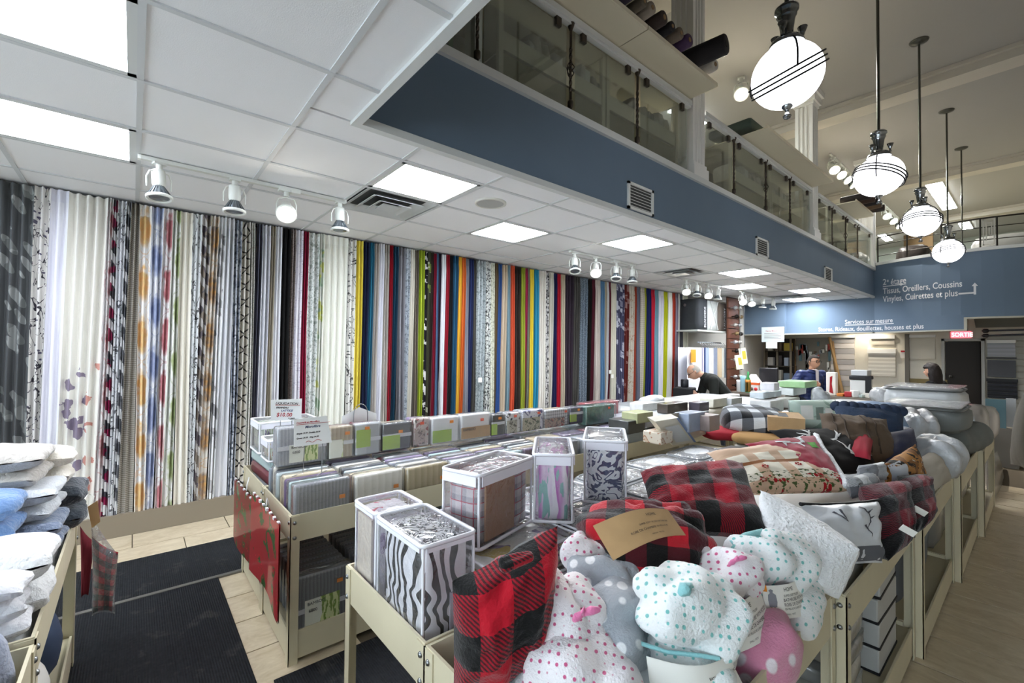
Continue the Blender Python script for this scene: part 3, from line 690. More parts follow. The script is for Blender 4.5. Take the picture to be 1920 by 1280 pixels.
# ============================================================= CURTAINS ON THE LEFT WALL
def cloth(kind, c0, c1='#ffffff', c2='#888888', seed=0, sheer=0):
    k = ('cl', kind, c0, c1, c2, seed)
    if k in MATS: return MATS[k]
    t = NT('curtain_'+kind); a, b, c = srgb(c0), srgb(c1), srgb(c2)
    uv = t.mapv(t.coord('UV'), loc=(seed*.37, seed*.21, 0)); u, v, _ = t.sep(uv)
    rough = .85
    if kind == 'plain': col = a
    elif kind == 'rib':            # fine horizontal ribs
        w = t.wave(uv, 22, .5, 2, 'Y'); col = t.mix(t.step(w, .25, .75), a, b)
    elif kind == 'streak':         # vertical slub
        n = t.noise(t.mapv(uv, (60, 2, 1)), 1, 3); col = t.mix(t.step(n, .35, .65), a, b)
    elif kind == 'speck':
        n = t.noise(uv, 90, 2); col = t.mix(t.gt(n, .53), a, b)
    elif kind == 'lace':
        d = t.vor(uv, 45, .7); col = t.mix(t.lt(d, .35), a, b)
    elif kind == 'leaf':           # scattered slanted leaves
        q = t.mapv(uv, (1, 1, 1), (0, 0, .9)); q = t.mapv(q, (3.4, 9, 1)); d = t.vor(q, 1.2, 1); s = t.noise(uv, 8, 2)
        m = t.lt(d, .40); col = t.mix(m, a, b); col = t.mix(t.math('MULTIPLY', m, t.gt(s, .52)), col, c)
    elif kind == 'branch':         # dark thin twigs
        n = t.noise(t.mapv(uv, (1, .55, 1)), 11, 3, .5, 1.0); r = t.math('ABSOLUTE', t.math('SUBTRACT', n, .5))
        col = t.mix(t.lt(r, .013), a, b); d = t.vor(t.mapv(uv, (14, 24, 1), (0, 0, .6)), 1.2, 1); col = t.mix(t.math('MULTIPLY', t.lt(d, .24), t.gt(t.noise(uv, 5, 1), .5)), col, c)
    elif kind == 'bloom':          # big soft flowers repeating up the cloth
        n = t.noise(uv, 9, 3); vv = t.math('FRACT', t.math('DIVIDE', t.math('ADD', v, t.math('MULTIPLY', n, .10)), .42))
        uu = t.math('MULTIPLY', t.math('SUBTRACT', t.math('FRACT', t.math('DIVIDE', t.math('ADD', u, .06), .19)), .5), 1.3)
        r = t.math('ADD', t.math('POWER', t.math('SUBTRACT', vv, .5), 2), t.math('POWER', uu, 2))
        r = t.math('ADD', r, t.math('MULTIPLY', t.math('SUBTRACT', n, .5), .34))
        m = t.math('MULTIPLY', t.step(r, .15, .07), .8); col = t.mix(m, a, t.mix(t.step(t.noise(uv, 20, 2), .3, .7), b, c))
        m2 = t.math('MULTIPLY', t.gt(r, .22), t.lt(r, .25)); col = t.mix(t.math('MULTIPLY', m2, .35), col, b)
    elif kind == 'block':          # blocky leaf stack, two tones
        r = t.math('FRACT', t.math('DIVIDE', t.math('ADD', v, t.math('MULTIPLY', u, 1.2)), .17)); w = t.gt(t.noise(uv, 7, 2), .5)
        col = t.mix(t.gt(r, .42), a, t.mix(w, b, c))
    elif kind == 'xx':             # crossed twigs
        p1 = t.math('FRACT', t.math('MULTIPLY', t.math('ADD', v, t.math('MULTIPLY', u, 1.1)), 7)); p2 = t.math('FRACT', t.math('MULTIPLY', t.math('SUBTRACT', v, t.math('MULTIPLY', u, 1.1)), 7))
        n = t.noise(uv, 14, 2); p1 = t.math('ADD', p1, t.math('MULTIPLY', n, .25)); p2 = t.math('ADD', p2, t.math('MULTIPLY', n, .25))
        m = t.math('MAXIMUM', t.lt(t.math('ABSOLUTE', t.math('SUBTRACT', p1, .6)), .05), t.lt(t.math('ABSOLUTE', t.math('SUBTRACT', p2, .6)), .05)); col = t.mix(m, a, b)
    elif kind == 'city':
        n = t.noise(t.mapv(uv, (20, 6, 1)), 1.5, 4, .7); col = t.mix(t.step(n, .45, .55), a, b); col = t.mix(t.gt(t.noise(t.mapv(uv, (40, 30, 1)), 1, 2), .58), col, c)
    elif kind == 'script':
        n = t.noise(t.mapv(uv, (70, 35, 1)), 1, 3, .6, .8); col = t.mix(t.gt(n, .54), a, b)
    elif kind == 'hem':            # sheer with embroidered flowers low down
        d = t.vor(uv, 9, 1); n = t.noise(uv, 30, 2); low = t.step(t.sep(t.coord('UV'))[1], 1.35, .75); big = t.gt(t.noise(uv, 4.5, 2), .47)
        m = t.math('MULTIPLY', t.math('MULTIPLY', t.lt(t.math('ADD', d, t.math('MULTIPLY', n, .3)), .56), t.gt(low, .2)), big)
        right = t.gt(t.sep(t.coord('UV'))[0], .22); col = t.mix(t.math('MULTIPLY', m, .8), a, t.mix(right, b, c))
    elif kind == 'check':
        p = t.lt(t.math('FRACT', t.math('MULTIPLY', u, 30)), .3); q = t.lt(t.math('FRACT', t.math('MULTIPLY', v, 30)), .3); col = t.mix(t.math('MULTIPLY', t.math('ADD', p, q), .5), a, b)
    else: col = a
    if kind in ('plain', 'streak', 'rib'):
        t.bump(t.noise(t.mapv(uv, (1, .1, 1)), 60, 2), .08, .01)
    MATS[k] = t.fin(col, rough, spec=.2, sheen=.1); return MATS[k]
TOPZ = 2.614
XC = -4.62
CN_ = []
# (top-left px, bottom-left px, fabric, short name) ; tops read just under the ceiling, bottoms at the hem or y=850
CUR = [
 (-60, -75, ('leaf', '#55585a', '#9a9d9c', '#7d8180'), 'charcoal curtain with pale leaves'),
 (65, 47, ('branch', '#e4e2df', '#3a3742', '#5d5a70'), 'white curtain with dark toile print'),
 (96, 68, ('streak', '#e3e3ee', '#f2f2f7'), 'lilac white sheer curtain'),
 (130, 102, ('hem', '#efede6', '#6b5580', '#c8705f'), 'ivory sheer curtain embroidered with purple and coral flowers'),
 (203, 175, ('bloom', '#efeceb', '#b3243a', '#8e2038'), 'white curtain with red blossoms'),
 (213, 193, ('block', '#e9e7e8', '#8e1f4c', '#4b4a52'), 'white curtain with burgundy and grey leaf blocks'),
 (222, 205, ('branch', '#e6e7ea', '#5a5b63', '#6a6b72'), 'white curtain with grey branches'),
 (238, 214, ('block', '#e2e2e4', '#55575f', '#74757c'), 'white curtain with dark grey leaf blocks'),
 (247, 222, ('rib', '#8e877c', '#b9b3a8'), 'taupe ribbed curtain'),
 (263, 252, ('bloom', '#f0efee', '#e0a33a', '#d9b45a'), 'white curtain with orange blossoms'),
 (285, 272, ('bloom', '#edeef2', '#6c80b4', '#98a5c9'), 'white curtain with blue blossoms'),
 (308, 290, ('bloom', '#f0eeee', '#a8243c', '#c65a66'), 'white curtain with crimson blossoms'),
 (325, 303, ('bloom', '#eeeeea', '#8ea04a', '#b3bf80'), 'white curtain with green blossoms'),
 (340, 325, ('streak', '#e6e1d4', '#f0ede4'), 'plain cream curtain'),
 (362, 350, ('branch', '#e9ebec', '#3c3d40', '#b0b3b6'), 'white curtain with black twigs'),
 (380, 362, ('block', '#d9d6d4', '#6a6168', '#93887c'), 'grey and taupe block print curtain'),
 (397, 373, ('bloom', '#e9e4dc', '#dca028', '#6f6a70'), 'white curtain with mustard and grey shapes'),
 (412, 388, ('leaf', '#ebebec', '#c3c2c4', '#9a999c'), 'white curtain with faint grey leaves'),
 (425, 400, ('streak', '#eeeef0', '#e2e3e8'), 'plain white sheer curtain'),
 (440, 428, ('city', '#d3d6db', '#8a91a0', '#5c6270'), 'blue grey city print curtain'),
 (455, 440, ('xx', '#e6e1d8', '#2d2c2c'), 'ivory curtain with crossed black twigs'),
 (470, 460, ('speck', '#ebeae4', '#cfcdc6'), 'speckled cream curtain'),
]
SIMPLE = [  # left px read around mid height
 (479, ('streak', '#5f6070', '#757587'), 'slate purple curtain'), (490, ('streak', '#dfe0e6', '#eeeef2'), 'white voile curtain'), (505, ('streak', '#b2aa98', '#cdc6b7'), 'beige striped curtain'),
 (515, ('streak', '#e2e2e6', '#f0f0f2'), 'bright white curtain'), (527, ('plain', '#131313'), 'deep black curtain'), (544, ('speck', '#a89a95', '#7f7370'), 'mauve taupe textured curtain'),
 (553, ('lace', '#e6e4ea', '#cfccd6'), 'white lace curtain'), (567, ('plain', '#8a1034'), 'crimson velvet curtain'), (577, ('script', '#e6e8e6', '#a9b0aa'), 'white sketch print curtain'),
 (597, ('leaf', '#eceee6', '#d9dc8e', '#b9cdb8'), 'white curtain with yellow green sprigs'), (606, ('streak', '#efefe6', '#e7e7dc'), 'wide cream sheer curtain'), (652, ('branch', '#eae9e4', '#3f4040', '#6f7272'), 'white botanical print curtain'),
 (667, ('plain', '#e0cf52'), 'bright yellow curtain'), (680, ('plain', '#1c2545'), 'dark navy curtain'), (692, ('plain', '#2f7f9c'), 'teal curtain'), (700, ('streak', '#b3aca4', '#ccc7c0'), 'light taupe curtain'),
 (710, ('plain', '#e9e9ef'), 'cool white curtain'), (719, ('streak', '#a9a49c', '#c4c0b8'), 'greige curtain'), (729, ('plain', '#a3152a'), 'scarlet curtain'), (736, ('plain', '#1f4a63'), 'dark teal curtain'),
 (746, ('streak', '#77767c', '#8f8e94'), 'mid grey curtain'), (760, ('script', '#ccd3da', '#939aa3'), 'pale blue grey sketch curtain'), (769, ('streak', '#dedace', '#ebe8de'), 'ivory curtain'), (777, ('plain', '#6f665a'), 'brown taupe curtain'),
 (785, ('streak', '#93a327', '#a5b534'), 'lime green curtain'), (796, ('block', '#221d27', '#e8e6e4', '#221d27'), 'black curtain with white loops'), (801, ('leaf', '#4d4d3a', '#8f9e55', '#cfd2b8'), 'olive pattern curtain'), (807, ('plain', '#3a2d28'), 'dark brown curtain'),
 (812, ('plain', '#8c1733'), 'burgundy curtain'), (818, ('plain', '#4f7090'), 'steel blue curtain'), (822, ('plain', '#2a1c2e'), 'dark plum curtain'), (827, ('plain', '#e3e4e6'), 'pure white curtain'), (835, ('plain', '#a01f30'), 'red curtain'),
 (842, ('plain', '#17171a'), 'jet black curtain'), (849, ('streak', '#1d4a66', '#2a5c7a'), 'peacock blue curtain'), (859, ('plain', '#e4b93c'), 'golden yellow curtain'), (865, ('plain', '#cf6a2c'), 'orange curtain'), (872, ('streak', '#7d8089', '#94969e'), 'cool grey curtain'),
 (879, ('plain', '#25305c'), 'royal navy curtain'), (887, ('plain', '#4c4a44'), 'dark olive grey curtain'), (893, ('script', '#b9c1c2', '#8d9697'), 'blue grey marled curtain'), (910, ('script', '#d9dbd6', '#4b4c4c'), 'white curtain with black script'), (920, ('script', '#dcdccb', '#b4b6a2'), 'pale sage patterned curtain'),
 (928, ('plain', '#6b5a40'), 'brown curtain'), (933, ('plain', '#34568f'), 'cobalt blue curtain'), (941, ('streak', '#bba88e', '#cdbda6'), 'beige curtain'), (951, ('plain', '#7f9aa3'), 'duck egg blue curtain'), (957, ('plain', '#cf5636'), 'orange red curtain'), (965, ('streak', '#231d1b', '#3a302a'), 'black brown curtain'),
 (977, ('streak', '#8f9a2c', '#a5ae3c'), 'olive lime curtain'), (985, ('plain', '#a62850'), 'magenta curtain'), (989, ('plain', '#7a7d6e'), 'grey green curtain'), (993, ('plain', '#e7cf3f'), 'lemon yellow curtain'), (1001, ('plain', '#2f93b3'), 'turquoise curtain'), (1010, ('streak', '#dcd7cc', '#ece8df'), 'wide ivory curtain'),
 (1024, ('city', '#e3e1de', '#8f8d8c', '#3f3f40'), 'white curtain with grey print'), (1030, ('streak', '#cfcabc', '#dedacf'), 'cream linen curtain'), (1038, ('plain', '#20234e'), 'indigo curtain'), (1045, ('plain', '#b8182e'), 'bright red curtain'), (1052, ('streak', '#b9ac93', '#cabfa9'), 'sand curtain'), (1060, ('streak', '#2f2530', '#40343f'), 'aubergine curtain'),
 (1075, ('streak', '#45433f', '#5b5955'), 'dark grey curtain'), (1087, ('speck', '#64707d', '#8d99a5'), 'slate blue marled curtain'), (1102, ('plain', '#191615'), 'soft black curtain'), (1110, ('plain', '#5b2230'), 'maroon curtain'), (1115, ('streak', '#c7bdb3', '#ddd5cd'), 'pinkish ivory curtain'), (1126, ('plain', '#5b83a6'), 'sky blue curtain'),
 (1134, ('plain', '#b7ac96'), 'khaki beige curtain'), (1138, ('plain', '#e0dedf'), 'narrow white curtain'), (1141, ('plain', '#6d2736'), 'wine red curtain'), (1145, ('streak', '#d3cfbe', '#e2dfd0'), 'butter cream curtain'), (1156, ('leaf', '#4b4c66', '#c9cbd6', '#8f90a6'), 'indigo curtain with white leaves'), (1171, ('leaf', '#6b2b26', '#a8807a', '#8a4a42'), 'russet curtain with pale leaves'),
 (1179, ('branch', '#cfc8ba', '#b49a84', '#d9b8a8'), 'beige floral curtain'), (1189, ('plain', '#a2472f'), 'rust curtain'), (1194, ('plain', '#6b6f7d'), 'slate curtain'), (1200, ('check', '#cfc8bb', '#a79f92'), 'beige check curtain'), (1208, ('plain', '#a3a838'), 'chartreuse curtain'), (1211, ('plain', '#1f2b5e'), 'midnight blue curtain'),
 (1221, ('plain', '#d03046'), 'poppy red curtain'), (1227, ('plain', '#6d96a3'), 'blue teal curtain'), (1235, ('streak', '#e4e3e7', '#d3d0da'), 'lavender white curtain'), (1244, ('plain', '#bcc022'), 'acid lime curtain'), (1252, ('plain', '#e2e1da'), 'off white curtain'), (1261, ('plain', '#a63a28'), 'brick red curtain'),
 (1266, ('streak', '#6e6672', '#7d7581'), 'mauve grey curtain'), (1272, ('plain', '#c6c4bd'), 'narrow pale grey curtain'), (1275, ('plain', '#4c4c52'), 'graphite curtain'), (1280, ('streak', '#cfccb8', '#dcd9c8'), 'last cream curtain beside the laundry hampers'), (1290, None, None),
]
allc = []
for i, (tp, bp_, fab, nm) in enumerate(CUR):
    nt, nb = (CUR[i+1][0], CUR[i+1][1]) if i+1 < len(CUR) else (479, 470)
    yt0, yt1 = at(tp, 335+.171*tp, 0, XC).y, at(nt, 335+.171*nt, 0, XC).y
    yb0, yb1 = at(bp_, 850, 0, XC).y, at(nb, 850, 0, XC).y
    # extend lean from y=850 down to the hem
    allc.append((yt0, yt1, yb0, yb1, fab, nm))
for i in range(len(SIMPLE)-1):
    l, fab, nm = SIMPLE[i]; r = SIMPLE[i+1][0]
    y0, y1 = at(l, 590, 0, XC).y, at(r, 590, 0, XC).y
    allc.append((y0, y1, y0-.02, y1-.02, fab, nm))
rc = random.Random(11)
for i, (yt0, yt1, yb0, yb1, fab, nm) in enumerate(allc):
    w = yt1-yt0; npl = max(2, round(w/.055)); ph = rc.random()*6; amp = .028+.012*rc.random()
    hem = .10+.03*rc.random()-(.05 if i < 9 and i > 2 else 0)
    topz = TOPZ-.012*rc.random()
    if nm and 'wide cream' in nm: amp = .02
    nu = npl*6; nv = 14
    jit = [rc.uniform(-.25, .25) for _ in range(npl+2)]
    def fn(u, v, yt0=yt0, yt1=yt1, yb0=yb0, yb1=yb1, npl=npl, ph=ph, amp=amp, hem=hem, topz=topz, jit=jit):
        z = hem+(topz-hem)*v; f = (1-v)
        y0 = yt0+(yb0-yt0)*f; y1 = yt1+(yb1-yt1)*f
        k = u*npl; j = int(min(npl-1, k)); ang = 2*pi*k
        pin = .6 if v > .955 else 1
        x = XC-.03 + amp*pin*cos(ang+jit[j]*sin(ang))*(1+.25*sin(3*v+ph+j))*(.45+.55*min(1, v*3)) + .012*sin(2.2*v+ph)*f
        y = y0+(y1-y0)*u + .006*sin(ang*2+ph)*f + .008*sin(4*v+ph)*f*(0 if u in (0, 1) else 1)
        if v == 0: z += .008*sin(ang+ph)
        return (x, y, z)
    cw = (yt1-yt0)*1.5
    mb = MB(); mb.grid(nu, nv, fn, True, lambda u, v, cw=cw: (u*cw, v*2.45))
    t = thing('curtain', None, 'curtain', (XC-.03, (yt0+yt1)/2, 0), 0, 'curtains hanging along the left wall')
    lft = allc[i-1][5] if i else None; rgt = allc[i+1][5] if i+1 < len(allc) else None
    lab = nm if len(nm.split()) >= 7 else (nm+' hanging between '+ (lft.replace(' curtain', '') if lft else '')+' and '+(rgt.replace(' curtain', '').split(' with')[0] if rgt else '')+' ones') if lft and rgt else nm+' at the end of the row'
    ws = lab.split()
    if len(ws) > 16: lab = ' '.join((nm+' right of the '+lft).split()[:16])
    t['label'] = lab
    o = mb.build('drape', cloth(*fab[:1], *fab[1:], seed=i % 7), t); o.location = (-(XC-.03), -(yt0+yt1)/2, 0)
    # header tape
    mh = MB(); mh.grid(nu, 1, lambda u, v: tuple(Vector(fn(u, .965+.035*v))+Vector((.006, 0, .004*v))), True, lambda u, v: (u*cw, v*.05+2.4))
    base = fab[1]
    ho = mh.build('heading', cloth('plain', fab[1]) if fab[0] in ('streak', 'hem', 'plain', 'rib') else cloth(*fab[:1], *fab[1:], seed=i % 7), t); ho.location = o.location
# curtain rail
o = boxobj('curtain_rail', (XC-.10, -1.4, 2.595), (XC-.07, 8.42, 2.62), plain('#3a3b3d', .5)); tag(o, 'long dark curtain rail under the ceiling edge', 'rail')
# little price tags on far curtains
for (px, py, lab) in [(900, 712, 'small white price tag pinned to the blue grey marled curtain'), (1144, 697, 'small white price tag pinned on the wine red curtain'), (1148, 705, 'small white rosette tag by the wine red curtain')]:
    p = at(px, py, 0, XC+.035)
    o = MB().box((0, -.03, -.03), (.004, .03, .03)).build('price_tag', plain('#f0efe9', .7), None, p); tag(o, lab, 'tag')
# ============================================================= GOODS: builders
m_bin = plain('#cfc6aa', .5, var=.03, bscale=20); m_bin2 = plain('#bdb498', .55)
m_bolt = plain('#8c8f90', .3, metal=.9)
m_film = clear((1, 1, 1), .16, .10, .05, (.92, .93, .95), .5)
m_film2 = clear((1, 1, 1), .22, .12, .14, (.9, .92, .95), .8)
m_pip = plain('#eeeef4', .35); m_lab = plain('#f2f1ea', .6); m_kraft = plain('#b8966a', .75, var=.05)
m_org = plain('#f2952c', .5); m_redst = plain('#f0603c', .5); m_ink = plain('#2b2a2a', .6); m_inkr = plain('#b0202a', .6); m_inkg = plain('#6b6b6b', .6)
m_green = plain('#a9c64f', .5)
_boltm = MB().lathe([(0, .006), (.006, .005), (.009, 0), (.009, -.002)], 10).mesh('bolt'); _boltm.materials.append(m_bolt)
def bin_table(x0, x1, y0, y1, label, z=.69, ap=.125, bolts=True, low=.13, grp='beige steel bin tables'):
    t = thing('bin_table', label, 'table', ((x0+x1)/2, (y0+y1)/2, 0), 0, grp)
    w, d = (x1-x0)/2, (y1-y0)/2; th = .008
    boxobj('tray', (-w+th, -d+th, z-ap), (w-th, d-th, z-ap+.012), m_bin2, t)
    for s in (-1, 1):
        a, b = sorted((s*d, s*(d-th))); boxobj('side_panel', (-w, a, z-ap), (w, b, z), m_bin, t)
        a, b = sorted((s*w, s*(w-th))); boxobj('side_panel', (a, -d+th, z-ap), (b, d-th, z), m_bin, t)
    L = .042
    for sx in (-1, 1):
        for sy in (-1, 1):
            e = .004; X0, Y0 = sx*(w+e), sy*(d+e)
            mb = MB()
            a, b = sorted((X0, X0-sx*L)); c, f = sorted((Y0, Y0-sy*.004)); mb.box((a, c, 0), (b, f, z-.004))
            a, b = sorted((X0, X0-sx*.004)); c, f = sorted((Y0, Y0-sy*L)); mb.box((a, c, 0), (b, f, z-.004))
            lg = mb.build('leg', m_bin, t)
            if bolts:
                for zz in (z-.035, z-.105):
                    link('bolt', _boltm, None, lg, (X0-sx*.02, Y0, zz), (pi/2 if sy < 0 else -pi/2, 0, 0))
                    link('bolt', _boltm, None, lg, (X0, Y0-sy*.02, zz), (0, pi/2*sx, 0))
    if low:
        boxobj('lower_shelf', (-w+.01, -d+.01, low-.01), (w-.01, d-.01, low), m_bin2, t)
        for s in (-1, 1):
            a, b = sorted((s*(d-.002), s*(d-.01))); boxobj('kick_panel', (-w+.04, a, .02), (w-.04, b, low+.02), m_bin, t)
            a, b = sorted((s*(w-.002), s*(w-.01))); boxobj('kick_panel', (a, -d+.04, .02), (b, d-.04, low+.02), m_bin, t)
    return t
# ---- prints
def ribbed(c0, c1, n=55):
    k = ('rb', c0, c1, n)
    if k in MATS: return MATS[k]
    t = NT('ribbed_cloth'); u, v, _ = t.sep(t.coord('UV')); w = t.math('FRACT', t.math('MULTIPLY', t.math('ADD', u, t.math('MULTIPLY', t.noise(t.coord('UV'), 6, 1), .02)), n))
    c = t.mix(t.step(w, .2, .8), srgb(c0), srgb(c1)); t.bump(w, .5, .004); MATS[k] = t.fin(c, .6, coat=.5); return MATS[k]
def plaid(c_red='#b01024', c_blk='#141414', c_mid='#5e1420', n=8.0, coord='UV', stripes=70, rot=0, coat=0, off=(0, 0)):
    k = ('pl', c_red, c_blk, c_mid, n, coord, rot, off, stripes)
    if k in MATS: return MATS[k]
    t = NT('buffalo_plaid'); uv = t.mapv(t.coord(coord), (1, 1, 1), (0, 0, rot), (off[0], off[1], 0)); u, v, _ = t.sep(uv)
    a = t.lt(t.math('FRACT', t.math('MULTIPLY', u, n/2)), .5); b = t.lt(t.math('FRACT', t.math('MULTIPLY', v, n/2)), .5)
    both = t.math('MULTIPLY', a, b); one = t.math('SUBTRACT', t.math('MAXIMUM', a, b), both)
    st = t.lt(t.math('FRACT', t.math('MULTIPLY', t.math('ADD', u, v), stripes)), .5) if stripes else 1
    c = t.mix(both, srgb(c_red), srgb(c_blk)); mid = t.mix(st, srgb(c_red), srgb(c_blk)) if stripes else srgb(c_mid)
    if stripes: mid = t.mix(.45, mid, srgb(c_mid))
    c = t.mix(one, c, mid); t.bump(t.noise(t.coord('Object'), 140, 3), .35, .01); MATS[k] = t.fin(c, .85, sheen=.25, spec=.15, coat=coat); return MATS[k]
def dots(base, dot, scale, r, rnd=.25, dot2=None):
    k = ('dt', base, dot, scale, r, rnd)
    if k in MATS: return MATS[k]
    t = NT('dotted_plush'); d = t.vor(t.coord('UV'), scale, rnd); m = t.step(d, r+.04, r-.02)
    c = t.mix(m, srgb(base), srgb(dot)); t.bump(t.noise(t.coord('Object'), 160, 3), .5, .01); MATS[k] = t.fin(c, .9, sheen=.4, spec=.1); return MATS[k]
def printed(kind, c0, c1, c2='#808080', sc=1.0, coat=.4):
    k = ('pr', kind, c0, c1, c2, sc)
    if k in MATS: return MATS[k]
    t = NT('print_'+kind); uv = t.mapv(t.coord('UV'), (sc, sc, sc)); a, b, c = srgb(c0), srgb(c1), srgb(c2)
    if kind == 'zebra':
        n = t.noise(uv, 5, 2, .5, .4); w = t.math('FRACT', t.math('ADD', t.math('MULTIPLY', t.sep(uv)[0], 24), t.math('MULTIPLY', n, 6.5))); col = t.mix(t.lt(w, .45), a, b)
    elif kind == 'swirl':
        n = t.noise(uv, 9, 2, .5, 1.5); w = t.math('FRACT', t.math('MULTIPLY', n, 7)); col = t.mix(t.lt(w, .35), a, b)
    elif kind == 'folds':      # stacked folded layers seen from the side
        u, v, _ = t.sep(uv); n = t.noise(t.mapv(uv, (2, 12, 1)), 3, 2); w = t.math('FRACT', t.math('MULTIPLY', t.math('ADD', v, t.math('MULTIPLY', n, .05)), 38)); col = t.mix(t.step(w, .15, .6), b, a); col = t.mix(t.gt(t.noise(t.mapv(uv, (6, 20, 1)), 2.5, 2), .56), col, c)
    elif kind == 'vfolds':
        u, v, _ = t.sep(uv); n = t.noise(t.mapv(uv, (12, 2, 1)), 3, 2); w = t.math('FRACT', t.math('MULTIPLY', t.math('ADD', u, t.math('MULTIPLY', n, .06)), 30)); col = t.mix(t.step(w, .1, .7), b, a); col = t.mix(t.gt(t.noise(t.mapv(uv, (26, 5, 1)), 2, 2), .55), col, c)
    elif kind == 'floral':
        n = t.noise(uv, 14, 2, .5, 1); col = t.mix(t.gt(n, .56), a, b); col = t.mix(t.gt(t.noise(uv, 9, 2, .5, .6), .6), col, c)
    elif kind == 'check':
        u, v, _ = t.sep(uv); p = t.lt(t.math('FRACT', t.math('MULTIPLY', u, 40)), .35); q = t.lt(t.math('FRACT', t.math('MULTIPLY', v, 40)), .35); col = t.mix(t.math('MULTIPLY', t.math('ADD', p, q), .5), a, b)
    elif kind == 'tartan':
        u, v, _ = t.sep(uv); p = t.lt(t.math('FRACT', t.math('MULTIPLY', u, 13)), .45); q = t.lt(t.math('FRACT', t.math('MULTIPLY', v, 13)), .45); r = t.lt(t.math('FRACT', t.math('MULTIPLY', u, 13)), .07); s = t.lt(t.math('FRACT', t.math('MULTIPLY', v, 13)), .07)
        col = t.mix(t.math('MULTIPLY', t.math('ADD', p, q), .45), a, b); col = t.mix(t.math('MAXIMUM', r, s), col, c)
    elif kind == 'crinkle':    # wrapped white quilts
        n = t.noise(uv, 12, 4, .6, 2.0); col = t.mix(t.step(n, .35, .65), a, b); col = t.mix(t.gt(t.noise(uv, 20, 3, .6, 1.5), .66), col, c)
    elif kind == 'candles':
        u, v, _ = t.sep(t.coord('UV')); n = t.noise(uv, 25, 3); wood = t.mix(t.noise(t.mapv(uv, (2, 25, 1)), 1.5, 3), srgb('#c9a384'), srgb('#e2c6ac')); col = wood
        fu = t.math('FRACT', t.math('MULTIPLY', u, 6.6)); cand = t.math('MULTIPLY', t.math('MULTIPLY', t.gt(fu, .18), t.lt(fu, .80)), t.math('MULTIPLY', t.gt(v, .05), t.lt(v, .29))); col = t.mix(cand, col, srgb('#efe8d6'))
        tw_ = t.lt(t.math('ABSOLUTE', t.math('SUBTRACT', v, .20)), .012); col = t.mix(tw_, col, srgb('#a06a45'))
        fir = t.math('MULTIPLY', t.lt(v, .11), t.gt(t.noise(t.mapv(uv, (18, 30, 1), (0, 0, .6)), 2, 3), .56)); col = t.mix(fir, col, srgb('#4c5c30'))
        d = t.vor(uv, 38, .9); near = t.math('MULTIPLY', t.lt(v, .075), t.gt(t.noise(uv, 8, 1), .52)); col = t.mix(t.math('MULTIPLY', t.lt(d, .42), near), col, srgb('#a8141c'))
    elif kind == 'dogface':
        n = t.noise(uv, 6, 2, .5, .6); col = t.mix(t.gt(n, .5), srgb('#8a5a2c'), srgb('#b98244')); col = t.mix(t.gt(t.noise(uv, 8, 2, .5, .9), .58), col, srgb('#1d1715')); col = t.mix(t.gt(t.noise(uv, 9, 2, .5, .4), .66), col, srgb('#d9d4cc'))
    elif kind == 'bamboo':     # printed insert card
        u, v, _ = t.sep(t.coord('UV')); g = t.mix(t.gt(t.noise(t.mapv(uv, (40, 12, 1), (0, 0, .5)), 1.5, 3), .5), srgb('#dfe8a8'), srgb('#7f9f3e')); col = t.mix(t.gt(t.math('ADD', u, t.math('MULTIPLY', t.noise(uv, 20, 2), .05)), .10), srgb('#eef0e4'), g)
    elif kind == 'holiday':    # red towel with fir sprigs
        n = t.noise(uv, 7, 3, .6, .5); col = t.mix(t.gt(n, .56), a, t.mix(t.noise(uv, 60, 2), srgb('#24401c'), srgb('#3f6a30'))); col = t.mix(t.math('MULTIPLY', t.lt(t.vor(uv, 30, 1), .18), t.gt(n, .48)), col, srgb('#d0202c'))
    else: col = a
    MATS[k] = t.fin(col, .6, coat=coat, spec=.3); return MATS[k]
# ---- soft shapes
def qpillow(name, cs, thick, mat, label=None, cat='pillow', group=None, n=20, pinch=.07, wr=.006, seed=0, back=1.0, power=2.6, parent=None, uvs=None, sag=0, asroot=True):
    """cushion spanned by four corners bl, br, tr, tl"""
    bl, br, tr, tl = [Vector(c) for c in cs]; c = (bl+br+tr+tl)/4
    nrm = ((br-bl)+(tr-tl)).cross((tl-bl)+(tr-br)).normalized()
    if nrm.dot(Vector((0, 0, CAMH))-c) < 0: nrm = -nrm
    W_, H_ = ((br-bl).length+(tr-tl).length)/2, ((tl-bl).length+(tr-br).length)/2
    uvs = uvs or (W_, H_)
    def surf(u, v, side=1, lift=0):
        s, t_ = 2*u-1, 2*v-1
        s2 = s*(1-pinch*(1-t_*t_)); t2 = t_*(1-pinch*(1-s*s))
        a, b = (s2+1)/2, (t2+1)/2
        p = bl*(1-a)*(1-b)+br*a*(1-b)+tr*a*b+tl*(1-a)*b
        pr = (max(0, 1-abs(s)**power)*max(0, 1-abs(t_)**power))**.55
        w = wr*fbm((u*4+seed, v*4, seed*1.7), 1.3, 3)*(1 if pr > 0 else .3)
        return p+nrm*(side*(thick if side > 0 else thick*back)*pr+w+lift)
    mb = MB(); mb.grid(n, n, lambda u, v: surf(u, v, 1), True, lambda u, v: (u*uvs[0], v*uvs[1]))
    mb.grid(n, n, lambda u, v: surf(1-u, v, -1), True, lambda u, v: ((1-u)*uvs[0], v*uvs[1]))
    if asroot and parent is None:
        t = thing(name, label, cat, c, 0, group); o = mb.build('cover', mat, t); o.location = -c
        return t, surf, c
    o = mb.build(name, mat, parent); return o, surf, c
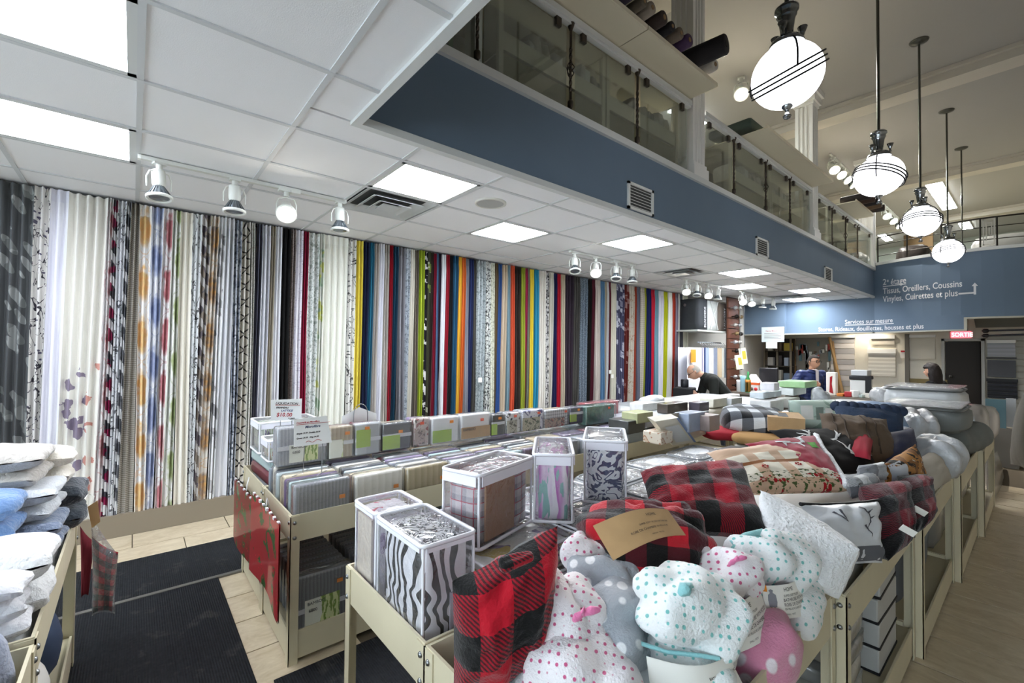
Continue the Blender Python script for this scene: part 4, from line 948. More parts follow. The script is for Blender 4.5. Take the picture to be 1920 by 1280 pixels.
def stroke(t, c, surf, pts, w, mat, name='motif', lift=.003, taper=True):
    """painted stroke lying on a cushion: pts in its own uv"""
    mb = MB(); vs = []; m = len(pts); P2 = []
    for i in range(m-1):
        k = max(1, int(hypot(pts[i+1][0]-pts[i][0], pts[i+1][1]-pts[i][1])/.03))
        for j in range(k): P2.append((pts[i][0]+(pts[i+1][0]-pts[i][0])*j/k, pts[i][1]+(pts[i+1][1]-pts[i][1])*j/k))
    P2.append(pts[-1]); m = len(P2)
    for i, (u, v) in enumerate(P2):
        a, b = P2[max(0, i-1)], P2[min(m-1, i+1)]; L = hypot(b[0]-a[0], b[1]-a[1]) or 1; nx, ny = -(b[1]-a[1])/L, (b[0]-a[0])/L
        ww = w*(1-.75*i/max(1, m-1)) if taper else w
        vs.append(surf(u+nx*ww, v+ny*ww, 1, lift)-c); vs.append(surf(u-nx*ww, v-ny*ww, 1, lift)-c)
    mb.add(vs, [(2*i, 2*i+1, 2*i+3, 2*i+2) for i in range(m-1)])
    return mb.build(name, mat, t)
def patch(t, c, surf, u0, u1, v0, v1, mat, name='patch', lift=.003, n=6, uvm=None):
    mb = MB(); mb.grid(n, n, lambda u, v: surf(u0+(u1-u0)*u, v0+(v1-v0)*v, 1, lift)-c, True, (lambda u, v: (u*uvm[0], v*uvm[1])) if uvm else None)
    return mb.build(name, mat, t)
PD = Vector((.45, -.62, .64)).normalized(); PX = Vector((.81, .59, 0)).normalized(); PY = PD.cross(PX)
def blob(name, c, rad, rot, mat, seed=0, amp=.02, fr=7, ex=.8, nu=44, nv=28, flat=0, folds=0, parent=None, fd=(1, .4, .2)):
    """lumpy soft bundle; c is the centre"""
    c = Vector(c); E_ = Euler(rot).to_matrix(); fd = Vector(fd)
    def sg(x, e): return (abs(x)**e)*(1 if x >= 0 else -1)
    def fn(u, v):
        th = u*2*pi; ph = (v-.5)*pi
        d = Vector((sg(cos(ph), ex)*sg(cos(th), ex), sg(cos(ph), ex)*sg(sin(th), ex), sg(sin(ph), ex)))
        p = Vector((d.x*rad[0], d.y*rad[1], d.z*rad[2]))
        q = p*fr+Vector((seed*3.1, seed*1.3, seed))
        w = amp*(noise.noise(q)+.5*noise.noise(q*2.1))
        if folds: w += folds*2.2*(abs(sin(p.dot(fd)*26+3.2*noise.noise(q*.55)))-.75)+folds*.8*(abs(sin(p.dot(Vector((fd.z, -fd.x, fd.y)))*34+4*noise.noise(q*.7+Vector((9, 2, 4)))))-.7)
        nn = Vector((d.x/rad[0], d.y/rad[1], d.z/rad[2])).normalized(); p = p+nn*w
        if flat and p.z < -rad[2]*flat: p.z = -rad[2]*flat
        return E_ @ p
    mb = MB(); mb.grid(nu, nv, lambda u, v: fn(u if u < 1 else 0, v), True, lambda u, v: ((lambda p: (p.dot(PX), p.dot(PY)))(fn(u if u < 1 else 0, v))))
    o = mb.build(name, mat, parent); o.location = c if parent is None else c-parent.location
    return o
def roll(name, A, B, r, mat, seed=0, amp=.012, fr=9, nu=28, nv=26, sq=1.0, parent=None, ends=.35):
    A, B = Vector(A), Vector(B); t = (B-A); L = t.length; t.normalize(); up = Vector((0, 0, 1)); x = t.cross(up).normalized(); y = x.cross(t)
    def fn(u, v):
        a = u*2*pi if u < 1 else 0; e = min(v, 1-v)/.14; k = 1 if e >= 1 else sqrt(max(0, 1-(1-e)**2))*(1-ends*0)+0
        q = A+t*(L*v); rr = r*k; w = amp*noise.noise((q+x*cos(a)*.1+y*sin(a)*.1)*fr+Vector((seed, 0, 0)))*k
        return q+x*cos(a)*(rr+w)+y*sin(a)*(rr*sq+w)
    mb = MB(); mb.grid(nu, nv, fn, True, lambda u, v: (u*2*pi*r, v*L))
    c = (A+B)/2
    for i, vv in enumerate(mb.v): mb.v[i] = tuple(Vector(vv)-c)
    return mb.build(name, mat, parent, c if parent is None else c-parent.location)
def folded(name, w, d, h, mat, loc, rz=0, layers=2, seed=0, amp=.006, label=None, cat='towel', group=None, drop=0):
    """folded stack of one cloth, rounded folds on the +y side; w along x, d along y"""
    mb = MB(); lh = h/layers
    for L in range(layers):
        z0 = lh*L
        def fn(u, v, L=L, z0=z0):
            a = u*2*pi if u < 1 else 0; e = .45; cx, cz = cos(a), sin(a)
            y = (abs(cx)**e)*(1 if cx > 0 else -1)*d/2; z = z0+lh/2+(abs(cz)**.75)*(1 if cz > 0 else -1)*lh*.53
            x = (v-.5)*w; q = Vector((x, y, z))
            k = min(v, 1-v)/.05; k = 1 if k > 1 else sqrt(max(0, 1-(1-k)**2))
            y *= (.96+.04*k); z = z0+lh/2+(z-z0-lh/2)*max(.02, k)
            g = amp*noise.noise(q*14+Vector((seed, L*3, 0)))
            z -= drop*max(0, (y/(d/2)))**2*.5
            return (x, y+g*2, z+g)
        mb.grid(26, 14, fn, True, lambda u, v: (u*d*2, v*w))
    o = mb.build(name, mat, None, loc, (0, 0, rz)); return tag(o, label, cat, group)
# ---- packed bedding
def pack(name, w, h, t_, mat, loc, rz=0, label=None, cat='sheet set', group='packaged sheet sets', ribbon=None, card=None, sticker=None, text=None, sleeve=True, rx=0, ry=0, cardmat=None):
    """upright pack; face looks along +x, w along y, thickness t_ along x"""
    t = thing(name, label, cat, loc, rz, group); t.rotation_euler = (rx, ry, rz)
    b = rbox('folded_cloth', t_*.86, w*.95, h*.97, mat, t, r=.012, seg=2)
    xf = t_/2-.002
    if ribbon: boxobj('ribbon', (xf-.006, -w*.475, h*ribbon), (xf+.002, w*.475, h*ribbon+.022), plain('#d7d8dc', .4), t)
    if card:
        y0, y1, z0, z1 = [card[0]*w-w/2, card[1]*w-w/2, card[2]*h, card[3]*h]
        mb = MB().box((xf, y0, z0), (xf+.005, y1, z1)); 
        cm = cardmat or printed('bamboo', '#ffffff', '#ffffff')
        mb2 = MB(); mb2.add([(xf+.005, y0, z0), (xf+.005, y1, z0), (xf+.005, y1, z1), (xf+.005, y0, z1), (xf, y0, z0), (xf, y1, z0), (xf, y1, z1), (xf, y0, z1)], [(0, 1, 2, 3), (1, 5, 6, 2), (4, 0, 3, 7), (3, 2, 6, 7), (4, 5, 1, 0)], False, [(0, 0), (y1-y0, 0), (y1-y0, z1-z0), (0, z1-z0)]*2)
        co = mb2.build('insert_card', cm, t)
        if text:
            n = len(text)
            for i, (s, sz, fx, fz) in enumerate(text):
                lettering(s, sz, m_ink, co, Matrix.Translation((xf+.006, y0+(y1-y0)*fx, z0+(z1-z0)*fz)) @ frame((0, 1, 0), (0, 0, 1)), extrude=.0006)
    if sticker: boxobj('price_sticker', (xf+.003, w*(sticker[0]-.5)-.014, h*sticker[1]-.009), (xf+.0065, w*(sticker[0]-.5)+.014, h*sticker[1]+.009), m_redst if len(sticker) > 2 else m_org, t)
    if sleeve:
        rbox('plastic_sleeve', t_+.012, w, h, m_film, t, (0, 0, -.0), r=.010, seg=2)
    return t
def bag(name, x0, x1, y0, y1, z0, z1, mats, label, rz=0, pip=.006, group='zipped clear comforter bags', handle=None, cardface=None, cat='comforter bag', zipband=.03):
    """zipped clear bag with white piping holding a folded comforter; mats: side print, top print"""
    cx, cy = (x0+x1)/2, (y0+y1)/2; t = thing(name, label, cat, (cx, cy, z0), rz, group)
    w, d, h = x1-x0, y1-y0, z1-z0
    side, top = mats
    mb = MB(); g = .012; X, Y, Z = w/2-g, d/2-g, h-g
    me = rbox_mesh(w-2*g, d-2*g, h-g, .02, 3, .004, key=('bag', id(side), id(top))).copy()
    me.materials.clear(); me.materials.append(side); me.materials.append(top)
    for p in me.polygons: p.material_index = 1 if p.normal.z > .7 else 0
    link('comforter', me, None, t)
    rbox('clear_shell', w, d, h, m_film, t, r=.016, seg=3)
    X, Y = w/2, d/2; zb = h-.004; q = MB(); rr = .018
    for z in (.006, h-.004):
        pts = []
        for (sx, sy, a0) in ((1, 1, 0), (-1, 1, 90), (-1, -1, 180), (1, -1, 270)):
            for a in (0, 30, 60, 90): pts.append((sx*(X-rr)+rr*cos(radians(a0+a)), sy*(Y-rr)+rr*sin(radians(a0+a)), z))
        MB().tube(pts, pip, 6, closed=True).build('piping', m_pip, t)
    for (sx, sy) in ((1, 1), (-1, 1), (-1, -1), (1, -1)):
        MB().tube([(sx*(X-.006), sy*(Y-.006), .006), (sx*(X-.006), sy*(Y-.006), h-.006)], pip*.8, 6).build('corner_seam', m_pip, t)
    if zipband:
        z0_, z1_ = h-.012-zipband, h-.010
        f = MB()
        for s in (-1, 1):
            a, b = sorted((s*(Y+.001), s*(Y+.004))); f.box((-X+.012, a, z0_), (X-.012, b, z1_)); a, b = sorted((s*(X+.001), s*(X+.004))); f.box((a, -Y+.012, z0_), (b, Y-.012, z1_))
        f.build('zip_band', plain('#e7e7f0', .4), t)
    if cardface:
        ax, a0, a1, b0, b1, cm = cardface
        if ax == 'x': boxobj('insert_card', (X-.010, -Y+d*a0, h*b0), (X-.0025, -Y+d*a1, h*b1), cm, t)
        else: boxobj('insert_card', (-X+w*a0, -Y+.0025, h*b0), (-X+w*a1, -Y+.010, h*b1), cm, t)
    return t
def nearbox(pn, pb, z0, pl, pr, pt, mind=.06, maxd=.6):
    c = at(pn, pb, 2, z0); x1, y0 = c.x, c.y
    x0 = at(pl, pb, 1, y0).x; y1 = at(pr, pb, 0, x1).y; z1 = at(pn, pt, 0, x1).z
    x0 = min(x1-mind, max(x0, x1-maxd)); y1 = max(y0+mind, min(y1, y0+maxd))
    return x0, x1, y0, y1, z1
def carton(name, nb, z0, mat, label, cat='box', group=None, r=.008, extra=None, puff=0, rz=0):
    x0, x1, y0, y1, z1 = nb
    t = thing(name, label, cat, ((x0+x1)/2, (y0+y1)/2, z0), rz, group)
    rbox('body', x1-x0, y1-y0, z1-z0, mat, t, r=r, puff=puff)
    return t
# ============================================================= TABLES AND THEIR GOODS
RIM = .69; DECK = .577
# island beside the curtains (two columns), middle island (two columns), towel bin on the left
SEC = [.57, 1.735, 2.90, 4.06, 5.22, 6.38]
ordn = ['nearest', 'second', 'third', 'fourth', 'fifth']
for i in range(5):
    bin_table(-2.838, -2.26, SEC[i]+.004, SEC[i+1]-.004, '%s beige bin table along the aisle side of the curtain island' % ordn[i], bolts=i == 0)
    bin_table(-3.42, -2.846, SEC[i]+.004, SEC[i+1]-.004, '%s beige bin table along the curtain side of the curtain island' % ordn[i], bolts=i == 0)
SE2 = [.60, 1.76, 2.93, 4.09, 5.25, 6.40]
for i in range(5):
    bin_table(-1.63, -1.064, SE2[i]+.005, SE2[i+1]-.005, '%s beige bin table on the left half of the middle island' % ordn[i], bolts=i == 0, low=.13 if i else 0)
    bin_table(-1.056, [-.445, -.415, -.385, -.35, -.315][i], SE2[i]+.005, SE2[i+1]-.005, '%s beige bin table on the right half of the middle island' % ordn[i], bolts=i < 2, low=.13 if i else 0)
bin_table(-2.91, -1.752, -.77, -.188, 'beige bin table of folded towels at the left', bolts=True)
bin_table(-1.744, -.60, -.77, -.188, 'beige bin table at the bottom left corner', z=.675, bolts=True)
# black carpets and their metal strip
o = MB().box((-3.42, -.62, 0), (-.9, .44, .008)).build('door_mat', m_carpet); tag(o, 'black ribbed carpet mat in the left aisle', 'mat')
o = MB().box((-4.05, -.95, 0), (-3.43, .62, .008)).build('door_mat', m_carpet); tag(o, 'dark carpet strip along the curtains', 'mat')
o = MB().box((-3.43, -.95, 0), (-3.40, .60, .012)).build('metal_strip', plain('#77756f', .4, metal=.5)); tag(o, 'grey metal threshold strip between the two black mats', 'strip')
o = MB().box((-2.2, .50, 0), (-1.0, 1.9, .008)).build('door_mat', m_carpet); tag(o, 'black ribbed carpet mat under the zebra comforter bag', 'mat')
# ---- curtain island, aisle side: filed sheet sets
FILE = [('#7f8287', '#989aa0', 'grey ribbed'), ('#dcdad0', '#e8e6de', 'cream'), ('#b3a583', '#c4b797', 'beige'), ('#c7ccd0', '#d6dade', 'pale grey'), ('#9fb9bf', '#b5cbd0', 'pale aqua'), ('#6a5a72', '#7d6c86', 'purple'), ('#8d8f92', '#a5a7aa', 'mid grey'), ('#e0ddd4', '#eceae3', 'ivory'), ('#4b4d52', '#5c5e64', 'charcoal')]
THK = .05
EDGE = ['#8b8e93', '#c9b79a', '#a9aeb8', '#5b4a6b', '#d9d5cb', '#6f2f3a', '#b9c7cb', '#8f7fa0', '#cfc3a6', '#7c8590', '#a8c0c2', '#4c5058']
ENM = ['grey', 'sand', 'blue grey', 'violet', 'ivory', 'maroon', 'pale aqua', 'lilac', 'straw', 'slate', 'mint', 'charcoal']
y = .585
for j in range(6):
    c0, c1, nm = FILE[j]; w = .278; yc = y+w/2
    fro = dict(ribbon=.30, sticker=(.82, .62), card=(.32, .80, .0, .42) if j == 0 else None, text=[('BAMBOO', .022, .04, .62), ('Luxe', .010, .60, .64), ('SHEET SET', .007, .06, .40)] if j == 0 else None)
    if j in (1, 2): fro['ribbon'] = None
    pack('sheet_set', w, .25-.006*min(j, 4), THK, ribbed(c0, c1, 60 if j == 0 else 26), (-2.298, yc, DECK), 0, '%s sheet set facing the aisle in the front file, %s from the corner' % (nm, ['first', 'second', 'third', 'fourth', 'fifth', 'sixth'][j]), **fro)
    for k in range(1, 10):
        q = (k*5+j*3) % 12
        pack('sheet_set', w-.01*((k+j) % 3), .245-.004*((k*3+j) % 4)-.006*min(j, 4), THK, plain(EDGE[q], .5, coat=.5), (-2.298-.054*k, yc+.004*sin(k*2+j), DECK), .02*sin(k*3+j), '%s sheet set, %s behind the %s one at the front of its file' % (ENM[q], ['', 'directly', 'second', 'third', 'fourth', 'fifth', 'sixth', 'seventh', 'eighth', 'ninth'][k], nm), sleeve=k % 2 == 0)
    y += w+.012
for j in range(6, 10):
    yc = y+.15
    for k in range(3):
        q = (j*2+k) % 12
        pack('sheet_set', .27, .22, .16, plain(EDGE[q], .5, coat=.5), (-2.36-.19*k, yc, DECK), 0, '%s bedding pack in the aisle file, row %s, place %s' % (ENM[q], ['seven', 'eight', 'nine', 'ten'][j-6], ['one', 'two', 'three'][k]))
    y += .30
# display row standing on top of the files
ZD = DECK+.247
BAMB = [('BAMBOO', .020, .06, .80), ('6800', .020, .10, .52)]
DISP = [
 (518, 614, 797, ribbed('#8d9096', '#a3a6ac', 60), dict(ribbon=.40, card=(.24, .80, .08, .52), text=BAMB), 'grey ribbed sheet set with bamboo card behind the handwritten sign'),
 (617, 663, 797, ribbed('#a89a83', '#b8ab95', 40), dict(ribbon=.42, sticker=(.72, .75), card=(.0, .55, .05, .58)), 'taupe sheet set with bamboo card right of the handwritten sign'),
 (665, 714, 791, ribbed('#b4b8bc', '#c2c6ca', 3), dict(ribbon=.42, sticker=(.45, .82), card=(.05, .58, .25, .78), cardmat=m_green), 'light grey sheet set with upright green card'),
 (716, 772, 791, plain('#4a4d52', .5, coat=.5), dict(ribbon=.47, sticker=(.6, .66), card=(.02, .58, .08, .55), cardmat=m_green), 'charcoal sheet set with green card and white ribbon'),
 (775, 805, 782, printed('floral', '#cfc2bb', '#9a5a5c', '#77716b', 2), dict(sticker=(.5, .8, 1), card=(.05, .7, .1, .6), cardmat=printed('floral', '#b9a59b', '#7d6a6a', '#5f5a58', 3)), 'floral sheet set with a photo card beside the charcoal one'),
 (808, 861, 780, plain('#e3e4e6', .5, coat=.5), dict(sticker=(.7, .78), card=(.05, .7, .06, .50), cardmat=m_green), 'white sheet set with lime green card'),
 (863, 919, 774, plain('#e6e6e8', .5, coat=.5), dict(sticker=(.7, .72, 1), card=(.02, .98, .05, .48), cardmat=m_kraft, text=[('BAMBOO', .026, .05, .70)]), 'white sheet set with broad kraft brown card'),
 (921, 946, 776, plain('#26282b', .5, coat=.5), dict(ribbon=.5, sticker=(.6, .8), card=(.0, .4, .05, .55), cardmat=m_green), 'black sheet set with narrow green card'),
 (948, 976, 772, printed('floral', '#dcdcdc', '#1d1d22', '#8a8a92', 1.4), dict(sticker=(.6, .8, 1), card=(.05, .72, .02, .62), cardmat=printed('floral', '#b9b4a6', '#6f6a5f', '#3a3836', 3)), 'black and white leaf print sheet set with photo card'),
 (978, 1019, 767, printed('floral', '#dadbe4', '#5c5a86', '#a6a6c2', 1.4), dict(sticker=(.75, .8, 1), card=(.02, .8, .02, .62), cardmat=printed('floral', '#b9b4a0', '#67705f', '#4b4a48', 3)), 'white sheet set with violet flowers and photo card'),
 (1021, 1066, 766, printed('check', '#c9cacb', '#77787a'), dict(sticker=(.85, .8, 1), card=(.0, .8, .02, .5), cardmat=printed('floral', '#a98f7f', '#5c5450', '#8a3a34', 3)), 'grey check sheet set with photo card'),
 (1068, 1094, 768, plain('#2b2c4c', .5, coat=.5), dict(ribbon=.55, sticker=(.6, .82), card=(.0, .45, .15, .58), cardmat=m_green), 'navy sheet set with narrow green card, last of the display row'),
]
XD = -2.70
for (pl, pr, pt, mt, kw, lab) in DISP:
    a = at(pl, (pt+850)/2, 0, XD+.03); b = at(pr, (pt+850)/2, 0, XD+.03); h = at((pl+pr)/2, pt, 0, XD+.03).z-ZD
    pack('sheet_set', b.y-a.y, max(.15, h), .07, mt, (XD, (a.y+b.y)/2, ZD), 0, lab, group='display row of sheet sets', **kw)
    pack('sheet_set', (b.y-a.y)*.97, max(.15, h)*.98, .06, plain(EDGE[int(pl) % 12], .5, coat=.5), (XD-.075, (a.y+b.y)/2, ZD), 0, 'plain %s sheet set hidden just behind the %s' % (ENM[int(pl) % 12], ' '.join(lab.split()[:6])), group='second display row of sheet sets', sleeve=False)
for (pl, pr, pt, xx, mt, lab) in [(1099, 1155, 762, -2.62, plain('#1f5b4c', .4, coat=.6, var=.3), 'dark green holiday bedding bag at the end of the display row'), (1100, 1163, 756, -2.78, plain('#9a2a34', .4, coat=.6, var=.2), 'red holiday bedding bag behind the dark green one')]:
    a = at(pl, 800, 0, xx); b = at(pr, 800, 0, xx); h = at(pl, pt, 0, xx).z-.80
    t = pack('holiday_bag', b.y-a.y, h, .13, mt, (xx-.065, (a.y+b.y)/2, .80), 0, lab, cat='bedding bag', group='holiday bedding bags', sticker=(.75, .8, 1))
# low stacks of flat packs carrying the display row further back
for j in range(5):
    y0 = SEC[0]+.03+j*.56
    for k in range(3):
        q = (j*3+k*5) % 12
        rb = rbox('flat_pack', .5, .5, .078, plain(EDGE[q], .45, coat=.6), None, (-3.135, y0+.26, DECK+.08*k), (0, 0, .03*sin(j+k)), .02)
        tag(rb, '%s flat bedding pack, layer %s of stack %s beside the curtains' % (ENM[q], ['one', 'two', 'three'][k], ['one', 'two', 'three', 'four', 'five'][j]), 'bedding pack', 'flat packs beside the curtains')
# leaf print bag at the left end
bag('comforter_bag', -3.38, -3.12, .60, .95, DECK+.236, DECK+.43, (printed('vfolds', '#e4e8de', '#8a9a70', '#6b5a80', 2), printed('floral', '#eef0ea', '#8fb06a', '#c9d6c0', 1.5)), 'clear bag with green leaf print comforter at the left end of the curtain island')
bag('comforter_bag', -3.06, -2.86, .60, .86, DECK+.236, DECK+.36, (printed('vfolds', '#e2e6dc', '#7d8f66', '#b5663a', 2), printed('floral', '#eef0ea', '#a0bb7c', '#d9dfd0', 1.5)), 'small clear bag with green print beside the grey bamboo sheet set')
# signs on wire stands
def sign(name, c4, label, lines, legs=None, underline=None):
    """card in the plane facing the aisle, corners bl br tr tl"""
    bl, br, tr, tl = c4; o_ = (bl+br)/2
    t = thing(name, label, 'sign', (o_.x, o_.y, o_.z))
    X = (br-bl).normalized(); Y = (tl-bl).normalized(); n = X.cross(Y).normalized()
    vs = [p-o_+n*s for s in (.001, -.001) for p in (bl, br, tr, tl)]
    MB().add(vs, [(0, 1, 2, 3), (7, 6, 5, 4), (0, 4, 5, 1), (1, 5, 6, 2), (2, 6, 7, 3), (3, 7, 4, 0)]).build('card', plain('#eef0ee', .6), t)
    W_, H_ = (br-bl).length, (tl-bl).length
    for (s, sz, fx, fy, mt, sh) in lines:
        lettering(s, sz, mt, t, Matrix.Translation(bl-o_+X*W_*fx+Y*H_*fy+n*.0012) @ frame(X, Y), extrude=.0003, shear=sh, bold=.0004)
    if underline:
        for (fx0, fy0, fx1, fy1, wob, mt) in underline:
            pts = [bl-o_+X*W_*(fx0+(fx1-fx0)*q/12)+Y*H_*(fy0+(fy1-fy0)*q/12+wob*sin(q*.9))+n*.002 for q in range(13)]
            MB().tube(pts, .0011, 4).build('pen_line', mt, t)
    if legs:
        for L in legs: MB().tube([Vector(p)-o_ for p in L], .0022, 6).build('wire_leg', m_bolt, t)
    return t
xs1 = -2.48
p = [at(551, 838, 0, xs1), at(622, 829, 0, xs1), at(613, 779, 0, xs1), at(551, 786, 0, xs1)]
f1 = [(at(568, 885, 2, ZD-.01), at(571, 838, 0, xs1-.004), at(570, 800, 0, xs1-.004)), (at(603, 886, 2, ZD-.01), at(605, 836, 0, xs1-.004), at(603, 795, 0, xs1-.004)), (at(548, 893, 2, ZD-.01), at(568, 885, 2, ZD-.01), at(582, 876, 2, ZD-.01)), (at(593, 893, 2, ZD-.01), at(603, 886, 2, ZD-.01), at(614, 880, 2, ZD-.01))]
sign('price_sign', p, 'tilted handwritten microfibre price card on a wire stand', [('Couvre-lit en Microfibre', .0115, .06, .83, m_inkr, .2), ('Microfibre', .018, .28, .64, plain('#2a3f66', .6), .25), ('Simple 19.99  Double 24.99', .0105, .06, .44, m_ink, .3), ('Queen 29.99   King 34.99', .0105, .06, .27, m_ink, .3)], f1, [(.06, .79, .95, .79, 0, m_inkr), (.3, .12, .72, .16, .035, m_inkr)])
xs2 = -2.80
p = [at(508, 788, 0, xs2), at(565, 788, 0, xs2), at(566, 747, 0, xs2), at(508, 750, 0, xs2)]
f2 = [(at(520, 800, 0, xs2), at(520, 770, 0, xs2)), (at(555, 800, 0, xs2), at(555, 770, 0, xs2))]
b0 = p[0]; zz = ZD
f2 = [(Vector((xs2-.004, p[0].y+.05, zz)), Vector((xs2-.004, p[0].y+.05, p[0].z+.05))), (Vector((xs2-.004, p[1].y-.05, zz)), Vector((xs2-.004, p[1].y-.05, p[0].z+.05)))]
sign('price_sign', p, 'handwritten liquidation price card standing before the black curtain', [('LIQUIDATION', .0185, .14, .80, m_ink, .2), ('PANNEAU', .014, .16, .60, m_ink, .2), ('LATTICE', .016, .32, .45, plain('#3a4f86', .6), .2), ('$10.00', .030, .16, .20, m_inkr, .1), ('en magasin', .008, .55, .10, m_ink, .3)], f2, [(.14, .76, .95, .78, 0, m_inkr), (.6, .07, .95, .08, 0, m_ink)])
# wire card holder with the back of a white card
t = thing('sign_holder', 'wire loop sign holder with a plain white card turned away', 'sign', at(676, 792, 0, -2.82))
c = Vector(t.location); c.z = ZD; t.location = c
hp = at(675, 752, 0, -2.82).z-ZD
MB().tube([(0, -.05, 0), (0, -.045, hp*.75)]+[(0, -.045*cos(a*pi/8), hp*.75+.06*sin(a*pi/8)) for a in range(1, 8)]+[(0, .045, hp*.75), (0, .05, 0)], .003, 6).build('wire_loop', m_bolt, t)
mb = MB(); mb.grid(10, 8, lambda u, v: (-.02+.012*sin(u*7), -.11+.22*u+.0*v, hp*.25+hp*.62*v*(1-.25*abs(u-.5)*2)))
mb.grid(10, 8, lambda u, v: (-.025+.012*sin((1-u)*7), .11-.22*u, hp*.25+hp*.62*v*(1-.25*abs(u-.5)*2)))
mb.build('card', plain('#eceeed', .7), t)
# ---- hanging holiday towels on the end of the island
def hang(pxl, pxr, pyt, pyb, yy, mat, label, seed=0):
    a, b = at(pxl, pyt, 1, yy), at(pxr, pyt+.0, 1, yy); zb = at((pxl+pxr)/2, pyb, 1, yy).z
    x0, x1, zt = a.x, b.x, (a.z+b.z)/2; W_ = x1-x0
    t = thing('hanging_towel', label, 'towel', ((x0+x1)/2, yy, zb), 0, 'holiday towels clipped to the table end')
    def f(u, v, o=0): return (-W_/2+W_*u*(1+.05*(1-v)), -.012-.012*sin(u*6+seed)*(1-v*.5)+o, (zt-zb)*v)
    mb = MB(); mb.grid(14, 14, lambda u, v: f(u, v), True, lambda u, v: (u*W_, v*(zt-zb))); mb.grid(14, 14, lambda u, v: f(1-u, v, .006), True, lambda u, v: ((1-u)*W_, v*(zt-zb)))
    mb.build('cloth', mat, t)
    for k in range(8):
        u = (k+.5)/8; MB().box((-W_/2+W_*u-.011, -.017, (zt-zb)-.010+.005*(k % 2)), (-W_/2+W_*u+.011, -.006, (zt-zb)+.003)).build('scallop', plain('#e7e9ee', .8), t)
    MB().tube([(0, -.008, zt-zb), (.005, -.004, zt-zb+.04), (0, .004, RIM-zb-.005), (-.005, -.004, zt-zb+.04), (0, -.008, zt-zb)], .003, 5).build('ribbon_loop', plain('#eeeeee', .7), t)
    return t
hang(443, 492, 920, 1052, .545, printed('holiday', '#7d1f1c', '#24401c', '#aaaaaa', 1.3), 'dark red wood print holiday towel clipped behind the plain red one')
hang(478, 532, 948, 1118, .525, printed('holiday', '#a3262c', '#24401c', '#aaaaaa', 1.0), 'red holiday towel with fir sprigs clipped to the corner of the island', 2)
# ---- lower shelf of the curtain island
for j in range(4):
    for k in range(8):
        q = FILE[(j*2) % 9]
        pack('sheet_set', .27, .26, .055, ribbed('#63666b', '#7a7d82', 60) if j < 2 else plain(EDGE[(j+k) % 12], .5, coat=.5), (-2.30-.06*k, .74+j*.29, .132), 0, 'grey bamboo sheet set on the lower shelf, file %s, place %s' % (['one', 'two', 'three', 'four'][j], ['one', 'two', 'three', 'four', 'five', 'six', 'seven', 'eight'][k]), group='sheet sets on the lower shelf', **(dict(ribbon=.30, sticker=(.75, .72), card=(.15, .75, .06, .52), text=BAMB) if k == 0 else dict(sleeve=False)))
# ---- middle island, left column: comforter bags
pr_ = printed
bag('comforter_bag', -1.612, -1.43, .622, .80, DECK, .925, (pr_('floral', '#d9d2e2', '#a890b8', '#7d5f92', .9), pr_('floral', '#eee9ee', '#c9506a', '#d9cfe2', .8)), 'clear bag with lilac floral comforter at the front corner of the middle island', cardface=('y', .15, .8, .3, .9, pr_('floral', '#d9cfc4', '#b0603a', '#8a7f70', 2)), zipband=.008)
bag('comforter_bag', -1.405, -1.10, .615, .795, DECK, .93, (pr_('zebra', '#e9e8ee', '#17161a', '#17161a', 1), pr_('swirl', '#f0eff2', '#3a3d46', '#3a3d46', 2)), 'clear bag with zebra striped comforter at the front of the middle island', cardface=('x', .52, .98, .0, .55, plain('#c9c6d2', .5)), zipband=.010)
# flat layer beneath
FL = [(-1.61, -1.35, .83, 1.22, 2, pr_('folds', '#e9eaf0', '#4a5478', '#aab0c6', 1), 'white and navy striped'), (-1.33, -1.09, .83, 1.24, 2, pr_('folds', '#efece4', '#b9a04a', '#a06a90', 1), 'cream floral'), (-1.61, -1.35, 1.25, 1.72, 2, pr_('folds', '#e6e6ea', '#55586a', '#b0b2c0', 1), 'white and grey'), (-1.33, -1.09, 1.27, 1.72, 2, pr_('folds', '#e4e6e4', '#4f6060', '#a9b8b8', 1), 'pale grey')]
for (x0, x1, y0, y1, n, mt, nm) in FL:
    for k in range(n):
        bag('comforter_bag', x0, x1, y0, y1, DECK+.118*k, DECK+.115+.118*k, (mt, pr_('floral', '#efeeea', '#8d80a0', '#c9b46a', .7) if 'floral' in nm else pr_('swirl', '#efeff2', '#4b5068', '#555555', 1.2)), '%s comforter bag lying flat under the upright bags, %s layer' % (nm, ['bottom', 'top'][k]), zipband=0, pip=.005)
ZL = DECK+.236
b_ = bag('comforter_bag', -1.36, -1.19, .875, 1.205, ZL, ZL+.25, (pr_('tartan', '#b9aeb2', '#75707a', '#a02840', 1.6), pr_('tartan', '#d3ccd0', '#9d959c', '#c06078', 1.2)), 'clear bag with grey and red tartan comforter standing on the flat bags', rz=.26, cardface=('x', .12, .62, .08, .82, plain('#a07a5c', .7)))
b_.location = (-1.31, 1.005, ZL)
def turned(px, py, w, d, h, rz, mats, label):
    n = at(px, py, 2, ZL); b = bag('comforter_bag', -w/2, w/2, -d/2, d/2, ZL, ZL+h, mats, label); b.rotation_euler = (0, 0, rz)
    b.location = (n.x-sin(rz)*d/2, n.y+cos(rz)*d/2, ZL); return b
turned(1037, 981, .155, .34, .262, radians(45), (pr_('vfolds', '#e9e4ec', '#b864b8', '#7fb5b0', .6), pr_('vfolds', '#ece9ee', '#b8b4c0', '#d0a0d0', .8)), 'tall clear bag with pink and mint comforter')
turned(1134, 945, .185, .34, .272, radians(38), (pr_('swirl', '#e9edf2', '#2b3a66', '#2b3a66', 1.1), pr_('swirl', '#eceef0', '#9aa0a8', '#9aa0a8', 1.6)), 'tall clear bag with blue paisley comforter')
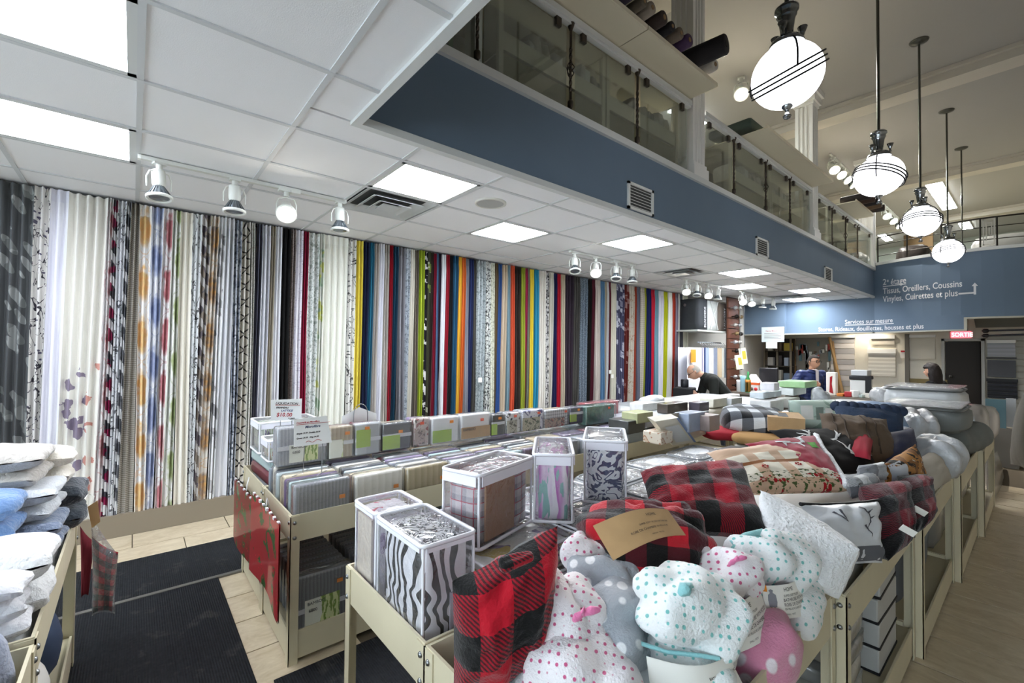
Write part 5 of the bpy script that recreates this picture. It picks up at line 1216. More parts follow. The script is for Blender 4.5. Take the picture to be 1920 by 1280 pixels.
# quilts in clear wraps lying flat on the next tables
k = 0
for yi, y0 in enumerate((1.78, 2.22, 2.66)):
    for xi, (x0, x1) in enumerate(((-1.62, -1.36), (-1.34, -1.08))):
        for L in range(2 if not (yi == 0 and xi == 1) else 2):
            if (yi, xi, L) == (9, 9, 9): continue
            c_ = ['#e3e5e6', '#d2d6d8', '#eceae4', '#c4c9cc'][k % 4]
            nm = ['white', 'pale grey', 'cream', 'silver grey'][k % 4]
            t = thing('quilt_pack', '%s quilt in a clear wrap on the middle island, row %s, %s, %s layer' % (nm, ['one', 'two', 'three'][yi], ['outer', 'inner'][xi], ['lower', 'upper'][L]), 'quilt', ((x0+x1)/2, y0+.21, DECK+.118*L), .06*sin(k*2.3), 'clear wrapped quilts')
            w, d = x1-x0, .42
            rbox('quilt', w-.02, d-.02, .108, pr_('crinkle', c_, '#f2f2f2', '#a9a9a2', 1.0), t, r=.03, puff=.012)
            rbox('clear_wrap', w, d, .116, m_film2, t, r=.03, seg=3)
            pts = [((w/2-.012)*cos(a)*1.0, (d/2-.012)*sin(a), .116) for a in [q*pi/16 for q in range(32)]]
            pp = []
            for a in range(32):
                th = a*pi/16; cx_, sy_ = cos(th), sin(th); e = .35
                pp.append(((abs(cx_)**e)*(1 if cx_ > 0 else -1)*(w/2-.006), (abs(sy_)**e)*(1 if sy_ > 0 else -1)*(d/2-.006), .108))
            MB().tube(pp, .005, 5, closed=True).build('piping', plain('#8e9498', .4) if k % 2 else m_pip, t); k += 1
# ============================================================= ROBES, PILLOWS, BLANKETS ON THE RIGHT HALF
def zc(*a): return [at(p[0], p[1], 2, p[2]) for p in a]
RED = plaid(); RED2 = plaid(n=14, off=(.1, .2)); REDs = plaid('#8e0f22', '#121213', '#3f1018', 8)
m_fleece = plain('#eef0f2', .95, sheen=.5, bump=.9, bscale=70); m_pinkt = plain('#e07aa8', .9, sheen=.4, bump=.5, bscale=120); m_mintt = plain('#8fc9cc', .9, sheen=.4, bump=.5, bscale=120)
PINK = dots('#f1edf0', '#d0648f', 50, .20); MINT = dots('#eef2f2', '#7cc4c0', 50, .20); GREYD = dots('#a9b0b8', '#eceef0', 21, .30, .5); PINKB = dots('#d58aa6', '#f2e8ee', 16, .28, .5); MINTB = dots('#8fc2c6', '#e6f2f2', 16, .28, .5)
def card4(parent, cs, mat, lines=(), name='label_card', bend=.012, figure=False):
    bl, br, tr, tl = [Vector(c)-parent.location for c in cs]; n = (br-bl).cross(tl-bl).normalized()
    if n.dot(Vector((0, 0, CAMH))-Vector(parent.location)-bl) < 0: n = -n
    def f(u, v, o=0): return bl*(1-u)*(1-v)+br*u*(1-v)+tr*u*v+tl*(1-u)*v+n*(bend*sin(pi*u)+o)
    mb = MB(); mb.grid(10, 4, lambda u, v: f(u, v)); mb.grid(10, 4, lambda u, v: f(1-u, v, -.0012)); o = mb.build(name, mat, parent)
    W_, H_ = (br-bl).length, (tl-bl).length
    for (s, sz, fx, fy) in lines:
        lettering(s, sz, m_ink, o, Matrix.Identity(4), extrude=0, bend=lambda co: f(min(1, fx+co.x/W_), min(1, fy+co.y/H_), .0012))
    if figure:
        fm = MB()
        for (pts) in ([(.10, .86), (.14, .90), (.18, .86), (.17, .78), (.22, .72), (.23, .50), (.21, .34), (.08, .34), (.07, .55), (.08, .72), (.12, .78)],):
            fm.add([f(a, b, .0014) for a, b in pts], [tuple(range(len(pts)))])
        fm.build('figure_print', plain('#8d8f98', .7), o)
        lg = MB()
        for a in (.11, .17): lg.add([f(x, y, .0014) for x, y in ((a-.015, .34), (a+.015, .34), (a+.012, .10), (a-.008, .10))], [(0, 1, 2, 3)])
        lg.build('figure_legs_print', plain('#c9a58c', .7), o)
    return o
# hidden base layer: folded robes filling the trays
for i in range(5):
    for j in range(2):
        y0 = SE2[i]+.04+j*.56
        o = rbox('folded_bedding', .56, .50, .13 if i == 0 else .19, plain(['#c9ccd0', '#e3e3e0', '#b5b8bc', '#d8d5cc', '#9fa3a8'][i], .8, bump=.5, bscale=14), None, (-.748, y0+.26, DECK), (0, 0, .0), .05, puff=.01)
        tag(o, 'folded bedding at the bottom of the %s right hand bin, %s half' % (ordn[i], ['near', 'far'][j]), 'bedding', 'bedding at the bottom of the right bins')
# 1 big red plaid robe bundle
t, sf, c = qpillow('plaid_robe', zc((850, 1310, .63), (1030, 1215, .72), (1045, 985, 1.02), (848, 1090, .92)), .105, plaid(n=12.5, off=(.03, .05), stripes=95), 'large red and black plaid plush robe bundle standing in the front corner', 'robe', n=34, wr=.018, seed=3, pinch=.02, power=3, back=.5)
roll('collar_fold', at(935, 1062, 2, .985), at(1000, 1040, 2, .995), .013, plaid(n=12.5, off=(.03, .05), stripes=95), 2, .01, parent=t)
# 2 pink dotted robe in front
def robe(name, label, hood, body, hm, bm_, trim=None, bow=None, seed=1, extra=None):
    (hc, hr, hrot), (bc, br, brot) = hood, body
    t = thing(name, label, 'robe', (bc.x, bc.y, bc.z-br[2]), 0, 'dotted plush robes with hoods')
    blob('body', bc, br, brot, bm_, seed, .022, 8, .75, folds=.010, parent=t, fd=(.6, -.3, .7))
    blob('hood', hc, hr, hrot, hm, seed+5, .020, 9, .85, folds=.013, parent=t, fd=(.9, .5, -.2))
    if trim: MB().tube([p-t.location for p in trim[0]], trim[1], 8).build('hood_trim', trim[2], t)
    if bow:
        p, s, mt = bow
        for k, (a, b, cc) in enumerate(((1, .3, .3), (-.5, -.6, .5), (.1, .2, -.8))):
            q = Vector((a*PX.x-b*PY.x*0, a*PX.y, b))*s
            MB().tube([p-t.location, p-t.location+q*.6+PD*s*.5, p-t.location+q+Vector((0, 0, cc*s*.3))], [s*.18, s*.26, s*.16], 8).build('tie', mt, t)
    return t
hc = at(1048, 1150, 2, .80); bc = at(1085, 1265, 2, .70)
trim = [at(968, 1160, 2, .80), at(966, 1195, 2, .765), at(972, 1225, 2, .735), at(985, 1250, 2, .71)]
robe('plush_robe', 'white robe with small pink dots and a pink tie, front of the bin', (hc, (.125, .10, .09), (0, .15, .62)), (bc, (.155, .12, .115), (.2, .1, .6)), PINK, PINK, (trim, .012, m_pinkt), (at(1092, 1150, 2, .885), .036, m_pinkt), 1)
# 3 grey robe with large white dots
hc = at(1135, 1075, 2, .83); bc = at(1160, 1190, 2, .73)
robe('plush_robe', 'grey robe with large white dots between the pink and mint ones', (hc, (.10, .07, .06), (0, .2, .6)), (bc, (.10, .13, .12), (.3, 0, .3)), GREYD, GREYD, None, None, 2)
# pale dotted collar of the grey robe
# 4 mint dotted robe, front
hc = at(1288, 1140, 2, .84); bc = at(1290, 1265, 2, .68)
t4 = robe('plush_robe', 'white robe with mint dots, hood up, wrapped in a white card at the front', (hc, (.125, .10, .095), (0, .25, .8)), (bc, (.11, .10, .11), (0, 0, .5)), MINT, MINT, ([at(1200, 1205, 2, .775), at(1250, 1222, 2, .77), at(1310, 1228, 2, .775), at(1350, 1235, 2, .775)], .005, m_mintt), None, 3)
card4(t4, zc((1222, 1310, .68), (1400, 1296, .67), (1366, 1228, .775), (1212, 1230, .775)), m_lab, [('BATHROBE WITH HOOD', .010, .60, .62), ('ROBE DE CHAMBRE', .010, .60, .48)], bend=.035)
MB().tube([at(1296, 1095, 2, .93)-t4.location, at(1284, 1104, 2, .935)-t4.location, at(1276, 1112, 2, .92)-t4.location], [.004, .016, .008], 8).build('ear', m_mintt, t4)
# 5 pink robe, middle right with card
hc = at(1372, 1078, 2, .86); bc = at(1415, 1205, 2, .68)
t5 = robe('plush_robe', 'white robe with pink dots and bow behind the front mint one', (hc, (.085, .075, .075), (0, .2, .7)), (bc, (.10, .13, .10), (0, .1, .2)), PINK, PINKB, None, (at(1378, 1050, 2, .925), .026, m_pinkt), 4)
TX = [('HOME', .014, .40, .80), ('SUPER SOFT PLUSH', .008, .38, .64), ('BATHROBE WITH HOOD', .011, .36, .50), ('ROBE DE CHAMBRE', .011, .36, .36), ('EN PELUCHE SUPER DOUCE', .007, .36, .25), ('SMALL / PETIT', .006, .36, .10)]
card4(t5, zc((1362, 1232, .735), (1450, 1178, .735), (1422, 1098, .825), (1340, 1150, .825)), m_lab, [(a, b, c_, d) for a, b, c_, d in TX], figure=True, bend=.02)
# 6 mint robe further right with card
hc = at(1450, 1045, 2, .86); bc = at(1478, 1130, 2, .70)
t6 = robe('plush_robe', 'white robe with mint dots lying against the right rim', (hc, (.135, .085, .075), (.1, .2, .95)), (bc, (.09, .13, .085), (0, 0, .1)), MINT, MINT, ([at(1372, 1020, 2, .90), at(1400, 1005, 2, .925), at(1430, 998, 2, .925)], .012, m_mintt), None, 6)
card4(t6, zc((1437, 1158, .745), (1512, 1150, .725), (1497, 1085, .82), (1428, 1098, .825)), m_lab, TX, figure=True, bend=.018)
boxp = at(1428, 1102, 2, .83)
o = MB().box((-.012, -.008, 0), (.012, .008, .002)).build('price_sticker', m_org, t6); o.matrix_local = Matrix.Translation(boxp-t6.location) @ frame(PX, PY)
# 7 small bits of further pink robes
for k, (px, py, z, r, lab) in enumerate([(1098, 1035, .86, (.07, .075, .06), 'crumpled pink dotted robe behind the big plaid bundle'), (1312, 1040, .86, (.055, .06, .05), 'bit of a pink dotted robe beside the kraft banded robe')]):
    o = blob('plush_robe', at(px, py, 2, z), r, (0, .2, .4*k), PINK, 9+k, .016, 10, .85, folds=.008); tag(o, lab, 'robe', 'dotted plush robes with hoods')
# 8 plaid robe with kraft band
c8 = at(1208, 1005, 2, .885)
t = thing('plaid_robe', 'rolled red plaid robe wrapped in a kraft paper band', 'robe', (c8.x, c8.y, c8.z-.09))
blob('robe', c8, (.20, .15, .105), (.0, -.05, .62), plaid('#b5202c', '#141414', '#4b141c', 17, stripes=0), 21, .030, 9, .8, 56, 34, folds=.012, parent=t, fd=(.2, 1, .5))
card4(t, zc((1150, 1050, .955), (1286, 1003, .955), (1252, 955, 1.012), (1112, 985, 1.005)), m_kraft, [('HOME', .014, .58, .74), ('SUPER SOFT PLUSH BATHROBE', .0085, .42, .50), ('ROBE DE CHAMBRE', .0105, .28, .33), ('EN PELUCHE', .0085, .62, .34), ('MEDIUM / MOYEN', .006, .50, .15)], 'kraft_band', bend=.028)
# 9 plaid pillow
t, sf, c = qpillow('plaid_pillow', zc((1226, 990, .86), (1442, 1008, .85), (1392, 866, 1.0), (1200, 884, .99)), .06, plaid('#a00a22', '#141414', '#54101c', 11, stripes=110, off=(.02, .0)), 'red and black plaid pillow behind the kraft banded robe', n=30, wr=.014, seed=5, power=5, pinch=.03)
# sherpa
sp = qpillow('sherpa_cushion', zc((1455, 1020, .78), (1572, 1125, .70), (1612, 1030, .86), (1425, 918, .97)), .115, plain('#f0f2f4', .95, sheen=.5, bump=1.0, bscale=90), 'thick white sherpa cushion hanging over the right rim', 'cushion', n=40, wr=.010, seed=8, power=3, pinch=.0)
# deer pillow
t, sf, c = qpillow('deer_pillow', zc((1540, 1070, .69), (1655, 1055, .69), (1648, 938, .86), (1500, 945, .88)), .06, plain('#d3d7dc', .35, sheen=.2, bump=.2, bscale=12), 'shiny white pillow with a grey line drawn deer beside the sherpa cushion', n=24, wr=.012, seed=11)
patch(t, c, sf, .05, .97, .02, .22, plain('#5d6068', .6), 'grey_band')
for pts in ([(.25, .82), (.30, .70), (.36, .62)], [(.33, .85), (.33, .72), (.36, .62)], [(.60, .88), (.70, .76), (.72, .60), (.62, .48)], [(.70, .76), (.78, .82)], [(.72, .66), (.80, .70)], [(.60, .55), (.66, .46), (.70, .36)]):
    stroke(t, c, sf, pts, .014, plain('#4a4c56', .6), 'deer_line')
mbp = [sf(u, 1, 1)-c for u in [i/16 for i in range(17)]]
MB().tube(mbp, .008, 6).build('black_piping', m_dark, t)
# plaid pillows on edge along the rim
for k, (cs, lab, sd) in enumerate([(zc((1665, 1052, .695), (1702, 1022, .695), (1698, 900, .87), (1612, 908, .89)), 'dark red plaid pillow on edge beside the deer pillow', 14), (zc((1702, 1015, .70), (1740, 982, .70), (1733, 888, .85), (1682, 892, .87)), 'dark red plaid pillow on edge, further along the rim', 15)]):
    t, sf, c = qpillow('plaid_pillow', cs, .07, plaid('#7d0f22', '#101012', '#30101a', 10, stripes=100), lab, n=22, wr=.016, seed=sd, pinch=.02, power=3.5)
    if True:
        pc = [(1690, 985), (1703, 975), (1712, 955)][0] if k == 0 else (1704, 950)
        p = at(pc[0]-10 if k == 0 else pc[0], pc[1], 2, .80)
        mb = MB().box((-.026, -.001, -.013), (.026, .001, .013)); o = mb.build('care_tag', m_lab, t); o.matrix_local = Matrix.Translation(p-t.location+Vector((.04, -.03, .0))) @ Euler((.3, .5, .6)).to_matrix().to_4x4()
# black piping heap in front of plaids
# 13 candle pillow
t, sf, c = qpillow('candle_pillow', zc((1398, 925, .85), (1602, 918, .84), (1503, 833, .98), (1325, 848, .97)), .055, printed('candles', '#ffffff', '#ffffff', '#ffffff', 1, 0), 'beige pillow printed with white candles, red berries and fir twigs', n=28, wr=.008, seed=17, power=4, pinch=.02, uvs=(.60, .42))
for (fu, fv) in ((.28, .35), (.62, .38), (.84, .40), (.18, .12), (.72, .14), (.9, .16)):
    for q in range(6):
        a = q*1.05; u, v = fu+.022*cos(a), fv+.03*sin(a); p = sf(u, v, 1, .0015)-c
        o = MB().lathe([(.0008, -.002), (.006, 0), (.0008, .003)], 8, Matrix.Translation(p)).build('berry_print', plain('#a8161e', .35), t)
# red pillow with white reindeer
t, sf, c = qpillow('reindeer_pillow', zc((1490, 885, .90), (1590, 912, .86), (1528, 815, 1.0), (1395, 832, 1.0)), .05, plain('#a3203a', .85, sheen=.2), 'crimson pillow with white reindeer shape and white fur edge', n=24, wr=.010, seed=19)
for pts in ([(.25, .80), (.45, .72), (.62, .70)], [(.62, .70), (.66, .90), (.76, .95)], [(.35, .76), (.30, .62)], [(.55, .72), (.56, .55)], [(.66, .8), (.58, .95)]):
    stroke(t, c, sf, pts, .035, plain('#e6e8ea', .8), 'reindeer_shape')
MB().tube([sf(.985, v, 1)-c for v in [i/14 for i in range(15)]], .017, 8).build('fur_edge', m_fleece, t)
patch(t, c, sf, .70, .84, .55, .72, plain('#4a9a2c', .8), 'green_leaf')
# black pillow with antlers
t, sf, c = qpillow('antler_pillow', zc((1560, 892, .86), (1650, 885, .84), (1612, 803, 1.0), (1440, 806, 1.02)), .055, plain('#0e0e10', .9), 'black pillow with white antlers', n=24, wr=.010, seed=23)
W1 = plain('#dcdedd', .8)
for pts in ([(.10, .62), (.22, .70), (.30, .84)], [(.22, .70), (.14, .80)], [(.26, .76), (.24, .90)], [(.52, .25), (.66, .20), (.84, .22), (.95, .26)], [(.56, .24), (.52, .42), (.50, .60)], [(.54, .32), (.62, .42)], [(.70, .20), (.72, .34)], [(.80, .21), (.84, .36)], [(.42, .55), (.52, .60), (.58, .72), (.60, .82)], [(.55, .64), (.62, .70)], [(.70, .88), (.80, .80), (.86, .66)]):
    stroke(t, c, sf, pts, .022, W1, 'antler_print')
qpillow('santa_scarf_cushion', zc((1590, 855, .92), (1632, 862, .92), (1640, 815, .99), (1600, 806, 1.0)), .03, plain('#9c1c30', .85), 'small red cushion corner with white deer heads on the black pillow', 'cushion', n=12, seed=24)
# grey/white check throws
for k, (cs, lab) in enumerate([(zc((1598, 935, .82), (1650, 925, .82), (1640, 880, .92), (1585, 895, .91)), 'grey and white check throw right of the candle pillow'), (zc((1610, 905, .87), (1665, 900, .87), (1655, 865, .94), (1610, 872, .94)), 'folded white throw with grey stripes below the black pillow')]):
    qpillow('check_throw', cs, .04, plaid('#dfe0e0', '#5c5f63', '#8a8d90', 18, stripes=160) if k == 0 else plaid('#e6e7e8', '#77797d', '#a5a7aa', 12, stripes=0), lab, 'throw', n=14, wr=.012, seed=30+k)
# brown pillow, navy scalloped pillow
t, sf, c = qpillow('brown_pillow', zc((1548, 868, .88), (1695, 872, .83), (1662, 785, 1.06), (1535, 774, 1.09)), .07, plain('#5f4f40', .8, bump=.5, bscale=18), 'brown pleated pillow behind the black antler pillow', n=24, wr=.016, seed=27)
for u in (.12, .24, .52, .66): MB().tube([sf(u, v/12, 1, .001)-c for v in range(1, 12)], .005, 5).build('pleat', plain('#43362b', .8), t)
t, sf, c = qpillow('scalloped_pillow', zc((1572, 815, .93), (1702, 838, .88), (1696, 772, 1.08), (1560, 760, 1.10)), .07, plain('#2f3e55', .85, bump=.3), 'navy pillow with scalloped edge behind the brown one', n=24, wr=.012, seed=29)
for k in range(9):
    p = sf((k+.5)/9, .98, 1)-c; MB().lathe([(.002, -.02), (.035, -.012), (.038, 0), (.035, .012), (.002, .02)], 14, Matrix.Translation(p) @ Euler((.9, .4, 0)).to_matrix().to_4x4()).build('scallop', plain('#26344b', .85), t)
qpillow('light_blue_pillow', zc((1610, 790, 1.0), (1705, 800, .97), (1690, 758, 1.09), (1600, 752, 1.11)), .05, plain('#8fa6c4', .8), 'light blue pillow peeking over the scalloped navy one', n=16, seed=31)
qpillow('dark_blue_cushion', zc((1660, 868, .86), (1715, 862, .84), (1708, 800, .98), (1668, 810, .99)), .06, plain('#232a48', .7), 'dark blue satin cushion beside the brown pillow', 'cushion', n=14, seed=33)
# dog portrait pillow, cream cushion
t, sf, c = qpillow('dog_pillow', zc((1662, 910, .80), (1738, 905, .78), (1716, 832, .97), (1658, 872, .92)), .05, printed('dogface', '#ffffff', '#ffffff', '#ffffff', 2.2, 0), 'white pillow with a brown and black dog face print', n=18, seed=37)
patch(t, c, sf, .02, .30, .03, .97, plain('#d3d6de', .8), 'white_border')
qpillow('cream_cushion', zc((1738, 935, .735), (1784, 900, .73), (1748, 842, .87), (1714, 862, .88)), .05, plain('#b5afa3', .85), 'plain cream cushion leaning on the rim behind the dog pillow', 'cushion', n=16, seed=38)
# bagged pillows
m_poly = plain('#b6b8ba', .45, coat=.35, bump=1.0, bscale=22)
for k, (px, py, z, r, lab) in enumerate([(1722, 798, .94, (.12, .17, .10), 'white pillow in a glossy clear bag behind the light blue pillow'), (1752, 852, .83, (.11, .20, .11), 'white pillow in a glossy clear bag against the right rim'), (1668, 742, 1.0, (.17, .2, .09), 'far white pillow in clear bag left of the wrapped quilts'), (1538, 742, 1.06, (.09, .10, .08), 'crumpled clear plastic bag beside the green box')]):
    t = thing('bagged_pillow', lab, 'pillow', at(px, py, 2, z)-Vector((0, 0, r[2])), 0, 'bagged pillows')
    blob('pillow', at(px, py, 2, z), r, (0, .1, .3), m_poly, 40+k, .03, 6, .75, 36, 22, parent=t, folds=.016)
# grey quilts
def quilt(name, nb, z0, mat, label, topm=None, cat='quilt'):
    x0, x1, y0, y1, z1 = nb
    t = thing(name, label, cat, ((x0+x1)/2, (y0+y1)/2, z0)); w, d, h = x1-x0, y1-y0, z1-z0
    rbox('quilt', w, d, h, mat, t, r=.04, puff=.025)
    rbox('clear_top', w*.97, d*.97, .012, m_film2, t, (0, 0, h+.012), r=.004)
    pp = []
    for a in range(28):
        th = a*2*pi/28; e = .3; cx_, sy_ = cos(th), sin(th); pp.append(((abs(cx_)**e)*(1 if cx_ > 0 else -1)*w/2, (abs(sy_)**e)*(1 if sy_ > 0 else -1)*d/2, h*.97))
    MB().tube(pp, .008, 5, closed=True).build('piping', plain('#5c605f', .4), t)
    return t
m_gq = plain('#787c7b', .7, bump=.4, bscale=10)
quilt('grey_quilt', (-.86, -.38, 4.6, 5.3, 1.055), .87, m_gq, 'grey quilted comforter in a clear topped bag, highest on the right')
quilt('grey_quilt', (-.98, -.46, 5.42, 6.1, 1.15), .87, plain('#d2d5d6', .5, coat=.4, bump=.5, bscale=10), 'pale wrapped quilt further back on the right')
t = thing('grey_bolster', 'dark grey rolled quilt bulging over the right rim', 'quilt', at(1805, 840, 2, .70))
roll('roll', at(1765, 830, 2, .79), at(1835, 815, 2, .78), .115, plain('#6b706f', .7, bump=.4, bscale=8), 3, .03, 6, parent=t)
o = rbox('folded_bedding', .5, .9, .10, plain('#a9acad', .7, bump=.4, bscale=10), None, (-.74, 4.9, .768), (0, 0, 0), .03); tag(o, 'flattened grey bedding under the highest grey comforter', 'bedding')
# tall bags standing at the far end of the right row
for k, (pn, pb, pl, pr, pt, c_, lab) in enumerate([(1868, 828, 1838, 1880, 768, '#b9b2ac', 'tall pale wrapped bedding bag at the far end of the right row'), (1848, 838, 1832, 1858, 765, '#9c948c', 'narrow beige wrapped bedding bag at the far end of the right row')]):
    nb = nearbox(pn, pb, .70, pl, pr, pt, .18, .4); x0, x1, y0, y1, z1 = nb
    o = rbox('bedding_bag', x1-x0, y1-y0, z1-.70, plain(c_, .3, coat=.8, bump=.6, bscale=12), None, ((x0+x1)/2, (y0+y1)/2, .70), (0, 0, 0), .03, puff=.015); tag(o, lab, 'bedding bag')
t, sf, c = qpillow('hanging_bag', [at(1848, 960, 0, -.36), at(1888, 940, 0, -.30), at(1870, 845, 0, -.40), at(1850, 850, 0, -.42)], .05, plain('#8d8880', .3, coat=.8, bump=.6, bscale=12), 'translucent plastic bag hanging off the far end of the right row', 'bag', n=12, seed=44)
# mint blanket in zipped bag, check blanket with kraft sleeve
t, sf, c = qpillow('mint_blanket', zc((1484, 800, .82), (1570, 806, .82), (1566, 748, 1.06), (1478, 750, 1.06)), .09, printed('floral', '#c9dccf', '#9fb8a8', '#e3ece4', .5, .8), 'mint floral blanket in a clear bag with white labels', 'blanket', n=18, seed=46, power=5, pinch=.02)
patch(t, c, sf, .12, .36, .25, .75, m_lab, 'white_label'); patch(t, c, sf, .62, .78, .25, .65, m_lab, 'barcode_label'); patch(t, c, sf, .42, .58, .25, .68, plain('#7d8a80', .6), 'photo_label')
t = thing('check_blanket', 'black, grey and white check blanket folded on the island', 'blanket', at(1415, 815, 2, .80))
blob('blanket', at(1412, 786, 2, .90), (.24, .33, .11), (0, .05, .35), plaid('#c9cdd0', '#17181b', '#5c6066', 13, stripes=0), 48, .018, 5, .6, 44, 26, parent=t)
t = thing('kraft_sleeve', 'kraft cardboard sleeve around the end of the check blanket', 'sleeve', at(1470, 815, 2, .82))
K = frame((.92, .39, 0), (-.39, .92, 0), None, (0, 0, 0))
MB().box((-.12, -.20, .05), (.12, .20, .16), K).build('sleeve', m_kraft, t); MB().box((-.05, -.14, .161), (.02, .1, .162), K).build('printed_lines', m_ink, t)
for k, (px, py, z, c_, lab) in enumerate([(1370, 812, .80, '#9c1f2c', 'red plaid throw folded under the check blanket'), (1430, 822, .80, '#b08a58', 'tan throw with kraft band under the check blanket')]):
    o = blob('folded_throw', at(px, py, 2, z), (.22, .18, .045), (0, 0, .4), plain(c_, .85), 50+k, .01, 6, .6, 30, 16); tag(o, lab, 'throw', 'folded throws')
# ---- goods on the far left half of the middle island and on the far curtain island
def cb(name, pn, pb, z0, pl, pr, pt, hexc, label, cat='box', mat=None, r=.008, puff=0, coat=.2, mind=.12, maxd=.42):
    return carton(name, nearbox(pn, pb, z0, pl, pr, pt, mind, maxd), z0, mat or plain(hexc, .5, coat=coat, var=.06), label, cat, 'boxed and bagged bedding on the islands', r, puff=puff)
cb('white_carton', 1205, 772, .86, 1180, 1262, 757, '#e3e4e1', 'open flat white carton lying on the curtain island')
cb('bedding_pack', 1252, 776, .86, 1238, 1290, 758, '#4a4138', 'dark brown bedding pack right of the open white carton', 'bedding pack', coat=.7)
cb('bedding_pack', 1312, 772, .86, 1295, 1330, 755, '#4c4450', 'dark plum bedding pack beside the dark brown one', 'bedding pack', coat=.7)
cb('bedding_pack', 1178, 815, .765, 1140, 1210, 790, '#3a3d3c', 'black satin bedding pack beside the paisley bag', 'bedding pack', coat=.7)
cb('bedding_pack', 1195, 795, .845, 1165, 1225, 775, '#b5b98f', 'pale olive bedding pack before the white carton', 'bedding pack', coat=.6)
cb('bedding_pack', 1240, 835, .85, 1205, 1262, 812, '#d9cdb8', 'beige floral boxed bedding set', 'bedding pack', mat=printed('floral', '#d8cdbb', '#a97f63', '#c9b39a', 2))
cb('bedding_pack', 1292, 812, .88, 1268, 1322, 776, '#a3b0c6', 'pale blue bedding pack standing behind the leaning boxes', 'bedding pack', coat=.6)
cb('bedding_pack', 1330, 810, .88, 1318, 1350, 780, '#a08f8a', 'dusty rose bedding pack beside the pale blue one', 'bedding pack', coat=.6)
for k, (cs, c_, lab) in enumerate([(zc((1262, 835, .80), (1305, 828, .80), (1272, 783, 1.0), (1228, 790, 1.0)), '#dedaca', 'cream boxed sheet set leaning with blue edge'), (zc((1300, 822, .80), (1328, 812, .80), (1282, 772, 1.02), (1240, 778, 1.02)), '#b5ad9a', 'beige boxed sheet set leaning against the cream one')]):
    bl, br, tr, tl = cs; n_ = (br-bl).cross(tl-bl).normalized()
    if n_.dot(Vector((0, 0, CAMH))-bl) < 0: n_ = -n_
    mb = MB(); vs = [p-bl for p in cs]+[p-bl-n_*.07 for p in cs]; mb.add(vs, [(0, 1, 2, 3), (7, 6, 5, 4), (0, 4, 5, 1), (1, 5, 6, 2), (2, 6, 7, 3), (3, 7, 4, 0)])
    t = thing('leaning_box', lab, 'box', bl); mb.build('box', plain(c_, .5, coat=.2), t)
    f = lambda u, v, o=.002: bl*(1-u)*(1-v)+br*u*(1-v)+tr*u*v+tl*(1-u)*v-bl+n_*o
    MB().add([f(.2, .1), f(.8, .1), f(.8, .75), f(.2, .75)], [(0, 1, 2, 3)]).build('printed_label', plain('#d3d6d6' if k == 0 else '#c9c2b2', .5), t)
    MB().add([f(.9, .0), f(1, .0), f(1, 1), f(.9, 1)], [(0, 1, 2, 3)]).build('edge_print', plain('#7f92b8', .5), t)
# white and grey boxes in the middle distance
cb('white_carton', 1338, 765, .858, 1312, 1366, 748, '#dcdacb', 'cream flat carton in front of the bent man')
cb('grey_carton', 1372, 765, .84, 1338, 1392, 747, '#c3c7ca', 'grey wrapped carton behind the cream flat one')
cb('white_carton', 1445, 775, .95, 1405, 1470, 752, '#e6e6e4', 'white flat carton right of the check blanket')
cb('white_carton', 1480, 765, .95, 1462, 1500, 748, '#dedcd4', 'white carton with a black band near the mint blanket')
cb('white_carton', 1432, 748, 1.06, 1415, 1470, 736, '#d3dce2', 'pale blue printed carton on the white ones')
cb('white_carton', 1488, 742, 1.05, 1452, 1512, 728, '#dfe5e4', 'long white carton under the green box')
cb('green_box', 1510, 728, 1.13, 1458, 1532, 716, '#a9d39a', 'flat green and white box on top of the pile')
cb('white_carton', 1452, 733, 1.13, 1432, 1462, 718, '#eae8ec', 'small white carton standing left of the green box')
cb('white_carton', 1360, 752, .86, 1352, 1400, 742, '#e4e4e2', 'thin white carton behind the grey wrapped one')
o = blob('white_bag', at(1222, 752, 2, .93), (.12, .12, .07), (0, 0, 0), m_poly, 60, .02, 9, .8, 24, 14); tag(o, 'crumpled white plastic bag on the open white carton', 'bag')
# rows of grey packs filling the rest of the islands
kk = 0
for (xa, xb, ya, yb, isl) in ((-3.36, -2.9, 3.45, 6.3, 'curtain side'), (-2.8, -2.3, 3.45, 6.3, 'aisle side'), (-1.6, -1.1, 3.15, 6.3, 'middle island')):
    y = ya; r_ = 0
    while y < yb:
        for L in range(3 if isl != 'middle island' else (4 if y > 4.3 else 2)):
            c_ = ['#d9dad8', '#b9bcbd', '#e6e5e0', '#8f9294', '#c9cdd2', '#dcd5c6', '#a9adb5'][(kk*3) % 7]
            nm = ['off white', 'light grey', 'ivory', 'dark grey', 'bluish grey', 'sand', 'steel grey'][(kk*3) % 7]
            o = rbox('bedding_pack', xb-xa-.03*(kk % 2), .40, .09, plain(c_, .4, coat=.6, bump=.4, bscale=14), None, ((xa+xb)/2, y+.21, DECK+.093*L), (0, 0, .05*sin(kk*1.7)), .025, puff=.006)
            tag(o, '%s bedding pack, %s, pile %s, layer %s' % (nm, 'on the '+isl if isl == 'middle island' else isl+' of the curtain island', ['one', 'two', 'three', 'four', 'five', 'six', 'seven', 'eight'][r_], ['one', 'two', 'three', 'four'][L]), 'bedding pack', 'packs piled on the far tables'); kk += 1
        y += .45; r_ += 1
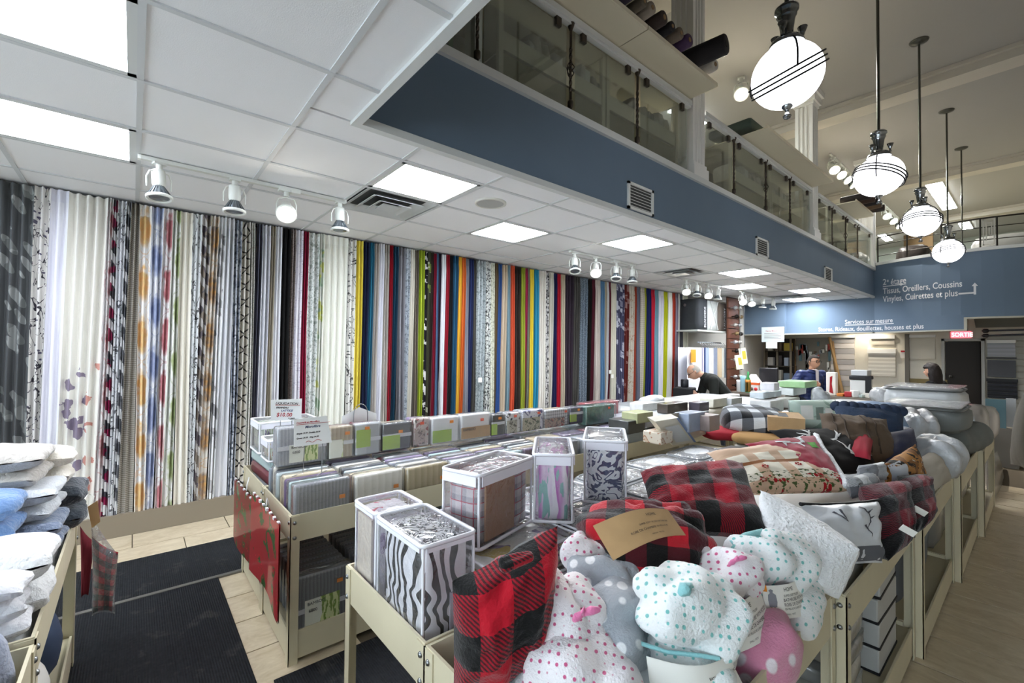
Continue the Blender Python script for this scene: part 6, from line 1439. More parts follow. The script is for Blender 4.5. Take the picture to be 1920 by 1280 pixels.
# ---- lower shelves of the right row
for k in range(5):
    o = rbox('wrapped_quilt', .5, .44, .078, plain(['#8d8f8c', '#a5a39c', '#77797a', '#96948f', '#6f706e', '#9a9a96', '#85868a'][k], .35, coat=.8, bump=.8, bscale=16), None, (-.72, 2.06, .132+.084*k), (0, 0, .04*sin(k*2)), .02, puff=.006)
    tag(o, 'clear wrapped grey quilt on the lower shelf, %s from the bottom of its stack' % ['first', 'second', 'third', 'fourth', 'fifth', 'sixth', 'seventh'][k], 'quilt', 'wrapped quilts on the lower shelf')
for k in range(4):
    t = thing('white_carton', 'white carton with black edge on the lower shelf, %s from the bottom' % ['first', 'second', 'third', 'fourth', 'fifth'][k], 'box', (-.70, 2.56, .132+.104*k), .05*sin(k*3), 'cartons on the lower shelf')
    rbox('body', .5, .34, .100, plain('#b5b6b4', .5), t, r=.006); MB().box((.245, -.172, .0), (.253, .172, .010)).box((-.25, -.174, 0), (.25, -.168, .010)).build('black_edge', m_dark, t)
for k in range(4):
    o = blob('folded_robe', (-.60, 3.1+.19*k, .34), (.14, .085, .20), (0, .1, .1*k), plain(['#6d7073', '#5f6265', '#77797a', '#666a6c'][k], .9, bump=.4, bscale=20), 70+k, .02, 7, .6, 26, 20, flat=.97); tag(o, 'dark grey folded robe standing on the lower shelf, %s in its row' % ['first', 'second', 'third', 'fourth'][k], 'robe', 'grey robes on the lower shelf')
for i in range(3, 5):
    for k in range(3):
        o = rbox('wrapped_quilt', .5, .32, .34, plain(['#8a8781', '#9c9890', '#77746e'][k], .4, coat=.7, bump=.6, bscale=12), None, (-.72, SE2[i]+.22+.36*k, .132), (0, 0, 0), .04, puff=.01); tag(o, 'big wrapped quilt on the lower shelf of the %s right hand bin, place %s' % (ordn[i], ['one', 'two', 'three'][k]), 'quilt', 'big quilts on the lower shelf')
# ---- towel bin at the left
def tw(px, py, z, w, d, h, c_, lab, rz=0, layers=2, seed=0, sheen=.4, bump=.7):
    p = at(px, py, 2, z); return folded('folded_towel', w, d, h, plain(c_, .95, sheen=sheen, bump=bump, bscale=90), (p.x, p.y, z), rz, layers, seed, .008, lab, 'towel', 'folded towels in the left bin')
o = rbox('towel_stack', 1.12, .54, .10, plain('#c9ccd0', .95, bump=.6, bscale=40), None, (-2.33, -.478, DECK), (0, 0, 0), .04); tag(o, 'flat layer of pale towels at the bottom of the left bin', 'towel')
TW = [(-2.80, -.40, .677, .22, .50, .20, '#3f4750', 'dark blue grey towel in the lower layer by the cream one', 2), (-2.75, -.42, .885, .24, .46, .15, '#efe9dc', 'fluffy cream towel on top at the far end of the left bin', 2), (-2.50, -.46, .677, .24, .52, .14, '#7d8aa0', 'slate blue towel beneath the pale grey one', 2), (-2.52, -.47, .82, .25, .52, .12, '#cdd1d6', 'pale grey towel beside the blue one', 2), (-2.56, -.50, .945, .30, .50, .13, '#bdb8b1', 'thick taupe towel on top of the pale grey one', 2), (-2.30, -.52, .80, .20, .46, .17, '#6f93c4', 'blue towel at the left edge', 2), (-2.25, -.48, .677, .22, .54, .12, '#8a8f98', 'grey towel under the blue one', 1), (-2.02, -.44, .677, .24, .52, .19, '#f0f1f1', 'thick white towel in the front of the left bin', 2), (-1.85, -.46, .677, .15, .50, .16, '#e6e6ea', 'white towel with fold at the near end of the left bin', 3)]
for (x, y, z, w, d, h, c_, lab, n) in TW:
    folded('folded_towel', w, d, h, plain(c_, .95, sheen=.5, bump=.8, bscale=80), (x, y, z), 0, n, x*7, .010, lab, 'towel', 'folded towels in the left bin')
for k, (x, y, r, c_, lab) in enumerate([(-1.64, -.36, (.06, .15, .13), '#97a0b4', 'grey blue towel slumped in the near left bin'), (-1.48, -.42, (.05, .20, .20), '#5c1f45', 'burgundy towel standing in the near left bin'), (-1.36, -.46, (.06, .22, .20), '#b9bcc4', 'grey robe on edge in the near left bin')]):
    o = blob('slumped_towel', (x, y, .56+r[2]*.9), r, (.2, .2, .1), plain(c_, .95, sheen=.4, bump=.6, bscale=70), 80+k, .015, 8, .7, 26, 20); tag(o, lab, 'towel', 'towels in the near left bin')
for k, (x, c_, lab) in enumerate([(-2.6, '#3f4d66', 'blue bundle on the lower shelf of the left bin'), (-2.2, '#d6d4ce', 'white paper pack on the lower shelf of the left bin')]):
    o = blob('bundle', (x, -.36, .27), (.16, .16, .135), (0, 0, .2), plain(c_, .9), 90+k, .02, 7, .75, 24, 16, flat=.98); tag(o, lab, 'bundle')
# red plaid cushion set hanging in a clear bag
xh = -2.99
t = thing('hanging_bag', 'red plaid stocking pack hanging in a clear bag at the end of the left bin', 'bag', (xh, -.02, .25))
for k, (pl, pr, pt, pb, x_) in enumerate([(172, 222, 1005, 1150, xh), (150, 178, 985, 1120, xh-.06)]):
    cs = [at(pl+2, pb, 0, x_), at(pr-12, pb-4, 0, x_), at(pr, pt+30, 0, x_), at(pl, pt, 0, x_)]
    o, sf, c = qpillow('plaid_cloth', cs, .025, plaid('#a51626', '#18181a', '#5b1a20', 34, stripes=0) if k == 0 else plain('#6b1522', .8), parent=t, n=12); o.location = -Vector(t.location)
cs = [at(172, 1155, 0, xh+.0), at(215, 1150, 0, xh), at(222, 1040, 0, xh), at(170, 962, 0, xh)]
o, sf, c = qpillow('clear_bag', cs, .05, m_film2, parent=t, n=12); o.location = -Vector(t.location)
cs = [at(172, 990, 0, xh+.03), at(188, 978, 0, xh+.03), at(183, 938, 0, xh+.03), at(164, 950, 0, xh+.03)]
MB().add([c_-Vector(t.location) for c_ in cs]+[c_-Vector(t.location)-Vector((.002, 0, 0)) for c_ in cs], [(0, 1, 2, 3), (7, 6, 5, 4), (0, 4, 5, 1), (1, 5, 6, 2), (2, 6, 7, 3), (3, 7, 4, 0)]).build('kraft_tag', m_kraft, t)
MB().tube([at(172, 945, 0, xh+.02)-t.location, at(176, 930, 0, xh+.01)-t.location, at(165, 925, 0, xh)-t.location, Vector((-2.92, -.19, .68))-t.location], .003, 5).build('string', m_lab, t)
# ============================================================= REAR OF THE SHOP
def rect(pl, pr, pt, pb, y):
    a = at(pl, pb, 1, y); b = at(pr, pt, 1, y); return a.x, b.x, min(a.z, b.z), max(a.z, b.z)
def slab(name, pl, pr, pt, pb, y, dep, mat, label=None, cat=None, group=None, parent=None, r=0):
    x0, x1, z0, z1 = rect(pl, pr, pt, pb, y)
    o = MB().box((x0, y, z0), (x1, y+dep, z1)).build(name, mat, parent)
    return tag(o, label, cat, group)
# lettering on the blue wall
m_let = plain('#e2e4e6', .5)
lw = thing('wall_lettering', 'white painted lettering about the second floor on the blue wall', 'lettering', (0, 0, 0))
def onwall(body, px, py, px2, size=None, name='lettering'):
    a = at(px, py, 1, YB-.10); b = at(px2, py, 1, YB-.10)
    z = a.z; w = b.x-a.x
    o = lettering(body, .2, m_let, lw, Matrix.Identity(4), name, extrude=.0, bold=.0025)
    xs_ = [v.co.x for v in o.data.vertices]; L = max(xs_)-min(xs_); sc = w/L; h = size or .2*sc
    for v in o.data.vertices:
        x = a.x+(v.co.x-min(xs_))*sc; zz = z+v.co.y*(size/.2 if size else sc); v.co = (x, bow(x)-.006, zz)
    return o
onwall('2', 1655, 534, 1662, .17); onwall('e', 1663, 529, 1667, .10); onwall('étage', 1671, 534, 1702, .17)
onwall('Tissus, Oreillers, Coussins', 1655, 551, 1808, .165)
onwall('Vinyles, Cuirettes et plus', 1655, 566, 1800, .165)
onwall('Services sur mesure', 1582, 607, 1675, .13)
onwall('Stores, Rideaux, douillettes, housses et plus', 1532, 621, 1736, .13)
def bar(px, py, px2, th=.018):
    a = at(px, py, 1, YB-.1); b = at(px2, py, 1, YB-.1); n = 8; mb = MB(); vs = []
    for i in range(n+1):
        x = a.x+(b.x-a.x)*i/n; vs += [(x, bow(x)-.006, a.z), (x, bow(x)-.006, a.z+th)]
    mb.add(vs, [(2*i, 2*i+2, 2*i+3, 2*i+1) for i in range(n)]); mb.build('underline', m_let, lw)
bar(1655, 538, 1702); bar(1582, 610, 1677); bar(1801, 555, 1830, .03)
a = at(1829, 555, 1, YB-.1); q = MB(); q.box((a.x, bow(a.x)-.008, a.z), (a.x+.03, bow(a.x)-.005, a.z+.16)); q.add([(a.x-.025, bow(a.x)-.007, a.z+.15), (a.x+.055, bow(a.x)-.007, a.z+.15), (a.x+.015, bow(a.x)-.007, a.z+.21)], [(0, 1, 2)]); q.build('arrow', m_let, lw)
# paper notices on the blue pier
t = thing('wall_notice', 'white notice board with a paper beneath on the blue pier', 'sign', at(1450, 640, 1, YB-.2))
x0, x1, z0, z1 = rect(1428, 1470, 612, 641, YB-.2); L = t.location
MB().box((x0-L.x, 0, z0-L.z), (x1-L.x, .012, z1-L.z)).build('board', plain('#e3ecea', .4), t)
lettering('Carte Bleue', .05, m_inkr, t, Matrix.Translation((x0-L.x+.09, -.002, z1-L.z-.11)) @ frame((1, 0, 0), (0, 0, 1)), extrude=.001)
for k in range(5): MB().box((x0-L.x+.06, -.002, z1-L.z-.16-.03*k), (x1-L.x-.06-.05*(k % 2), .001, z1-L.z-.152-.03*k)).build('text_line', m_inkg, t)
x0, x1, z0, z1 = rect(1436, 1457, 641, 653, YB-.21); MB().box((x0-L.x, -.01, z0-L.z), (x1-L.x, -.006, z1-L.z)).build('paper', m_lab, t)
for dx_ in (0, 1):
    for dz_ in (0, 1): pass
# shelf bay with laundry hampers after the curtains
YS = 8.50
shx = -4.2
t = thing('wall_shelf', 'pale wall shelf carrying laundry hampers beside the last curtain', 'shelf', (shx, 9.3, 1.9))
a, b = at(1308, 617, 0, shx), at(1366, 622, 0, shx); ya, yb = a.y, b.y; zs = (a.z+b.z)/2
MB().box((-.5, ya-9.3, zs-1.9-.03), (0, yb-9.3, zs-1.9)).build('board', plain('#cfd2cc', .6), t)
MB().box((-.02, yb-9.3-.05, -2.1), (0, yb-9.3, zs-1.9)).build('support', plain('#b9b3a4', .6), t)
def hamper(pl, pr, pt, c_, word, label, cross=False):
    y0, y1 = at(pl, 610, 0, shx-.03).y, at(pr, 610, 0, shx-.03).y; zt = at(pl, pt, 0, shx-.03).z
    t = thing('laundry_hamper', label, 'hamper', (shx-.22, (y0+y1)/2, zs), 0, 'folding laundry hampers'); d = (y1-y0)/2-.01; h = min(zt-zs, 2.60-zs)
    rbox('bag', .38, 2*d, h, plain(c_, .8, bump=.3, bscale=20), t, r=.02, puff=.006)
    if word: lettering(word, .10, plain('#d9d9d9', .7), t, Matrix.Translation((.208, d*.35, h*.08)) @ frame((0, 0, 1), (0, -1, 0)), extrude=.001, sx=h*.82/(.073*len(word)))
    if cross:
        for s in (-1, 1): MB().tube([(.205, s*d*.8, .02), (.205, -s*d*.8, h-.02)], .012, 6).build('frame_bar', plain('#d6d8d4', .4, metal=.4), t)
    MB().lathe([(.022, 0), (.03, .003), (.022, .006)], 12, Matrix.Translation((-.08, -d-.006, h*.8)) @ Euler((pi/2, 0, 0)).to_matrix().to_4x4()).build('eyelet', m_bolt, t)
hamper(1309, 1328, 558, '#33363a', 'BUANDERIE', 'black laundry hamper with white vertical lettering')
hamper(1329, 1347, 562, '#c3c6c3', '', 'pale grey hamper with crossed frame bars', True)
hamper(1348, 1364, 566, '#6b5f55', 'LAUNDRY', 'brown laundry hamper with white vertical lettering')
# table linens on hangers under the shelf
t = thing('hanger_rail', 'chrome rail full of hangers under the hamper shelf', 'rail', (shx-.05, ya+.1, zs-.24))
MB().tube([(0, .0, 0), (0, yb-ya-.35, 0)], .014, 8).build('rail', m_chr, t)
for k in range(12): MB().tube([(0, .08+k*.09, .0), (0.02, .08+k*.09, -.04), (.12, .08+k*.09, -.10)], .006, 5).build('hanger', m_bolt, t)
LN = [('#e8e8ee', 'white', 1291, 1318), ('#c9c4d4', 'lilac', 1318, 1322), ('#2f4a80', 'navy', 1322, 1325), ('#a9b6c6', 'pale blue', 1325, 1333), ('#dad6d0', 'patterned grey', 1333, 1340), ('#8f96a8', 'blue grey print', 1340, 1346), ('#c9b493', 'tan', 1346, 1355), ('#e4e2d6', 'ivory', 1355, 1360), ('#d3e0ea', 'ice blue', 1360, 1365)]
for k, (c_, nm, pl, pr) in enumerate(LN):
    y0, y1 = at(pl, 680, 0, shx).y, at(pr, 680, 0, shx).y; z0 = at(pl, 740 if k < 2 else 708, 0, shx).z; zt = zs-.34
    mb = MB(); mb.grid(10, 6, lambda u, v: (shx-.03+.02*sin(u*9+k), y0+(y1-y0)*u, z0+(zt-z0)*v)); mb.grid(10, 6, lambda u, v: (shx-.20-.02*sin(u*9+k), y1-(y1-y0)*u, z0+(zt-z0)*v))
    o = mb.build('hanging_linen', plain(c_, .8, bump=.3, bscale=10, var=.12 if k in (4, 5) else 0)); tag(o, '%s table linen hanging on the rail under the hampers' % nm, 'linen', 'linens on the hanger rail')
p = at(1300, 667, 0, shx+.02); o = MB().box((0, -.09, -.12), (.004, .09, .12)).build('price_card', plain('#f0a030', .6), None, p); tag(o, 'orange price card on the white hanging linen', 'sign')
# brown slat wall with curtain rod finials
YW = at(1366, 600, 0, -4.1).y
t = thing('slat_wall', 'brown slat wall holding curtain rod finials', 'display', (-4.1, YW+.5, 0))
y0, y1 = at(1366, 600, 0, -4.1).y, at(1386, 600, 0, -4.1).y
ns = 11
for k in range(ns):
    z0 = .3+(2.58-.3)*k/ns; MB().box((-.03, y0-YW-.5, z0), (0, y1-YW-.5, z0+(2.28/ns)-.012)).build('slat', plain('#6b3f2c', .6), t)
MB().box((-.05, y0-YW-.5, -.2), (-.03, y1-YW-.5, 2.6)).build('backing', plain('#3a231a', .7), t)
MB().box((-.05, y1-YW-.5, -.2), (.02, y1-YW-.45, 2.6)).build('end_trim', plain('#b5ad9f', .6), t)
for k in range(11):
    for j in range(2):
        z = .62+k*.175; y = y0+.10+j*.20+(.06 if k % 2 else 0)
        col = ['#c9c6bd', '#2a2522', '#b9bcbf', '#8f7a55'][(k+j*2) % 4]
        o = MB().lathe([(.012, 0), (.012, .05), (.03, .06), (.045, .09), (.03, .125), (.002, .14)], 12, Matrix.Translation((-4.1, y, z)) @ Euler((0, pi/2, 0)).to_matrix().to_4x4()).build('rod_finial', plain(col, .3, metal=.6)); tag(o, '%s curtain rod finial on the brown slat wall, row %s from the bottom, %s' % (['silver', 'black', 'pewter', 'brass'][(k+j*2) % 4], ['one', 'two', 'three', 'four', 'five', 'six', 'seven', 'eight', 'nine', 'ten', 'eleven'][k], ['left', 'right'][j]), 'finial', 'finials on the slat wall')
# dark hardware rack under the blue band
t = thing('display_rack', 'dark display rack of curtain hardware under the blue band', 'rack', (-4.2, 12.6, 0))
x0, x1, z0, z1 = rect(1388, 1482, 634, 760, 12.6); x0 = XW+.08
MB().box((x0+4.2, .25, -.3), (x1+4.2, .30, z1)).build('back_panel', plain('#2c2822', .8), t)
for k in range(4): MB().box((x0+4.2, .0, .35+k*.38), (x1+4.2, .27, .37+k*.38)).build('shelf', plain('#4a443a', .6), t)
for xx in (x0, (x0+x1)/2, x1): MB().box((xx+4.2-.02, 0, -.3), (xx+4.2+.02, .04, z1)).build('upright', plain('#7d7260', .5), t)
RK = ['#e6dcc0', '#c9c2b0', '#8f8a80', '#55504a', '#b9b5a8', '#6f7f8f', '#d9d5cc', '#3f3a36', '#9aa3b0', '#e3e0d6', '#7a6a58', '#c9b04a']
rr = random.Random(5); k = 0
for sh in range(4):
    x = x0+.06
    while x < x1-.14:
        w = .10+.08*rr.random(); h = .18+.14*rr.random()
        o = rbox('hardware_pack', w, .12, h, plain(RK[k % 12], .5), None, (x+w/2, 12.72, .372+sh*.38), (0, 0, .1*sin(k)), .01); tag(o, '%s hardware pack on the dark rack, shelf %s, number %s from the left' % (['cream', 'stone', 'grey', 'dark grey', 'putty', 'blue grey', 'pale', 'black brown', 'light blue', 'white', 'brown', 'mustard'][k % 12], ['one', 'two', 'three', 'four'][sh], ['one', 'two', 'three', 'four', 'five', 'six', 'seven', 'eight', 'nine', 'ten', 'eleven', 'twelve', 'thirteen', 'fourteen', 'fifteen', 'sixteen'][min(15, int((x-x0)/.12))]), 'hardware', 'hardware packs on the dark rack'); x += w+.05; k += 1
# leaning wood poles and hanging hardware right of the rack
for k, (pa, pb_, c_, lab) in enumerate([((1555, 632), (1585, 760), '#b08d5c', 'light wooden pole leaning on the cream wall'), ((1560, 640), (1575, 750), '#8a6a40', 'brown wooden pole leaning beside the light one'), ((1488, 635), (1489, 760), '#a07a48', 'upright wooden pole by the dark rack')]):
    o = MB().tube([at(*pa, 1, 13.1), at(*pb_, 1, 12.95)], .035, 8).build('wood_pole', plain(c_, .6)); tag(o, lab, 'pole')
t = thing('peg_display', 'peg panel crowded with hanging curtain hardware behind the man in blue', 'display', (-3.6, 13.1, 0))
x0, x1, z0, z1 = rect(1490, 1555, 640, 740, 13.05)
MB().box((x0+3.6, .02, -.3), (x1+3.6, .06, z1+.1)).build('peg_panel', plain('#8a8478', .8), t)
for k in range(40):
    x = x0+(x1-x0)*rr.random(); z = z0+(z1-z0)*rr.random(); h = .08+.2*rr.random()
    MB().box((x+3.6-.03, -.03, z-h), (x+3.6+.03*rr.random()+.01, .0, z)).build('hanging_pack', plain(['#d9d6cc', '#3a332c', '#8f969c', '#b94a3a', '#5f7f86', '#e6e3da', '#6b5a46'][k % 7], .5), t)
# sample blinds on the cream wall
def blind(pl, pr, pt, pb, y, label, c0, c1, n, head='#f0eee6', headh=.06):
    x0, x1, z0, z1 = rect(pl, pr, pt, pb, y); L = ((x0+x1)/2, y, z0); t = thing('window_blind', label, 'blind', L, 0, 'sample blinds on the rear wall'); w = (x1-x0)/2; H_ = z1-z0
    MB().box((-w, -.03, H_-headh), (w, .04, H_)).build('headrail', plain(head, .5), t)
    for k in range(n):
        zz = (H_-headh)*k/n; MB().box((-w+.01, .0, zz), (w-.01, .012+.012*(k % 2), zz+(H_-headh)/n*.92)).build('slat', plain(c0 if k % 2 else c1, .6), t)
    return t
blind(1557, 1603, 628, 722, 13.16, 'striped zebra roller blind on the cream wall', '#e0d8cf', '#b9b4b0', 9)
blind(1627, 1680, 654, 704, 13.16, 'white slatted blind in the middle of the cream wall', '#efe9da', '#d9d2c2', 12, '#f2efe6', .10)
blind(1633, 1678, 628, 646, 13.16, 'short roller blind above the white slatted one', '#c9bfae', '#c9bfae', 1, '#efece4', .08)
blind(1704, 1754, 627, 712, 13.16, 'cream roller blind left of the open door', '#e3dccb', '#e3dccb', 2)
slab('blind_valance', 1699, 1776, 712, 735, 13.14, .03, plain('#8a7a50', .7), 'olive fabric sample below the cream roller blind', 'fabric')
slab('wall_post', 1697, 1704, 626, 740, 13.1, .08, plain('#6f6a60', .6), 'grey post left of the cream roller blind', 'post')
t = slab('safety_notice', 1688, 1698, 656, 671, 13.15, .01, plain('#e8e0d6', .6), 'small red and white safety notice on the cream wall', 'sign')
x0, x1, z0, z1 = rect(1689, 1697, 657, 660, 13.14); MB().box((x0, 13.14, z0), (x1, 13.145, z1)).build('red_print', m_inkr, t)
for k in range(3):
    p = at(1600+k*22, 628, 1, 12.9); o = MB().lathe([(.0, .05), (.035, .05), (.05, 0), (.0, .0)], 12, Matrix.Translation((p.x, p.y, 2.25))).build('downlight', plain('#2a2724', .5)); tag(o, '%s small dark ceiling downlight before the cream wall' % ['left', 'middle', 'right'][k], 'light', 'dark downlights at the rear')
    ld = bpy.data.lights.new('downlight_beam', 'SPOT'); ld.energy = 9; ld.spot_size = radians(120); ld.spot_blend = .8; ld.color = (1, .92, .8); ld.shadow_soft_size = .04; lo = bpy.data.objects.new('downlight_beam', ld); C.objects.link(lo); lo.parent = o; lo.location = (p.x, p.y, 2.22)
# door with frame, exit sign
t = thing('door_1', 'dark open door at the rear under the red exit sign', 'door', (-1.05, 13.16, -.3)); t['kind'] = 'structure'
x0, x1, z0, z1 = rect(1766, 1846, 634, 770, 13.14); L = t.location
fw = .05
MB().box((x0-L.x, -.03, 0), (x0-L.x+fw, .05, z1-L.z)).box((x1-L.x-fw, -.03, 0), (x1-L.x, .05, z1-L.z)).box((x0-L.x, -.03, z1-L.z-fw), (x1-L.x, .05, z1-L.z)).build('door_frame', plain('#b9b9b2', .5), t)
MB().box((0, 0, .01), (x1-x0-.12, .04, z1-L.z-fw-.01)).build('door_leaf', plain('#2c2723', .5), t, (x0-L.x+fw+.01, .02, 0), (0, 0, .22))
MB().lathe([(.0, 0), (.03, .0), (.03, .05), (0, .06)], 12, Matrix.Translation((x0-L.x+.14, .0, 1.3)) @ Euler((pi/2, 0, 0)).to_matrix().to_4x4()).build('knob', m_chr, t)
struct('wall_store_room', MB().box((-1.9, 14.6, -.4), (.2, 14.7, 2.4)).box((-2.0, 13.3, -.4), (-1.9, 14.7, 2.4)).box((.2, 13.3, -.4), (.3, 14.7, 2.4)).box((-2.0, 13.3, 2.32), (.3, 14.7, 2.42)).box((-2, 14.2, -.42), (.3, 14.7, -.3)), plain('#3a342e', .9))
x0, x1, z0, z1 = rect(1783, 1820, 621, 633, 13.05)
t = thing('exit_sign', 'red lit exit sign reading SORTIE above the rear door', 'sign', ((x0+x1)/2, 13.05, z0))
MB().box((-(x1-x0)/2-.03, .01, -.03), ((x1-x0)/2+.03, .10, z1-z0+.03)).build('housing', plain('#c9b9b4', .5), t); MB().box((-(x1-x0)/2, 0, 0), ((x1-x0)/2, .01, z1-z0)).build('lit_face', emis('#ff5560', 1.6, 'exit_face'), t)
lettering('SORTIE', (z1-z0)*.95, emis('#ffd0d0', 2.2, 'exit_text'), t, Matrix.Translation((-(x1-x0)/2+.01, -.003, (z1-z0)*.16)) @ frame((1, 0, 0), (0, 0, 1)), extrude=.001, sx=.80)
# slat wall and blinds right of the door
t = thing('grid_wall', 'grey grooved display wall right of the rear door', 'display', (-.3, 13.1, -.3))
for k in range(18): MB().box((-.42, .0, k*.12), (.9, .03, k*.12+.11)).build('panel_strip', plain('#a8a598', .6), t)
blind(1850, 1905, 637, 668, 13.06, 'pale grey pleated blind sample right of the rear door', '#b9bcc2', '#a9acb2', 7)
blind(1850, 1906, 670, 706, 13.06, 'dark grey roller blind sample right of the rear door', '#55565a', '#55565a', 1, '#2c2c2e', .03)
blind(1850, 1909, 711, 745, 13.06, 'black slatted blind sample right of the rear door', '#17171a', '#2c2e36', 8, '#141416', .06)
for k in range(2):
    a, b = at(1848, 620+k*9, 1, 13.0), at(1925, 618+k*9, 1, 13.0); o = MB().tube([a, b], .018, 8).lathe([(.0, -.06), (.04, -.03), (.04, .03), (0, .06)], 10, Matrix.Translation(a) @ Euler((0, pi/2, 0)).to_matrix().to_4x4()).build('curtain_rod', plain('#4a4a4c', .3, metal=.7)); tag(o, '%s dark curtain rod sample above the blinds' % ['upper', 'lower'][k], 'rod', 'rod samples')
# sloped ribbed soffit through the opening at far right
t = thing('roller_shutter', 'ribbed metal shutter seen in the opening above the blinds', 'shutter', (-.3, 12.3, 2.2))
for k in range(8): MB().box((-.55, -.02, 0), (1.2, .02, .075)).build('shutter_slat', plain('#8d8b80', .35, metal=.5), t, (0, .06*k, -.03*k+.02), (1.0, 0, 0))
x0, x1, z0, z1 = rect(1846, 1910, 806, 900, 10.45)
o = MB().box((x0, 10.45, -.3), (x1, 11.2, z1)).build('display_plinth', plain('#6f6b62', .7)); tag(o, 'grey plinth under the packaged sets by the blinds', 'plinth')
# boxes under the blinds
for k, (pl, pr, pt, pb, c_, lab) in enumerate([(1848, 1886, 750, 805, '#4a6a72', 'teal packaged set leaning under the blinds'), (1887, 1905, 748, 808, '#a8abae', 'grey clear packaged set beside the teal one')]):
    slab('packaged_set', pl, pr, pt, pb, 10.5+.3*k, .1, plain(c_, .4, coat=.5), lab, 'package')
o, sf, c = qpillow('hanging_robe', [at(1895, 870, 1, 6.9), at(1935, 890, 1, 6.6), at(1935, 700, 1, 6.6), at(1915, 760, 1, 6.9)], .06, plain('#6f6a60', .8, bump=.3, bscale=12), 'beige garment in a clear bag at the right edge', 'garment', n=10)
# counters
def counter2(pl, pr, pt, y, dep, label):
    x0, x1 = at(pl, pt, 1, y).x, at(pr, pt, 1, y).x; zt = at(pl, pt, 1, y).z; zt = (zt+at(pr, pt, 1, y).z)/2
    t = thing('sales_counter', label, 'counter', ((x0+x1)/2, y+dep/2, -.3)); w = (x1-x0)/2
    MB().box((-w-.03, -dep/2-.03, zt+.3-.04), (w+.03, dep/2, zt+.3)).build('counter_top', plain('#7d7468', .4), t); MB().box((-w, -dep/2, 0), (w, dep/2, zt+.3-.04)).build('body', plain('#5f564a', .6), t)
    return t, zt
tA, zA = counter2(1376, 1470, 737, 8.4, .6, 'brown sales counter with the black monitor'); tB, zB = counter2(1550, 1650, 745, 8.7, .6, 'brown counter beneath the cream blinds')
# things on the counters
x0, x1, z0, z1 = rect(1424, 1459, 690, 732, 8.7)
t = thing('monitor', 'black computer monitor seen from behind on the counter', 'monitor', ((x0+x1)/2, 8.7, zA)); w = (x1-x0)/2
rbox('screen_back', 2*w, .06, z1-z0-.05, plain('#211f22', .4), t, (0, 0, z0-zA+.05), r=.02); MB().box((-.04, .0, 0), (.04, .04, .2)).box((-.12, -.06, 0), (.12, .08, .015)).build('stand', plain('#1a1a1c', .4), t); MB().box((-.03, -.034, z1-zA-.3), (.03, -.03, z1-zA-.27)).build('badge', m_bolt, t)
x0, x1, z0, z1 = rect(1398, 1424, 702, 736, 8.5)
t = thing('donut_box', 'white and orange snack carton on the counter', 'box', ((x0+x1)/2, 8.55, zA)); w = (x1-x0)/2; h = z1-zA
rbox('carton', 2*w, .16, h*.55, plain('#ece6e0', .6), t, r=.01); MB().box((-w-.002, -.082, h*.42), (w+.002, .082, h*.55)).build('orange_stripe', plain('#ee6a35', .6), t)
vs = [(-w, -.08, h*.55), (w, -.08, h*.55), (w*.4, 0, h), (-w*.4, 0, h), (-w, .08, h*.55), (w, .08, h*.55)]; MB().add(vs, [(0, 1, 2, 3), (5, 4, 3, 2), (0, 3, 4), (1, 5, 2)]).build('gable_top', plain('#f0ebe6', .6), t)
for k in range(3): MB().lathe([(.0, 0), (.03, 0), (.03, .003), (0, .003)], 12, Matrix.Translation((-w*.6+k*w*.6, -.084, h*.2)) @ Euler((pi/2, 0, 0)).to_matrix().to_4x4()).build('printed_dot', plain(['#c8343c', '#7d6a60', '#c8343c'][k], .6), t)
for k, (px, pt, c_, nm, lab) in enumerate([(1393, 704, '#9fc9d6', 'paper_cup', 'pale blue paper cup beside the snack carton'), (1386, 712, '#d9d9d6', 'mug', 'white mug left of the pale blue cup'), (1366, 695, '#2f8a4a', 'spray_bottle', 'green bottle behind the bent man'), (1375, 710, '#d98a3a', 'orange_jar', 'small orange jar left of the mug')]):
    p = at(px, 736, 1, 8.45); h = at(px, pt, 1, 8.45).z-zA; r = .045
    pr_ = [(r*.8, 0), (r, h*.05), (r, h*.8), (r*1.05, h), (r*.9, h)] if k != 2 else [(r, 0), (r, h*.55), (r*.4, h*.75), (r*.4, h), (.001, h)]
    o = MB().lathe(pr_, 14).build(nm, plain(c_, .4), None, (max(p.x, -3.42) if k >= 2 else p.x, 8.45, zA)); tag(o, lab, 'bottle' if k == 2 else 'cup' if k < 2 else 'jar')
t = thing('white_gift_bag', 'white paper bag with a dark red figure standing on the counter', 'bag', at(1560, 738, 1, 8.9)); x0, x1, z0, z1 = rect(1550, 1568, 698, 736, 8.9); t.location.z = zB; w = (x1-x0)/2
rbox('paper_bag', 2*w, .12, z1-zB, plain('#ece6dc', .6), t, r=.01); q = MB(); q.add([(-w*.3, -.063, .05), (w*.5, -.063, .03), (w*.2, -.063, (z1-zB)*.5), (w*.35, -.063, (z1-zB)*.85), (-w*.2, -.063, (z1-zB)*.8)], [(0, 1, 2, 3, 4)]); q.build('red_figure', plain('#a31f28', .7), t)
t = thing('label_printer', 'white and black printer on the far counter', 'printer', at(1615, 730, 1, 8.95)); t.location.z = zB; x0, x1, z0, z1 = rect(1598, 1632, 692, 735, 8.95); w = (x1-x0)/2; h = z1-zB
rbox('body', 2*w, .3, h*.62, plain('#dcdcd8', .5), t, r=.02); rbox('lid', 2*w*1.08, .32, h*.14, plain('#222326', .5), t, (0, 0, h*.62), r=.015); rbox('paper_stack', 2*w*.9, .26, h*.2, plain('#cfd2d4', .6), t, (0, 0, h*.76), r=.01); MB().box((w*.7, -.165, .02), (w+.04, -.152, h*.75)).build('black_side', m_dark, t)
